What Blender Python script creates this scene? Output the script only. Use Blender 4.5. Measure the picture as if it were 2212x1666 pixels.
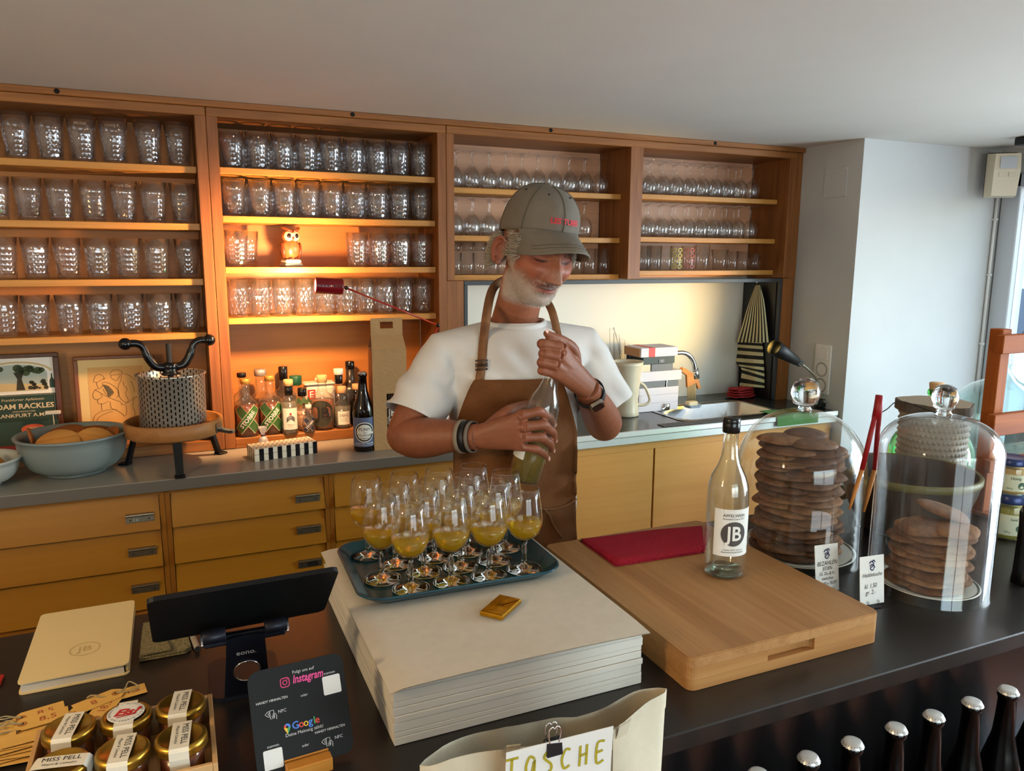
import bpy, bmesh, math, random
import numpy as np
from math import sin, cos, pi, radians as rad, atan2, sqrt
from mathutils import Vector, Matrix, Euler
from mathutils.bvhtree import BVHTree

for o in list(bpy.data.objects): bpy.data.objects.remove(o, do_unlink=True)
scene = bpy.context.scene
C = scene.collection
random.seed(7)

# ---------------------------------------------------------------- camera (focal length in pixels for a 2212 x 1666 frame)
F_PX, CX, CY = 1640.0, 1106.0, 833.0
EYE = Vector((0, 0, 1.62))
RM = Matrix(((0.91613119, -0.06229885, 0.39600821), (-0.40084599, -0.15495899, 0.90294529), (0.00511258, -0.98595465, -0.16693501)))
cam_d = bpy.data.cameras.new('camera'); cam = bpy.data.objects.new('camera', cam_d); C.objects.link(cam)
cam_d.sensor_fit = 'HORIZONTAL'; cam_d.sensor_width = 36.0; cam_d.lens = F_PX / 2212 * 36.0
cam_d.clip_start = 0.02; cam_d.clip_end = 300
m3 = Matrix((RM.col[0], -RM.col[1], -RM.col[2])).transposed()
cam.matrix_world = Matrix.Translation(EYE) @ m3.to_4x4()
scene.camera = cam

def _ray(px, py): return RM @ Vector((px - CX, py - CY, F_PX))
def PZ(px, py, z):
    r = _ray(px, py); return EYE + r * ((z - EYE.z) / r.z)
def PY(px, py, y):
    r = _ray(px, py); return EYE + r * (y / r.y)
def PX(px, py, x):
    r = _ray(px, py); return EYE + r * (x / r.x)

# ---------------------------------------------------------------- world, daylight, exposure
w = bpy.data.worlds.new('world'); scene.world = w; w.use_nodes = True
nt = w.node_tree; nt.nodes.clear()
wo = nt.nodes.new('ShaderNodeOutputWorld'); wb = nt.nodes.new('ShaderNodeBackground')
sky = nt.nodes.new('ShaderNodeTexSky'); sky.sky_type = 'NISHITA'; sky.sun_disc = False
sky.sun_elevation = rad(38); sky.sun_rotation = rad(70); sky.air_density = 1.3; sky.dust_density = 2.0
nt.links.new(sky.outputs[0], wb.inputs[0]); wb.inputs[1].default_value = 1.1
nt.links.new(wb.outputs[0], wo.inputs[0])

def area_light(name, loc, rot, sx, sy, power, col, portal=False):
    d = bpy.data.lights.new(name, 'AREA'); d.shape = 'RECTANGLE'; d.size = sx; d.size_y = sy
    d.energy = power; d.color = col
    if portal: d.cycles.is_portal = True
    o = bpy.data.objects.new(name, d); C.objects.link(o); o.location = loc; o.rotation_euler = rot
    return o
# daylight entering through the shop window on the right and the shop front behind the viewer
area_light('daylight_shop_window', (3.60, 0.45, 1.30), (0, rad(90), 0), 1.4, 1.5, 80, (0.78, 0.89, 1.0))
area_light('daylight_shop_front', (0.9, -3.05, 1.35), (rad(90), 0, 0), 2.6, 1.6, 52, (0.80, 0.90, 1.0))

vs = scene.view_settings
vs.view_transform = 'Standard'; vs.look = 'None'; vs.gamma = 1.0; vs.use_curve_mapping = False
vs.exposure = 0.46
scene.cycles.transparent_max_bounces = 26; scene.cycles.max_bounces = 8; scene.cycles.transmission_bounces = 9; scene.cycles.diffuse_bounces = 3; scene.cycles.glossy_bounces = 4
scene.cycles.caustics_reflective = False; scene.cycles.caustics_refractive = False; scene.cycles.sample_clamp_indirect = 6.0

# ---------------------------------------------------------------- materials
MATS = {}
def srgb(r, g, b):
    f = lambda c: (c / 255) / 12.92 if c / 255 <= 0.04045 else ((c / 255 + 0.055) / 1.055) ** 2.4
    return (f(r), f(g), f(b), 1.0)

class NT:
    def __init__(s, name):
        s.m = bpy.data.materials.new(name); s.m.use_nodes = True; s.t = s.m.node_tree; s.t.nodes.clear()
        s.out = s.t.nodes.new('ShaderNodeOutputMaterial'); MATS[name] = s.m
    def n(s, typ, **kw):
        nd = s.t.nodes.new(typ)
        for k, v in kw.items():
            if k in nd.inputs.keys() or isinstance(k, int): pass
            setattr(nd, k, v)
        return nd
    def l(s, a, b): s.t.links.new(a, b)
    def math(s, op, a, b=None, c=None):
        nd = s.t.nodes.new('ShaderNodeMath'); nd.operation = op
        for i, v in enumerate((a, b, c)):
            if v is None: continue
            if isinstance(v, (int, float)): nd.inputs[i].default_value = v
            else: s.l(v, nd.inputs[i])
        return nd.outputs[0]
    def ramp(s, fac, stops):
        nd = s.t.nodes.new('ShaderNodeValToRGB'); e = nd.color_ramp.elements
        while len(e) < len(stops): e.new(0.5)
        for i, (p, c) in enumerate(stops): e[i].position = p; e[i].color = c
        s.l(fac, nd.inputs[0]); return nd.outputs[0]
    def noise(s, scale, detail=3, vec=None, rough=0.5, dist=0.0):
        nd = s.t.nodes.new('ShaderNodeTexNoise'); nd.inputs['Scale'].default_value = scale; nd.inputs['Detail'].default_value = detail
        nd.inputs['Roughness'].default_value = rough; nd.inputs['Distortion'].default_value = dist
        if vec is not None: s.l(vec, nd.inputs['Vector'])
        return nd.outputs['Fac']
    def coord(s, kind='Object', scale=(1, 1, 1), rot=(0, 0, 0)):
        tc = s.t.nodes.new('ShaderNodeTexCoord'); mp = s.t.nodes.new('ShaderNodeMapping')
        mp.inputs['Scale'].default_value = scale; mp.inputs['Rotation'].default_value = rot
        s.l(tc.outputs[kind], mp.inputs[0]); return mp.outputs[0]
    def bsdf(s, col=None, rough=0.5, metal=0.0, spec=0.5, **kw):
        p = s.t.nodes.new('ShaderNodeBsdfPrincipled')
        if col is not None:
            if isinstance(col, tuple): p.inputs['Base Color'].default_value = col
            else: s.l(col, p.inputs['Base Color'])
        if isinstance(rough, (int, float)): p.inputs['Roughness'].default_value = rough
        else: s.l(rough, p.inputs['Roughness'])
        p.inputs['Metallic'].default_value = metal; p.inputs['Specular IOR Level'].default_value = spec
        for k, v in kw.items(): p.inputs[k.replace('_', ' ')].default_value = v
        s.l(p.outputs[0], s.out.inputs[0]); s.p = p; return p
    def bump(s, h, strength=0.3, dist=0.01):
        b = s.t.nodes.new('ShaderNodeBump'); b.inputs['Strength'].default_value = strength; b.inputs['Distance'].default_value = dist
        s.l(h, b.inputs['Height']); s.l(b.outputs[0], s.p.inputs['Normal']); return b.outputs[0]

def plain(name, col, rough=0.5, metal=0.0, spec=0.5, var=0.0, vscale=30, bump=0.0, bscale=200, **kw):
    if name in MATS: return MATS[name]
    t = NT(name); c = srgb(*col)
    if var > 0:
        f = t.noise(vscale, 4, t.coord())
        a = tuple(min(1, x * (1 - var)) for x in c[:3]) + (1,); b = tuple(min(1, x * (1 + var)) for x in c[:3]) + (1,)
        t.bsdf(t.ramp(f, [(0.3, a), (0.7, b)]), rough, metal, spec, **kw)
    else: t.bsdf(c, rough, metal, spec, **kw)
    if bump > 0: t.bump(t.noise(bscale, 3, t.coord()), bump, 0.002)
    return t.m

def wood(name, c1, c2, axis=0, scale=1.0, rough=0.42, spec=0.4, contrast=(0.32, 0.68)):
    if name in MATS: return MATS[name]
    t = NT(name); sc = [34 * scale] * 3; sc[axis] = 1.6 * scale
    tc = t.t.nodes.new('ShaderNodeTexCoord'); oi = t.t.nodes.new('ShaderNodeObjectInfo')
    add = t.t.nodes.new('ShaderNodeVectorMath'); add.operation = 'MULTIPLY_ADD'
    add.inputs[1].default_value = sc
    t.l(tc.outputs['Object'], add.inputs[0])
    sv = t.t.nodes.new('ShaderNodeVectorMath'); sv.operation = 'SCALE'; sv.inputs[0].default_value = (37, 11, 23)
    t.l(oi.outputs['Random'], sv.inputs['Scale']); t.l(sv.outputs[0], add.inputs[2])
    v = add.outputs[0]
    n1 = t.noise(1.0, 5, v, 0.6, 0.8); n2 = t.noise(6.0, 3, v, 0.5, 0.2)
    f = t.math('ADD', t.math('MULTIPLY', n1, 0.75), t.math('MULTIPLY', n2, 0.25))
    t.bsdf(t.ramp(f, [(contrast[0], srgb(*c1)), (contrast[1], srgb(*c2))]), rough, 0, spec)
    t.bump(f, 0.12, 0.002)
    return t.m

def thin_glass(name, tint=(0.93, 0.95, 0.94), rough=0.03, ior=1.5, haze=0.0, hazecol=(0.8, 0.85, 0.9), boost=1.0):
    """clear wall of glass: light passes, faces reflect by Fresnel"""
    if name in MATS: return MATS[name]
    t = NT(name)
    tr = t.n('ShaderNodeBsdfTransparent'); tr.inputs[0].default_value = (*tint, 1)
    gl = t.n('ShaderNodeBsdfGlossy'); gl.inputs['Roughness'].default_value = rough; gl.inputs[0].default_value = (1, 1, 1, 1)
    lw = t.n('ShaderNodeLayerWeight'); lw.inputs['Blend'].default_value = 0.5
    f0 = ((ior - 1) / (ior + 1)) ** 2
    sch = t.math('MULTIPLY_ADD', t.math('POWER', lw.outputs['Facing'], 4.0), 1 - f0, f0)
    fac = t.math('MINIMUM', t.math('MULTIPLY', sch, boost), 1.0)
    mx = t.n('ShaderNodeMixShader'); t.l(fac, mx.inputs[0]); t.l(tr.outputs[0], mx.inputs[1]); t.l(gl.outputs[0], mx.inputs[2])
    last = mx.outputs[0]
    if haze > 0:
        df = t.n('ShaderNodeBsdfDiffuse'); df.inputs[0].default_value = (*hazecol, 1)
        m2 = t.n('ShaderNodeMixShader'); m2.inputs[0].default_value = haze
        t.l(last, m2.inputs[1]); t.l(df.outputs[0], m2.inputs[2]); last = m2.outputs[0]
    t.l(last, t.out.inputs[0]); return t.m

def solid_glass(name, col=(0.97, 0.99, 0.98), rough=0.0, ior=1.47):
    if name in MATS: return MATS[name]
    t = NT(name)
    p = t.bsdf((*col, 1), rough, 0, 0.5); p.inputs['Transmission Weight'].default_value = 1.0; p.inputs['IOR'].default_value = ior
    return t.m

def emit(name, col, strength):
    if name in MATS: return MATS[name]
    t = NT(name); e = t.n('ShaderNodeEmission'); e.inputs[0].default_value = srgb(*col); e.inputs[1].default_value = strength
    t.l(e.outputs[0], t.out.inputs[0]); return t.m

# ---------------------------------------------------------------- mesh helpers
def tag(o, label=None, cat=None, group=None, kind=None):
    if label: o['label'] = label
    if cat: o['category'] = cat
    if group: o['group'] = group
    if kind: o['kind'] = kind
    return o

def thing(name, label, cat, loc=(0, 0, 0), rz=0.0, group=None, rot=None):
    o = bpy.data.objects.new(name, None); C.objects.link(o); o.empty_display_size = 0.05
    o.location = loc; o.rotation_euler = rot if rot else (0, 0, rz)
    return tag(o, label, cat, group)

class MB:
    def __init__(s): s.v = []; s.f = []; s.mi = []; s.sm = []; s.M = Matrix(); s.cur = 0; s.smooth = False
    def at(s, loc=(0, 0, 0), rot=(0, 0, 0)):
        s.M = Matrix.Translation(loc) @ Euler(rot).to_matrix().to_4x4(); return s
    def add(s, vs, fs, smooth=None):
        b = len(s.v); s.v += [tuple(s.M @ Vector(p)) for p in vs]
        for f in fs: s.f.append(tuple(i + b for i in f)); s.mi.append(s.cur); s.sm.append(s.smooth if smooth is None else smooth)
        return s
    def box(s, x0, y0, z0, x1, y1, z1, bev=0.0):
        if bev <= 0:
            vs = [(x, y, z) for z in (z0, z1) for y in (y0, y1) for x in (x0, x1)]
            return s.add(vs, [(0, 2, 3, 1), (4, 5, 7, 6), (0, 1, 5, 4), (2, 6, 7, 3), (0, 4, 6, 2), (1, 3, 7, 5)])
        b = bev; vs = []; idx = {}
        for iz, z in enumerate((z0, z1)):
            for iy, y in enumerate((y0, y1)):
                for ix, x in enumerate((x0, x1)):
                    sx, sy, sz = (1 - 2 * ix) * b, (1 - 2 * iy) * b, (1 - 2 * iz) * b
                    for k, p in enumerate(((x, y + sy, z + sz), (x + sx, y, z + sz), (x + sx, y + sy, z))):
                        idx[(ix, iy, iz, k)] = len(vs); vs.append(p)
        fs = []
        for i in (0, 1):
            fs.append([idx[(i, a, c, 0)] for a, c in ((0, 0), (1, 0), (1, 1), (0, 1))])
            fs.append([idx[(a, i, c, 1)] for a, c in ((0, 0), (1, 0), (1, 1), (0, 1))])
            fs.append([idx[(a, c, i, 2)] for a, c in ((0, 0), (1, 0), (1, 1), (0, 1))])
        for i in (0, 1):
            for j in (0, 1):
                fs.append([idx[(i, j, 0, 0)], idx[(i, j, 1, 0)], idx[(i, j, 1, 1)], idx[(i, j, 0, 1)]])
                fs.append([idx[(i, 0, j, 0)], idx[(i, 1, j, 0)], idx[(i, 1, j, 2)], idx[(i, 0, j, 2)]])
                fs.append([idx[(0, i, j, 1)], idx[(1, i, j, 1)], idx[(1, i, j, 2)], idx[(0, i, j, 2)]])
        for i in (0, 1):
            for j in (0, 1):
                for k in (0, 1): fs.append([idx[(i, j, k, 0)], idx[(i, j, k, 1)], idx[(i, j, k, 2)]])
        c = Vector(((x0 + x1) / 2, (y0 + y1) / 2, (z0 + z1) / 2)); out = []
        for f in fs:
            P = [Vector(vs[i]) for i in f]; n = (P[1] - P[0]).cross(P[2] - P[0]); mid = sum(P, Vector()) / len(P) - c
            out.append(tuple(f) if n.dot(mid) > 0 else tuple(reversed(f)))
        return s.add(vs, out)
    def lathe(s, prof, seg=32, smooth=True, rx=1.0, ry=1.0, close=False, ang=(0, 2 * pi), twist=0.0):
        full = abs(ang[1] - ang[0] - 2 * pi) < 1e-6; ns = seg if full else seg + 1
        vs = []; rows = []
        for r, z in prof:
            if abs(r) < 1e-7: rows.append([len(vs)]); vs.append((0, 0, z))
            else:
                rows.append(list(range(len(vs), len(vs) + ns)))
                for k in range(ns):
                    a = ang[0] + (ang[1] - ang[0]) * k / seg; vs.append((r * cos(a) * rx, r * sin(a) * ry, z))
        fs = []
        pairs = list(zip(rows[:-1], rows[1:]))
        if close: pairs.append((rows[-1], rows[0]))
        for A, B in pairs:
            for k in range(seg):
                k2 = (k + 1) % ns
                if len(A) == 1 and len(B) == 1: continue
                if len(A) == 1: fs.append((A[0], B[k2], B[k]))
                elif len(B) == 1: fs.append((A[k], A[k2], B[0]))
                else: fs.append((A[k], A[k2], B[k2], B[k]))
        return s.add(vs, fs, smooth)
    def cyl(s, r, z0, z1, seg=24, r2=None, bev=0.0, smooth=True):
        r2 = r if r2 is None else r2
        p = [(0, z0), (r - bev, z0), (r, z0 + bev), (r2, z1 - bev), (r2 - bev, z1), (0, z1)] if bev > 0 else [(0, z0), (r, z0), (r, z0), (r2, z1), (r2, z1), (0, z1)]
        return s.lathe(p, seg, smooth)
    def tube(s, pts, rad_, seg=8, smooth=True, caps=True, closed=False, flat=1.0):
        P = [Vector(p) for p in pts]; n = len(P)
        R = rad_ if isinstance(rad_, (list, tuple)) else [rad_] * n
        T = []
        for i in range(n):
            a = P[i - 1] if (i > 0 or closed) else P[i]; b = P[(i + 1) % n] if (i < n - 1 or closed) else P[i]
            d = b - a; T.append(d.normalized() if d.length > 1e-9 else Vector((0, 0, 1)))
        up = Vector((0, 0, 1)) if abs(T[0].z) < 0.9 else Vector((1, 0, 0))
        N = (up - T[0] * up.dot(T[0])).normalized(); vs = []
        for i in range(n):
            if i: N = (N - T[i] * N.dot(T[i])); N = N.normalized() if N.length > 1e-6 else T[i].orthogonal().normalized()
            B = T[i].cross(N)
            for k in range(seg):
                a = 2 * pi * k / seg; vs.append(P[i] + (N * cos(a) * flat + B * sin(a)) * R[i])
        fs = []
        for i in range(n if closed else n - 1):
            j = (i + 1) % n
            for k in range(seg):
                k2 = (k + 1) % seg; fs.append((i * seg + k, i * seg + k2, j * seg + k2, j * seg + k))
        if caps and not closed:
            fs.append(tuple(reversed(range(seg)))); fs.append(tuple(range((n - 1) * seg, n * seg)))
        return s.add(vs, fs, smooth)
    def prism(s, outline, z0, z1, smooth=False):
        n = len(outline); vs = [(x, y, z0) for x, y in outline] + [(x, y, z1) for x, y in outline]
        fs = [tuple(reversed(range(n))), tuple(range(n, 2 * n))] + [(k, (k + 1) % n, n + (k + 1) % n, n + k) for k in range(n)]
        return s.add(vs, fs, smooth)
    def sphere(s, r, c=(0, 0, 0), seg=20, rings=12, sx=1, sy=1, sz=1, smooth=True):
        old = s.M; s.M = s.M @ Matrix.Translation(c) @ Matrix.Diagonal((sx, sy, sz, 1))
        s.lathe([(r * sin(pi * i / rings) if 0 < i < rings else 0, -r * cos(pi * i / rings)) for i in range(rings + 1)], seg, smooth)
        s.M = old; return s
    def grid(s, fn, nu, nv, smooth=True, wrap=False):
        vs = [fn(i / nu, j / nv) for j in range(nv + 1) for i in range(nu + (0 if wrap else 1))]
        w_ = nu if wrap else nu + 1
        fs = [(j * w_ + i, j * w_ + (i + 1) % w_, (j + 1) * w_ + (i + 1) % w_, (j + 1) * w_ + i) for j in range(nv) for i in range(nu)]
        return s.add(vs, fs, smooth)
    def build(s, name, mat, parent=None, loc=None, rot=None):
        me = bpy.data.meshes.new(name); me.from_pydata(s.v, [], s.f)
        for m in (mat if isinstance(mat, (list, tuple)) else [mat]): me.materials.append(m)
        me.polygons.foreach_set('material_index', s.mi); me.polygons.foreach_set('use_smooth', s.sm)
        me.update()
        o = bpy.data.objects.new(name, me); C.objects.link(o)
        if parent: o.parent = parent
        if loc is not None: o.location = loc
        if rot is not None: o.rotation_euler = rot
        return o

def rrect(w, h, r, n=5):
    pts = []
    for cx_, cy_, a0 in ((w / 2 - r, h / 2 - r, 0), (-w / 2 + r, h / 2 - r, 90), (-w / 2 + r, -h / 2 + r, 180), (w / 2 - r, -h / 2 + r, 270)):
        for k in range(n + 1):
            a = rad(a0 + 90 * k / n); pts.append((cx_ + r * cos(a), cy_ + r * sin(a)))
    return pts
def circ(r, n=24, c=(0, 0), ry=None):
    return [(c[0] + r * cos(2 * pi * k / n), c[1] + (ry or r) * sin(2 * pi * k / n)) for k in range(n)]

def dup(root, loc=None, rz=None, label=None, group=None):
    r = root.copy(); C.objects.link(r)
    if loc is not None: r.location = loc
    if rz is not None: r.rotation_euler = (root.rotation_euler[0], root.rotation_euler[1], rz)
    if label: r['label'] = label
    if group: r['group'] = group
    for ch in root.children:
        c = ch.copy(); C.objects.link(c); c.parent = r
        for g in ch.children:
            d = g.copy(); C.objects.link(d); d.parent = c
    return r

def struct(o): o['kind'] = 'structure'; return o

# ---------------------------------------------------------------- flat print (lettering, lines) as thin geometry on real surfaces
_TX = {}
def text2d(s, size=1.0, bold=0.0, shear=0.0, xs=1.0, align='CENTER'):
    key = (s, bold, shear, align)
    if key not in _TX:
        cu = bpy.data.curves.new('t', 'FONT'); cu.body = s; cu.size = 1.0; cu.offset = bold; cu.shear = shear
        cu.align_x = align; cu.align_y = 'CENTER'; cu.resolution_u = 2
        ob = bpy.data.objects.new('t', cu); C.objects.link(ob); bpy.context.view_layer.update()
        me = bpy.data.meshes.new_from_object(ob.evaluated_get(bpy.context.evaluated_depsgraph_get()))
        _TX[key] = ([(v.co.x, v.co.y) for v in me.vertices], [tuple(p.vertices) for p in me.polygons])
        bpy.data.objects.remove(ob); bpy.data.curves.remove(cu); bpy.data.meshes.remove(me)
    v, f = _TX[key]
    return [(x * size * xs, y * size) for x, y in v], f
def ribbon2d(lines, w_):
    vs = []; fs = []
    for L in lines:
        n = len(L); b = len(vs)
        for i, (x, y) in enumerate(L):
            a = L[max(0, i - 1)]; c = L[min(n - 1, i + 1)]; dx, dy = c[0] - a[0], c[1] - a[1]; d = math.hypot(dx, dy) or 1
            vs += [(x - dy / d * w_ / 2, y + dx / d * w_ / 2), (x + dy / d * w_ / 2, y - dx / d * w_ / 2)]
        fs += [(b + 2 * i, b + 2 * i + 1, b + 2 * i + 3, b + 2 * i + 2) for i in range(n - 1)]
    return vs, fs
def poly2d(pts): return list(pts), [tuple(range(len(pts)))]
def place2d(geo, dx=0, dy=0, rot=0.0):
    v, f = geo; c_, s_ = cos(rot), sin(rot)
    return [(x * c_ - y * s_ + dx, x * s_ + y * c_ + dy) for x, y in v], f
def plane_map(o, ex, ey, eps=0.0004):
    o, ex, ey = Vector(o), Vector(ex).normalized(), Vector(ey).normalized(); n = ex.cross(ey) * eps
    return lambda x, y: o + ex * x + ey * y + n
def cyl_map(r, z0, a0=-pi / 2, eps=0.0004):
    return lambda x, y: Vector(((r + eps) * cos(a0 + x / r), (r + eps) * sin(a0 + x / r), z0 + y))
def decal(name, geos, fmap, mat, parent, label=None):
    m = MB()
    for v, f in geos: m.add([fmap(x, y) for x, y in v], f, False)
    o = m.build(name, mat, parent)
    if label: o['label'] = label
    return o
def strip_quads(x0, y0, x1, y1, nx=12):
    vs = []; fs = []
    for i in range(nx + 1):
        x = x0 + (x1 - x0) * i / nx; vs += [(x, y0), (x, y1)]
    return vs, [(2 * i, 2 * i + 2, 2 * i + 3, 2 * i + 1) for i in range(nx)]
# ================================================================ structure of the shop
Z_CEIL, Z_CNT, Z_BAR = 2.105, 0.965, 0.955
XR, Y_FRONT, XL = 3.45, -3.0, -2.2
SY, SB = 2.70, 2.95          # shelf front and back

wall_m = plain('wall_paint', (198, 199, 196), 0.85, var=0.02, vscale=6, bump=0.08, bscale=160)
ceil_m = plain('ceiling_paint', (222, 220, 210), 0.9, var=0.02, vscale=4, bump=0.10, bscale=120)
t = NT('floor_tile'); br = t.n('ShaderNodeTexBrick'); t.l(t.coord(), br.inputs['Vector']); br.inputs['Scale'].default_value = 3.3
br.inputs['Color1'].default_value = srgb(128, 72, 42); br.inputs['Color2'].default_value = srgb(140, 80, 48); br.inputs['Mortar'].default_value = srgb(90, 60, 40)
br.inputs['Mortar Size'].default_value = 0.01; br.offset = 0; t.bsdf(br.outputs[0], 0.45)
floor_m = t.m
white_trim = plain('white_trim', (228, 228, 226), 0.5)

struct(MB().box(XL, Y_FRONT, -0.1, XR, 3.05, 0.0).build('floor', floor_m))
struct(MB().box(XL - .1, Y_FRONT - .1, Z_CEIL, XR + .25, 3.05, Z_CEIL + .12).build('ceiling', ceil_m))
struct(MB().box(XL, 2.96, 0, XR, 3.06, Z_CEIL).build('wall_back', wall_m))
struct(MB().box(XL - .1, Y_FRONT, 0, XL, 3.05, Z_CEIL).build('wall_left', wall_m))
struct(MB().box(2.604, 2.372, 0, 3.70, 2.955, Z_CEIL).build('wall_pillar', wall_m))
# right wall with the shop window
WY0, WY1, WZ0, WZ1 = -0.75, 2.33, 0.55, 2.0
m = MB(); m.box(XR, Y_FRONT, 0, XR + .2, WY0, Z_CEIL); m.box(XR, WY0, 0, XR + .2, 2.37, WZ0); m.box(XR, WY0, WZ1, XR + .2, 2.37, Z_CEIL)
struct(m.build('wall_right', wall_m))
wn = thing('window_1', None, None, (XR + .02, 0, 0)); wn['kind'] = 'structure'
fm = plain('window_paint', (205, 212, 220), 0.4)
for a in (((0, WY1 - .05, WZ0, .07, WY1 + .035, WZ1)), (0, WY0, WZ0, .07, WY0 + .06, WZ1), (0, 0.76, WZ0, .06, 0.82, WZ1), (0, WY0, WZ0, .07, WY1, WZ0 + .06), (0, WY0, WZ1 - .06, .07, WY1, WZ1)):
    MB().box(*a, bev=.004).build('window_frame', fm, wn)
pane = thin_glass('window_pane', (0.96, 0.98, 0.98), 0.0, 1.45)
MB().box(.03, WY0 + .06, WZ0 + .06, .034, .76, WZ1 - .06).build('pane', pane, wn)
MB().box(.03, .82, WZ0 + .06, .034, WY1 - .05, WZ1 - .06).build('pane', pane, wn)
# front wall with shop front opening behind the viewer
m = MB(); fx0, fx1, fz0, fz1 = -0.6, 2.4, 0.4, 2.0
m.box(XL, Y_FRONT - .1, 0, fx0, Y_FRONT, Z_CEIL); m.box(fx1, Y_FRONT - .1, 0, XR, Y_FRONT, Z_CEIL); m.box(fx0, Y_FRONT - .1, 0, fx1, Y_FRONT, fz0); m.box(fx0, Y_FRONT - .1, fz1, fx1, Y_FRONT, Z_CEIL)
struct(m.build('wall_front', wall_m))
wn2 = thing('window_2', None, None, (0, Y_FRONT - .06, 0)); wn2['kind'] = 'structure'
for a in ((fx0, 0, fz0, fx0 + .06, .05, fz1), (fx1 - .06, 0, fz0, fx1, .05, fz1), (.86, 0, fz0, .94, .05, fz1), (fx0, 0, fz0, fx1, .05, fz0 + .06), (fx0, 0, fz1 - .06, fx1, .05, fz1)):
    MB().box(*a).build('window_frame', fm, wn2)
for a in ((fx0 + .06, .02, fz0 + .06, .86, .024, fz1 - .06), (.94, .02, fz0 + .06, fx1 - .06, .024, fz1 - .06)):
    MB().box(*a).build('pane', pane, wn2)

# black ceiling rail by the window
o = MB().box(3.12, 1.78, 2.072, 3.30, 2.10, 2.104, bev=.004).build('ceiling_rail', plain('black_metal', (26, 26, 28), 0.4, 0.3))
tag(o, 'short black rail fixed to the ceiling near the window', 'rail')

# ================================================================ wall shelving
oak = wood('oak_x', (122, 73, 31), (165, 107, 53), 0, 1.0)
oakz = wood('oak_z', (116, 67, 29), (157, 99, 49), 2, 1.0)
shelf_m = wood('shelf_x', (180, 122, 50), (202, 146, 72), 0, 1.0)
back_m = wood('backpanel_x', (168, 106, 47), (186, 124, 60), 0, 0.6)
back3_m = wood('backpanel_pale', (206, 152, 116), (220, 170, 134), 0, 0.5)
def shelf_unit(label, x0, x1, z0, inner, shelves, back, base=None, front=2.725):
    u = thing('shelf_unit', label, 'shelving', (x0, SY, z0), group=None)
    Z1 = 2.083
    def P(name, a, m, bev=.0015): return MB().box(a[0] - x0, a[1] - SY, a[2] - z0, a[3] - x0, a[4] - SY, a[5] - z0, bev=bev).build(name, m, u)
    xs = [x0] + [v for p in inner for v in p] + [x1]
    for k in range(0, len(xs), 2): P('upright', (xs[k] + .0005, SY, z0 + .001, xs[k + 1], SB - .008, Z1), oakz)
    P('top_rail', (x0 + .001, SY - .004, 2.057, x1 - .001, SB - .008, Z1 + .001), oak)
    for k, (a, b) in enumerate(inner):
        P('back_panel', (a, SB - .007, z0, b, SB, Z1), back)
        for z in shelves[k]: P('shelf', (a + .001, front, z - .021, b - .001, SB - .008, z), shelf_m)
        if base: P('base_board', (a + .0005, SY + .004, z0, b - .0005, SB - .008, base), oak)
    return u
B1 = (1.902, 1.722, 1.544, 1.367); B2 = (1.905, 1.750, 1.582, 1.411)
B3 = (1.877, 1.700, 1.551); B4 = (1.883, 1.707, 1.566)
shelf_unit('wooden wall shelf at the far left, spaced ribbed glasses above framed pictures', -0.78, .116, Z_CNT + .001, [(-.745, .082)], [B1], back_m, 1.0)
shelf_unit('wooden wall shelf with the owl figurine, glowing in orange lamp light', .1165, .919, Z_CNT + .001, [(.150, .886)], [B2], back_m, 1.0)
shelf_unit('wooden double wall shelf of upside-down stemmed glasses behind the man', .9195, 2.562, 1.531, [(.950, 1.700), (1.760, 2.528)], [B3, B4], back3_m, None, 2.765)
# post that carries the double shelf at its right end
o = MB().box(2.532, 2.704, Z_CNT + .001, 2.601, 2.90, 1.530).build('shelf_post', oakz); tag(o, 'varnished wooden post down to the sink counter beside the hanging towel', 'post')
m = MB().box(2.563, 2.703, 1.531, 2.603, 2.955, 2.083).build('trim_1', oakz); struct(m)
tr = MB().box(-0.9, SY - .012, 2.0845, 2.603, 2.93, 2.1045, bev=.002).build('trim_2', oak); struct(tr)
hole = plain('hole_black', (8, 8, 8), 0.8)
for px, py in ((123, 201), (762, 256), (1190, 290), (1545, 318)):
    p = PY(px, py, SY - .013); MB().at((p.x, SY - .0118, 2.0945), (rad(90), 0, 0)).cyl(.0075, 0, .0012, 16).build('screw_hole', hole, tr)

# ================================================================ back counter and cabinets
grey_top = plain('grey_laminate', (150, 148, 140), 0.22, spec=0.5, var=0.02)
lip_m = plain('counter_lip', (104, 98, 90), 0.4)
ct = thing('back_counter', 'glossy grey laminate counter top carrying bowls, press and bottles', 'counter', (0, 2.39, .93))
MB().box(-.9, .004, .0, 1.05, .56, .035, bev=.002).build('top', grey_top, ct)
MB().box(-.9, 0, .001, 1.05, .0045, .0335, bev=.001).build('edge_strip', lip_m, ct)
# sink counter
steel = plain('brushed_steel', (190, 188, 182), 0.28, 1.0, var=0.05, vscale=80)
dark_top = plain('dark_counter', (52, 52, 50), 0.22, 0.3)
sc = thing('sink_counter', 'dark kitchen counter with white edge strips and inset steel sink', 'counter', (1.05, 2.40, .915))
SX0, SX1, SYa, SYb = .80, 1.30, .07, .36
def hole_top():
    m = MB(); X1 = 1.545; D = .55; Zt = .052; Zb = .022
    m.box(0, 0, Zb, SX0, D, Zt); m.box(SX1, 0, Zb, X1, D, Zt); m.box(SX0, 0, Zb, SX1, SYa, Zt); m.box(SX0, SYb, Zb, SX1, D, Zt); return m
hole_top().build('top', dark_top, sc)
MB().box(0, -.012, .034, 1.545, -.0005, .054, bev=.002).build('edge_strip', plain('alu_white', (234, 232, 226), 0.35, 0.2), sc)
MB().box(0, -.006, .004, 1.545, -.0005, .032, bev=.002).build('edge_strip', plain('alu_white2', (216, 216, 212), 0.4, 0.2), sc)
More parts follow.
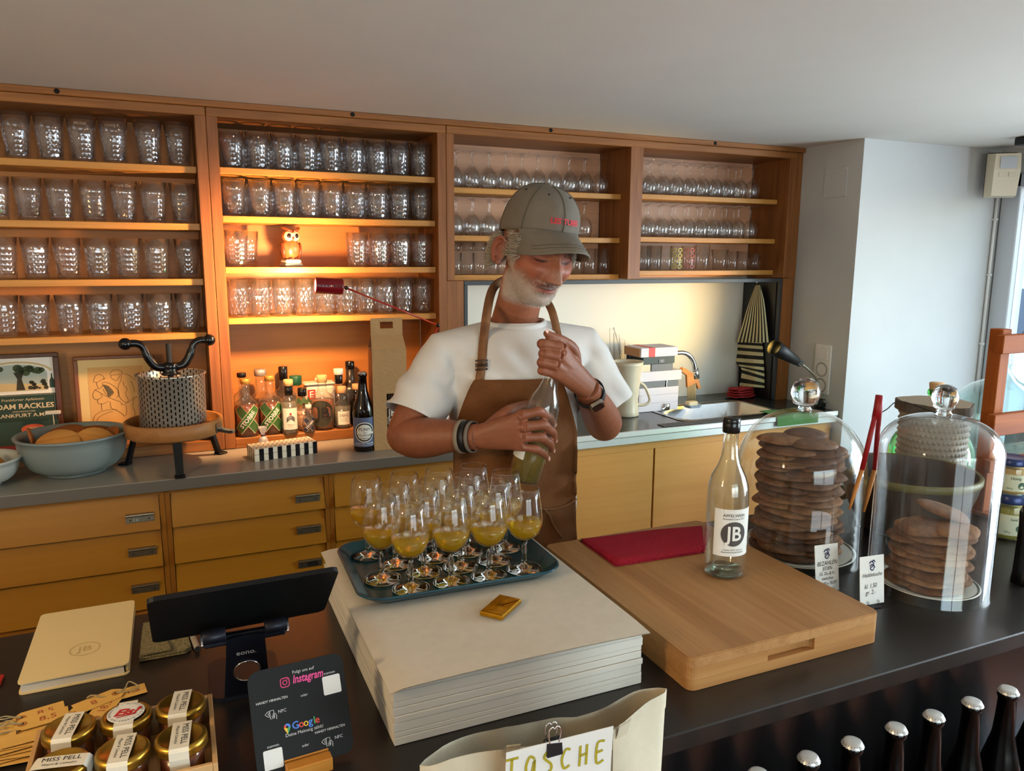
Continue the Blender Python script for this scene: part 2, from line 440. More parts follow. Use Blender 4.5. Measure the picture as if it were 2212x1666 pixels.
# sink: basin with rounded corners and flat rim
def sink():
    m = MB(); cxs, cys = (SX0 + SX1) / 2, (SYa + SYb) / 2; W, D = SX1 - SX0, SYb - SYa
    loops = [(W + .03, D + .03, .06, .0545), (W - .005, D - .005, .06, .0555), (W - .02, D - .02, .055, .048), (W - .04, D - .04, .05, -.07), (W - .09, D - .09, .04, -.085)]
    rows = [[(x + cxs, y + cys, z) for x, y in rrect(w_, d_, r, 6)] for w_, d_, r, z in loops]
    n = len(rows[0]); vs = [p for r in rows for p in r]
    fs = [(a * n + k, a * n + (k + 1) % n, (a + 1) * n + (k + 1) % n, (a + 1) * n + k) for a in range(len(rows) - 1) for k in range(n)]
    fs.append(tuple(range((len(rows) - 1) * n, len(rows) * n))); m.add(vs, fs, True); return m
sk = sink().build('sink', steel, sc)
MB().at((SX0 + .012, .215, .02), (0, rad(90), 0)).lathe([(.0, .006), (.010, .006), (.016, .003), (.018, 0)], 20).build('overflow', plain('chrome', (215, 215, 215), 0.08, 1.0), sk)

drawer_m = wood('drawer_x', (160, 106, 16), (176, 121, 25), 0, 0.35, 0.45)
door_m = wood('door_x', (216, 148, 72), (230, 166, 92), 0, 0.3, 0.45)
case_m = wood('case_z', (140, 88, 26), (158, 102, 34), 2, 0.6)
case_x = wood('case_x', (170, 108, 34), (186, 122, 46), 0, 0.6)
alu = plain('handle_alu', (150, 140, 120), 0.35, 0.9, var=0.1, vscale=120, bump=0.15, bscale=300)
def drawer_unit(label, x0, x1, handles=True, black_tape=None):
    u = thing('drawer_cabinet', label, 'cabinet', (x0, 2.42, 0)); W = x1 - x0; D = .5
    for a in ((0, 0, .0, .014, D, .929), (W - .014, 0, .0, W, D, .929)): MB().box(*a).build('side_panel', case_m, u)
    MB().box(.0141, .0, .916, W - .0141, D, .929).build('top_rail', case_x, u)
    MB().box(.0141, .2, .02, W - .0141, D, .915).build('carcass', case_m, u)
    MB().box(.0141, .012, 0, W - .0141, .19, .555).build('plinth', case_x, u)
    for k, (za, zb) in enumerate(((.915, .811), (.809, .695), (.693, .565))):
        # front leans forward at the bottom like a louvre
        yt, yb = .012, -.012
        vs = [(.016, yt, za), (W - .016, yt, za), (W - .016, yb, zb), (.016, yb, zb), (.016, .19, za), (W - .016, .19, za), (W - .016, .19, zb), (.016, .19, zb)]
        d = MB().add(vs, [(0, 3, 2, 1), (4, 5, 6, 7), (0, 1, 5, 4), (3, 7, 6, 2), (0, 4, 7, 3), (1, 2, 6, 5)]).build('drawer', drawer_m, u)
        if handles:
            hz = za - .065; hy = yt + (yb - yt) * .065 / (za - zb) - .001; hx1 = W - .032; hx0 = hx1 - .075
            a = -math.atan2(yt - yb, za - zb)
            h = MB().at((0, hy, hz), (-a * 0, 0, 0))
            h.add([(hx0, 0, -.013), (hx1, 0, -.013), (hx1, -.006, -.010), (hx0, -.006, -.010), (hx0, -.004, .006), (hx1, -.004, .006), (hx0, -.011, .011), (hx1, -.011, .011), (hx0, -.010, .0145), (hx1, -.010, .0145), (hx0, 0.006, .0145), (hx1, .006, .0145)],
                  [(0, 1, 2, 3), (3, 2, 5, 4), (4, 5, 7, 6), (6, 7, 9, 8), (8, 9, 11, 10), (10, 11, 1, 0), (0, 3, 4, 10), (4, 6, 8, 10), (1, 11, 5, 2), (5, 11, 9, 7)])
            h = h.build('handle', alu, d)
            for sx in (.012, .063): MB().at((hx0 + sx, hy - .0052, hz - .002), (rad(90), 0, 0)).cyl(.0022, 0, .001, 8).build('screw', MATS['hole_black'], d)
            if k == 0 and black_tape: 
                decal('lettering', [place2d(text2d('T E', .010, .01), hx0 + .026, hz - .003)], plane_map((0, hy - .0056, 0), (1, 0, 0), (0, 0, 1)), white_trim, d)
            if k == 2 and not black_tape: MB().box(hx0 + .03, hy - .0068, hz - .008, hx1 - .012, hy - .0058, hz + .006).build('label_tape', hole, d)
    return u
drawer_unit('mustard wood drawer cabinet under the bowls, three louvred drawers', -.72, -.0745, True, True)
drawer_unit('mustard wood drawer cabinet under the apple press and patterned box', -.0735, .412, True, None)
drawer_unit('mustard wood drawer cabinet behind the filled tray glasses', .413, 1.0, True, True)
# sliding door cabinet under the sink
u = thing('sliding_door_cabinet', 'pale wooden sliding-door cabinet under the sink counter', 'cabinet', (1.001, 2.42, 0)); W = 1.59
MB().box(0, .2, 0, W, .5, .79).build('carcass', case_m, u)
MB().box(0, 0, .885, W, .03, .914).build('top_rail', door_m, u)
MB().box(0, .014, 0, W, .19, .06).build('plinth', case_x, u)
MB().box(.0, .004, .061, .669, .022, .8845, bev=.001).build('sliding_door', door_m, u)
MB().box(.677, .004, .061, W, .022, .8845, bev=.001).build('sliding_door', door_m, u)
MB().box(.6692, .009, .061, .6768, .03, .8845).build('stile', case_m, u)

# ================================================================ the bar counter
bar_top = plain('bar_top', (34, 30, 27), 0.33, 0.0, 0.5, var=0.12, vscale=40, bump=0.05, bscale=90)
t = NT('bar_front'); f = t.noise(30, 4, t.coord(scale=(1, 1, .15))); t.bsdf(t.ramp(f, [(.3, srgb(14, 14, 15)), (.7, srgb(24, 23, 23))]), .2, 0, .6); bar_front = t.m
BX0, BX1 = -1.3, 2.45
b = thing('bar_counter', 'long black bar counter with slim top and dark panelled front', 'counter', (0, .8, 0))
MB().box(BX0, 0, .925, BX1, .70, Z_BAR, bev=.002).build('top', bar_top, b)
MB().box(BX0, .012, .0, BX1, .04, .924).build('front_panel', bar_front, b)
MB().box(BX0, .60, .0, BX1, .62, .924).build('rear_panel', bar_front, b)
MB().box(BX0, .041, .0, BX0 + .03, .599, .924).build('end_panel', bar_front, b)
MB().box(BX1 - .03, .041, .0, BX1, .599, .924).build('end_panel', bar_front, b)
b2 = thing('bottle_shelf', 'low black display shelf along the bar front, holding capped bottles', 'shelf', (0, .81, 0))
MB().box(.0, -.17, .575, BX1, .0, .60, bev=.002).build('board', bar_front, b2)
for x in (.02, 1.2, BX1 - .04): MB().box(x, -.16, 0, x + .02, .0, .5745).build('support', bar_front, b2)
# ================================================================ glasses on the wall shelves
g_rib = thin_glass('ribbed_glass', (0.94, 0.945, 0.95), 0.05, 1.55, haze=0.012, boost=2.2)
g_plain = thin_glass('plain_glass', (0.97, 0.975, 0.975), 0.02, 1.5, haze=0.006, boost=1.25)
g_base = solid_glass('glass_base', (0.93, 0.95, 0.95))
def rib_mesh(name, h, rt, rb, n=18, rows=10, plain_top=.30, amp=.0009, chevron=False):
    """tapered tumbler, outer wall of staggered flat facets below a smooth rim band, inner wall, thick foot"""
    m = MB(); R = lambda z: rb + (rt - rb) * (z / h)
    zt = h * (1 - plain_top); z0 = h * .09; vs = []; fs = []
    for j in range(rows + 1):
        z = z0 + (zt - z0) * j / rows
        for k in range(n):
            a = 2 * pi * (k + (.5 if j % 2 else 0)) / n; r = R(z); vs.append((r * cos(a), r * sin(a), z))
    V = lambda j, k: j * n + k % n
    for j in range(rows - 1):                       # flat diamond facets
        for k in range(n):
            l_, r_ = (V(j + 1, k - 1), V(j + 1, k)) if j % 2 == 0 else (V(j + 1, k), V(j + 1, k + 1))
            q_ = [V(j, k), r_, V(j + 2, k), l_]; c_ = sum((Vector(vs[i]) for i in q_), Vector()) / 4; d_ = Vector((c_.x, c_.y, 0)).normalized(); vs.append(tuple(c_ + d_ * amp)); ci = len(vs) - 1
            fs += [(q_[i], q_[(i + 1) % 4], ci) for i in range(4)]
    for k in range(n):
        fs.append((V(0, k), V(0, k + 1), V(1, k))); jt = rows
        fs.append((V(jt, k), V(jt - 1, k + (0 if jt % 2 == 0 else 1)), V(jt, k + 1)))
    m.add(vs, fs, False)
    m.lathe([(0, 0), (R(0) - .003, 0), (R(0), .002), (R(z0), z0)], n * 2, True)
    m.lathe([(R(zt), zt), (R(h), h), (R(h) - .0022, h), (R(h * .5) - .003, h * .5), (R(z0) - .006, z0 * 1.2), (0, z0 * 1.1)], n * 2, True)
    ob = m.build(name, g_rib); me = ob.data; bpy.data.objects.remove(ob); return me
TUM = rib_mesh('apple_wine_glass', .128, .0415, .031)
TUMB = rib_mesh('apple_wine_glass', .136, .0425, .032, rows=12)
TUMS = rib_mesh('apple_wine_glass', .122, .0385, .030, rows=10)
TUMC = rib_mesh('apple_wine_glass', .128, .0345, .028, n=24, rows=7, plain_top=.3)
def put(name, me, loc, label, cat, group, rz=None, flip=False, scale=1.0):
    o = bpy.data.objects.new(name, me); C.objects.link(o); o.location = loc
    o.rotation_euler = (pi if flip else 0, 0, random.uniform(0, 6.28) if rz is None else rz); o.scale = (scale,) * 3
    return tag(o, label, cat, group)
ORD = ['leftmost', 'second', 'third', 'fourth', 'fifth', 'sixth', 'seventh', 'eighth', 'ninth', 'tenth', 'eleventh', 'twelfth', 'thirteenth']
etch = plain('etched_name', (150, 134, 116), 0.9)
def etching(o, s, r):
    decal('etched_name', [text2d(s, .0125, .01)], cyl_map(r, .112, -pi / 2 - o.rotation_euler.z), etch, o)
# unit at the left: seven per shelf, seen singly
rows1 = [('top shelf', B1[0], TUMB, (4, 48, 122, 190, 249, 325, 387), 345, [None, None, None, 'Michel', 'Georg K', None, None]),
         ('second shelf', B1[1], TUM, (10, 70, 134, 205, 272, 334, 397), 470, [None, None, None, None, 'Frank Du', None, None]),
         ('third shelf', B1[2], TUM, (18, 82, 155, 218, 280, 342, 408), 600, [None] * 7),
         ('fourth shelf', B1[3], TUM, (22, 84, 155, 220, 288, 350, 410), 725, [None, 'Petra', None, None, 'Inge', 'Ivan', None])]
for nm, z, me, xs, py, nam in rows1:
    wx = [PY(x, py, 2.775).x for x in xs]; r2 = max(v.co.x for v in me.vertices) * 2 + .002
    for k in range(len(wx) - 2, -1, -1): wx[k] = min(wx[k], wx[k + 1] - r2)
    for k, x in enumerate(xs):
        p = Vector((min(wx[k], .082 - r2 / 2), 0, 0))
        o = put('apple_wine_glass', me, (p.x, 2.775 + random.uniform(-.004, .004), z + .0006), 'clear ribbed tumbler, %s from left on the %s of the far-left unit' % (ORD[k] if k else 'first', nm), 'glass', 'ribbed tumblers in the far-left unit', rz=random.uniform(-.4, .4))
        if nam[k] and len(nam[k]) > 5: etching(o, nam[k], .0405)
o = put('apple_wine_glass', TUMS, (.02, 2.86, 1.0006), 'ribbed tumbler half hidden behind the apple press', 'glass', None)
# unit with the owl: packed rows, two deep
def packed(z, me, x0, x1, n, nm, skip=(), back=True, y=2.775, dy=.083):
    for k in range(n):
        x = x0 + (x1 - x0) * k / (n - 1)
        if k not in skip:
            put('apple_wine_glass', me, (x, y, z + .0006), 'ribbed tumbler, %s from left, front row of the %s, owl unit' % (ORD[k] if k else 'first', nm), 'glass', 'ribbed tumblers in the owl unit')
        if back and k < n - 1 and k not in skip:
            put('apple_wine_glass', me, (x + (x1 - x0) / (n - 1) / 2, y + dy, z + .0006), 'ribbed tumbler, %s from left, back row of the %s, owl unit' % (ORD[k] if k else 'first', nm), 'glass', 'back row tumblers, %s of the owl unit' % nm)
packed(B2[0], TUMS, .194, .846, 9, 'top shelf')
packed(B2[1], TUMS, .194, .846, 9, 'second shelf')
packed(B2[2], TUMS, .194, .846, 9, 'third shelf', skip=(1, 2, 3, 4))
packed(B2[3], TUMC, .190, .846, 10, 'fourth shelf')
logo = plain('glass_logo', (205, 180, 165), 0.9)
# stemmed glasses, upside down
def stem_mesh(h, rb, rf, rim):
    m = MB(); zb = h * .42
    m.lathe([(0, 0), (rf * .6, .0012), (rf, .002), (rf, .0035), (rf * .5, .006), (.006, .010), (.0042, .018), (.0040, zb - .012), (.0055, zb - .004), (rb * .45, zb + .004), (rb * .8, zb + .018), (rb, zb + .040), (rb * .97, zb + .06), (rim, h), (rim - .0012, h), (rb * .93, zb + .06), (rb * .96, zb + .04), (rb * .76, zb + .02), (rb * .4, zb + .008), (0, zb + .005)], 28)
    ob = m.build('stem_glass', g_plain); me = ob.data; bpy.data.objects.remove(ob); return me
STEM = stem_mesh(.146, .0345, .031, .0265)
def inverted(z, xs, y, nm, h=.146, back=True):
    for k, x in enumerate(xs):
        put('stem_glass', STEM, (x, y, z + h + .0006), 'upside-down stemmed glass, %s from left, front row, %s' % (ORD[k] if k else 'first', nm), 'wine glass', 'upside-down stemmed glasses', flip=True)
        if back and k < len(xs) - 1: put('stem_glass', STEM, (x + .033, y + .072, z + h + .0006), 'upside-down stemmed glass, %s from left, back row, %s' % (ORD[k] if k else 'first', nm), 'wine glass', 'back row stemmed glasses, %s' % nm, flip=True)
LS = lambda a, b_, n: [a + (b_ - a) * k / (n - 1) for k in range(n)]
inverted(B3[0], LS(.990, 1.625, 10), 2.815, 'top shelf left of the double unit')
inverted(B3[1], LS(.990, 1.555, 9), 2.815, 'middle shelf left of the double unit')
inverted(B4[0], LS(1.800, 2.420, 10), 2.815, 'top shelf right of the double unit')
inverted(B4[1], LS(1.800, 2.420, 10), 2.815, 'middle shelf right of the double unit')
# tumblers on the lowest shelves
def tumbler(h, rt, rb, seg=24, mat=None, th=.0018, name='tumbler', foot=.006):
    m = MB(); m.lathe([(0, 0), (rb - .002, 0), (rb, .002), (rt, h), (rt - th, h), (rb - th - .0005, foot), (0, foot - .001)], seg)
    ob = m.build(name, mat or g_plain); me = ob.data; bpy.data.objects.remove(ob); return me
T1 = tumbler(.085, .029, .024); T2 = tumbler(.105, .0275, .0265); T3 = tumbler(.112, .034, .030); T4 = tumbler(.092, .040, .030, 14); T5 = tumbler(.075, .030, .024)
for k, x in enumerate(LS(.985, 1.19, 5)):
    a = put('tumbler', T1, (x, 2.80, B3[2] + .0006), 'small plain tumbler, %s from left, lower tier left of the cap' % ORD[k], 'glass', 'plain tumblers on the low left shelf')
    put('tumbler', T1, (x, 2.80, B3[2] + .0876), 'small tumbler stacked on another, %s from left, left of the cap' % ORD[k], 'glass', 'plain tumblers on the low left shelf', scale=.97).scale.z = .44
for k, x in enumerate(LS(1.255, 1.64, 7)):
    put('tumbler', T2, (x, 2.80, B3[2] + .0006), 'straight plain tumbler, %s of those right of the cap on the low shelf' % ORD[k], 'glass', 'plain tumblers on the low left shelf')
xs = LS(1.795, 1.955, 4)
for k, x in enumerate(xs):
    put('tumbler', T2, (x, 2.80, B4[2] + .0006), 'slim plain tumbler, %s of the crowded slim ones at the low right shelf' % ORD[k], 'glass', 'slim tumblers on the low right shelf')
    if k < 3: put('tumbler', T2, (x + .027, 2.86, B4[2] + .0006), 'slim plain tumbler, %s from left, back row of the low right shelf' % ORD[k], 'glass', 'slim back-row tumblers on the low right shelf')
def ring_pattern(o, r, h, mat):
    gs = []
    for j in range(4):
        for i in range(7):
            c = (-3 + i) * 2 * pi * r / 7, h * (.16 + .22 * j)
            gs.append(ribbon2d([circ(.0085, 12, c) + [circ(.0085, 12, c)[0]]], .003))
    decal('ring_pattern', gs, cyl_map(r, 0), mat, o)
for x, nm, col in ((2.01, 'yellow', (232, 214, 120)), (2.075, 'red', (214, 120, 110))):
    o = put('tumbler', T2, (x, 2.80, B4[2] + .0006), 'tumbler printed with %s rings on the low right shelf' % nm, 'glass', None, rz=0)
    ring_pattern(o, .0275, .105, plain('ring_' + nm, col, .5))
put('tumbler', T3, (2.15, 2.80, B4[2] + .0006), 'taller clear tumbler right of the ring-printed ones', 'glass', None)
put('tumbler', T4, (2.245, 2.80, B4[2] + .0006), 'wide faceted swirl tumbler on the low right shelf', 'glass', None)
for k, x in enumerate((2.315, 2.375)): put('tumbler', T1, (x, 2.80, B4[2] + .0006), 'small cut tumbler, %s of the pair near the right end of the low shelf' % ('left' if k == 0 else 'right'), 'glass', None)
put('tumbler', T5, (2.445, 2.80, B4[2] + .0006), 'short round tumbler at the right end of the low shelf', 'glass', None)
# ================================================================ things on the back counter
FWD = RM.col[2].copy()
def mpp(p): return (Vector(p) - EYE).dot(FWD) / F_PX     # metres per pixel at a point
black_gl = plain('black_enamel', (14, 14, 16), 0.22)
cork_m = plain('cork', (206, 160, 110), 0.8, var=.12, vscale=300)
chrome = MATS['chrome']
paper_w = plain('paper_white', (232, 230, 224), 0.75, var=.015)
ink = plain('ink_black', (28, 26, 26), 0.7)
ink_white = plain('ink_white', (238, 236, 230), 0.7)
zc = Z_CNT + .0006

# --- bowls with wooden discs
bowl_m = plain('blue_grey_glaze', (128, 140, 140), 0.3, var=.06, vscale=9)
def bowl(label, loc, R, rb, h, mat, th=.007):
    b = thing('bowl', label, 'bowl', loc)
    prof = [(0, 0), (rb - .004, 0), (rb, .004), (rb * 1.02, .012)]
    for k in range(1, 9):
        a = k / 8; prof.append((rb + (R - .006 - rb) * sin(a * pi / 2) ** .8, .012 + (h - .022) * (1 - cos(a * pi / 2)) ** .9))
    inner = [(r - th, z + .002) for r, z in reversed(prof[4:])]
    prof += [(R, h - .008), (R + .002, h - .003), (R - .003, h), (R - .008, h - .003)] + inner + [(0, .012)]
    MB().lathe(prof, 48).build('body', mat, b); return b
pb = PZ(163, 1022, zc)
bowl('large blue-grey ceramic bowl filled with round wooden discs', (pb.x, pb.y + .02, zc), .155, .086, .124, bowl_m)
pb = Vector((pb.x, pb.y + .02, zc))
disc_m = wood('disc_wood', (206, 140, 64), (232, 176, 98), 0, 1.2, .6)
disc_d = wood('disc_wood_dark', (150, 84, 34), (180, 110, 50), 0, 1.2, .6)
def disc(name, label, loc, r, rot, mat, cat='wooden disc', grp='wooden discs in the bowls', th=.006):
    o = MB().cyl(r, -th / 2, th / 2, 32, bev=.0015).build(name, mat, None, loc, rot); return tag(o, label, cat, grp)
D = pb + Vector((0, 0, .098))
for lab, off, r, rot, mt in (
    ('palest large wooden disc lying foremost in the big bowl', (-.035, -.055, .0), .062, (.62, -.1, 0), disc_m),
    ('tilted wooden disc at the front right of the big bowl', (.062, -.045, -.006), .058, (.75, .28, 0), disc_m),
    ('small wooden disc wedged between two bigger ones at the bowl front', (.014, -.018, -.008), .045, (.7, .05, 0), disc_m),
    ('wooden disc standing upright at the left rim of the big bowl', (-.108, .004, .014), .034, (.15, 1.35, .25), disc_d),
    ('flat reddish wooden disc at the back left in the big bowl', (-.03, .075, .008), .055, (.25, -.12, 0), disc_d),
    ('flat reddish wooden disc at the back centre in the big bowl', (.055, .06, .0), .058, (.28, .12, 0), disc_d),
    ('dark wooden disc at the right rim of the big bowl', (.098, .02, .004), .032, (.3, -.7, .3), disc_d)):
    disc('wooden_disc', lab, D + Vector(off), r, rot, mt)
MB().cyl(.105, 0, .02, 32).build('x', disc_d).name = 'wooden_disc'
o = bpy.data.objects['wooden_disc.007'] if 'wooden_disc.007' in bpy.data.objects else C.objects[-1]
o.location = pb + Vector((0, 0, .045)); tag(o, 'broad dark wooden disc lying under the others in the big bowl', 'wooden disc', 'wooden discs in the bowls')
p2 = PZ(-55, 1052, zc); white_bowl = plain('pale_glaze', (188, 192, 186), .35, var=.03, vscale=8)
bowl('smaller pale ceramic bowl cut off by the left picture edge', (p2.x, p2.y, zc), .122, .066, .082, white_bowl)
for k, (dx, dy, dz, r, rot) in enumerate(((.05, -.01, .06, .04, (.5, .9, 0)), (.02, .03, .058, .045, (.3, .3, .5)), (-.04, 0, .056, .045, (.4, -.2, 0)))):
    disc('wooden_disc', '%s wooden disc in the smaller pale bowl' % ('steeply tilted', 'rear flat', 'left flat')[k], (p2.x + dx, p2.y + dy, zc + dz), r, rot, (disc_m, disc_d, disc_d)[k])
o = MB().tube([(0, 0, 0), (.004, -.01, .03), (.004, -.012, .05)], .004, 8).build('stick', disc_d, None, (p2.x + .068, p2.y - .062, zc + .05)); tag(o, 'thin dark stick poking up in the smaller pale bowl', 'stick')

# --- framed poster (left, cut by the picture edge)
frame_d = wood('frame_dark', (62, 30, 14), (86, 44, 22), 2, 1.2, .35)
def framed(name, label, p_tr, p_tl, zbot, mat, fw=.014, y=2.89, lean=.03):
    pass
FR = thing('framed_poster', 'framed vintage advert with green lower half, leaning at far left', 'picture', (-.497, 2.87, 1.0012), rot=(-.07, 0, 0))
PW, PH = .24, .345; FR.scale = (1, 1, .87); m = MB()
for a in ((-PW / 2, 0, 0, PW / 2, .018, .016), (-PW / 2, 0, PH - .016, PW / 2, .018, PH), (-PW / 2, 0, .016, -PW / 2 + .016, .018, PH - .016), (PW / 2 - .016, 0, .016, PW / 2, .018, PH - .016)):
    MB().box(*a, bev=.002).build('frame_bar', frame_d, FR)
MB().box(-PW / 2 + .016, .006, .016, PW / 2 - .016, .014, PH - .016).build('print', paper_w, FR)
pm = plane_map((0, .0056, 0), (1, 0, 0), (0, 0, 1), .0003)
col = lambda n, c: plain(n, c, .7)
green_d = col('poster_green', (30, 58, 48)); sky_p = col('poster_sky', (168, 182, 176)); tan_p = col('poster_tan', (196, 176, 130)); tree_p = col('poster_tree', (48, 44, 26)); foli = col('poster_foliage', (62, 78, 46)); redp = col('poster_red', (196, 84, 56))
decal('painted_scene', [poly2d([(-.1, .205)] + [(.085, .205)] + [(.085 * cos(a) if a < pi / 2 else .1 * cos(a), .27 + .035 * sin(a)) for a in [k * pi / 10 for k in range(11)]])], pm, sky_p, FR)
pm2 = plane_map((0, .0052, 0), (1, 0, 0), (0, 0, 1), .0003); pm3 = plane_map((0, .0048, 0), (1, 0, 0), (0, 0, 1), .0003)
decal('meadow', [poly2d([(-.1, .205), (.085, .205), (.085, .225), (.02, .232), (-.1, .24)])], pm2, tan_p, FR)
decal('painted_tree', [poly2d([(-.005, .208), (.02, .208), (.012, .25), (.02, .275), (-.01, .275), (.0, .25)])], pm3, tree_p, FR)
random.seed(3)
decal('painted_leaves', [poly2d(circ(random.uniform(.008, .016), 9, (random.uniform(-.05, .07), random.uniform(.272, .292)))) for k in range(12)], pm3, foli, FR)
decal('painted_figures', [poly2d(circ(random.uniform(.004, .008), 7, (random.uniform(.03, .08), random.uniform(.212, .24)))) for k in range(14)] + [poly2d([(-.06, .21), (-.05, .21), (-.052, .238), (-.058, .238)])], pm3, tree_p, FR)
decal('arch_band', [ribbon2d([[(.1 * cos(a), .268 + .045 * sin(a)) for a in [k * pi / 14 for k in range(1, 14)]]], .007)], pm2, tan_p, FR)
decal('painted_bottle', [poly2d([(.090, .212), (.104, .212), (.104, .24), (.099, .252), (.0985, .266), (.0955, .266), (.095, .252), (.09, .24)])], pm2, green_d, FR)
decal('green_panel', [poly2d([(-.104, .025), (.104, .025), (.104, .192), (-.104, .192)])], pm, green_d, FR)
cream_i = col('poster_cream', (214, 196, 160))
decal('lettering', [place2d(text2d('Frankfurter Apfelwein', .0135, 0, .2), .01, .172), place2d(text2d('ADAM RACKLES', .027, .02, 0, .92), .008, .146), place2d(text2d('APFELWEINKELTEREI', .007), .01, .127), place2d(text2d('FRANKFURT A.M.', .019, .012), -.002, .112)], pm2, cream_i, FR)
decal('border_line', [ribbon2d([[(-.1, .03), (.1, .03), (.1, .188), (-.1, .188), (-.1, .03)]], .001)], pm2, cream_i, FR)
# dark tin sign standing before it
TS = thing('tin_sign', 'dark green sign with orange-red oval in front of the framed advert', 'sign', (-.47, 2.80, 1.0012), rot=(-.1, 0, 0))
MB().box(-.09, 0, 0, .09, .004, .092, bev=.001).build('plate', green_d, TS)
q1 = plane_map((0, -.0003, 0), (1, 0, 0), (0, 0, 1), .0002); q2 = plane_map((0, -.0007, 0), (1, 0, 0), (0, 0, 1), .0002)
decal('red_oval', [poly2d(circ(.034, 28, (.018, .064), .017))], q1, redp, TS)
decal('red_foot', [poly2d([(-.09, .0), (.09, 0), (.09, .016), (-.09, .016)])], q1, col('poster_dkred', (120, 24, 24)), TS)
decal('lettering', [place2d(text2d('ADAM WAGNER', .0125, .01), .012, .032)], q1, cream_i, TS)
decal('oval_lettering', [place2d(text2d('APFELWEIN', .007, .01), .018, .069), place2d(text2d('KELTEREI', .007, .01), .018, .059)], q2, cream_i, TS)
p = PY(118, 912, 2.79)
o = MB().box(-.022, -.006, -.006, .022, .006, .006, bev=.002).build('price_clip', plain('clip_white', (200, 196, 186), .4), None, (-.392, 2.79, 1.116)); 
pc = thing('sign_clip', 'small white plastic clip on a stem beside the dark sign', 'clip', (-.392, 2.79, 1.0012)); o.parent = pc; o.location = (0, 0, .117)
MB().tube([(0, 0, 0), (0, 0, .112)], .0016, 8).build('stem', plain('clip_clear', (170, 170, 165), .2), pc); MB().cyl(.018, 0, .004, 20).build('foot', MATS['clip_white'], pc)

# --- framed sketch
SK = thing('framed_sketch', 'framed line drawing of stooping workers behind the apple press', 'picture', (-.212, 2.86, 1.0012), rot=(-.08, 0, 0))
PW, PH = .245, .325; SK.scale = (1, 1, .87); frame_b = wood('frame_brown', (104, 56, 26), (128, 74, 36), 2, 1.2, .4)
for a in ((-PW / 2, 0, 0, PW / 2, .016, .013), (-PW / 2, 0, PH - .013, PW / 2, .016, PH), (-PW / 2, 0, .013, -PW / 2 + .013, .016, PH - .013), (PW / 2 - .013, 0, .013, PW / 2, .016, PH - .013)):
    MB().box(*a, bev=.002).build('frame_bar', frame_b, SK)
MB().box(-PW / 2 + .013, .005, .013, PW / 2 - .013, .012, PH - .013).build('mat_board', plain('mat_cream', (214, 186, 128), .8), SK)
pm = plane_map((0, .0048, 0), (1, 0, 0), (0, 0, 1), .0003); pm2 = plane_map((0, .0042, 0), (1, 0, 0), (0, 0, 1), .0003)
decal('drawing_sheet', [poly2d([(-.082, .06), (.085, .06), (.085, .282), (-.082, .282)])], pm, plain('sketch_tan', (206, 160, 96), .8), SK)
_raw = [[(1075, 375), (1095, 320), (1140, 300), (1185, 330), (1190, 370)], [(1065, 380), (1110, 395), (1170, 365), (1215, 345)], [(1110, 395), (1115, 440), (1140, 470), (1170, 450), (1175, 420)], [(1130, 470), (1080, 500), (1065, 560), (1090, 600), (1130, 600), (1170, 570), (1150, 540)], [(1085, 480), (1130, 510), (1200, 560), (1290, 610), (1380, 650)], [(1165, 410), (1215, 400), (1290, 440), (1350, 500), (1360, 560), (1330, 600)], [(1180, 430), (1240, 450), (1300, 530), (1250, 580), (1225, 520), (1180, 430)], [(1115, 600), (1125, 650), (1180, 660), (1240, 630)], [(1160, 650), (1165, 740)], [(1260, 640), (1275, 720), (1340, 740)],
        [(1255, 310), (1290, 265), (1350, 255), (1400, 285), (1375, 310), (1265, 320)], [(1275, 320), (1270, 345), (1300, 370), (1330, 385), (1355, 360), (1380, 320)], [(1395, 310), (1385, 380), (1365, 430)], [(1400, 300), (1480, 330), (1560, 400), (1620, 500), (1600, 570), (1540, 610)], [(1410, 400), (1420, 450), (1455, 490), (1440, 560), (1470, 640), (1410, 690), (1380, 660)], [(1360, 430), (1350, 520), (1375, 600), (1420, 650), (1470, 660), (1540, 600)], [(1540, 610), (1520, 700), (1545, 800), (1530, 880)], [(1560, 600), (1620, 680), (1650, 720)], [(1440, 690), (1450, 780), (1430, 830)], [(1060, 870), (1090, 790), (1180, 745), (1300, 740), (1390, 790), (1420, 830)], [(1100, 880), (1130, 820), (1230, 770), (1290, 760)], [(1180, 480), (1210, 540), (1250, 580)], [(1500, 400), (1530, 470), (1540, 540)]]
ln = [[(-.082 + .167 * (X_ - 1005 - (Y_ - 228) * .06) / 630, .282 - .222 * (Y_ - 215) / 690) for X_, Y_ in L_] for L_ in _raw]
def smooth_line(L, n=4):
    out = []
    for i in range(len(L) - 1):
        p0, p1, p2_, p3 = L[max(i - 1, 0)], L[i], L[i + 1], L[min(i + 2, len(L) - 1)]
        for k in range(n):
            t_ = k / n
            out.append(tuple(.5 * ((2 * p1[d]) + (-p0[d] + p2_[d]) * t_ + (2 * p0[d] - 5 * p1[d] + 4 * p2_[d] - p3[d]) * t_ ** 2 + (-p0[d] + 3 * p1[d] - 3 * p2_[d] + p3[d]) * t_ ** 3) for d in range(len(p1))))
    return out + [tuple(L[-1])]
decal('pencil_lines', [ribbon2d([smooth_line(L) for L in ln], .0013)], pm2, plain('pencil', (74, 52, 30), .9), SK)
decal('pencil_shading', [poly2d([ln[6][k] for k in (4, 3, 2, 1, 0)])], pm2, plain('pencil_grey', (92, 84, 66), .9), SK)

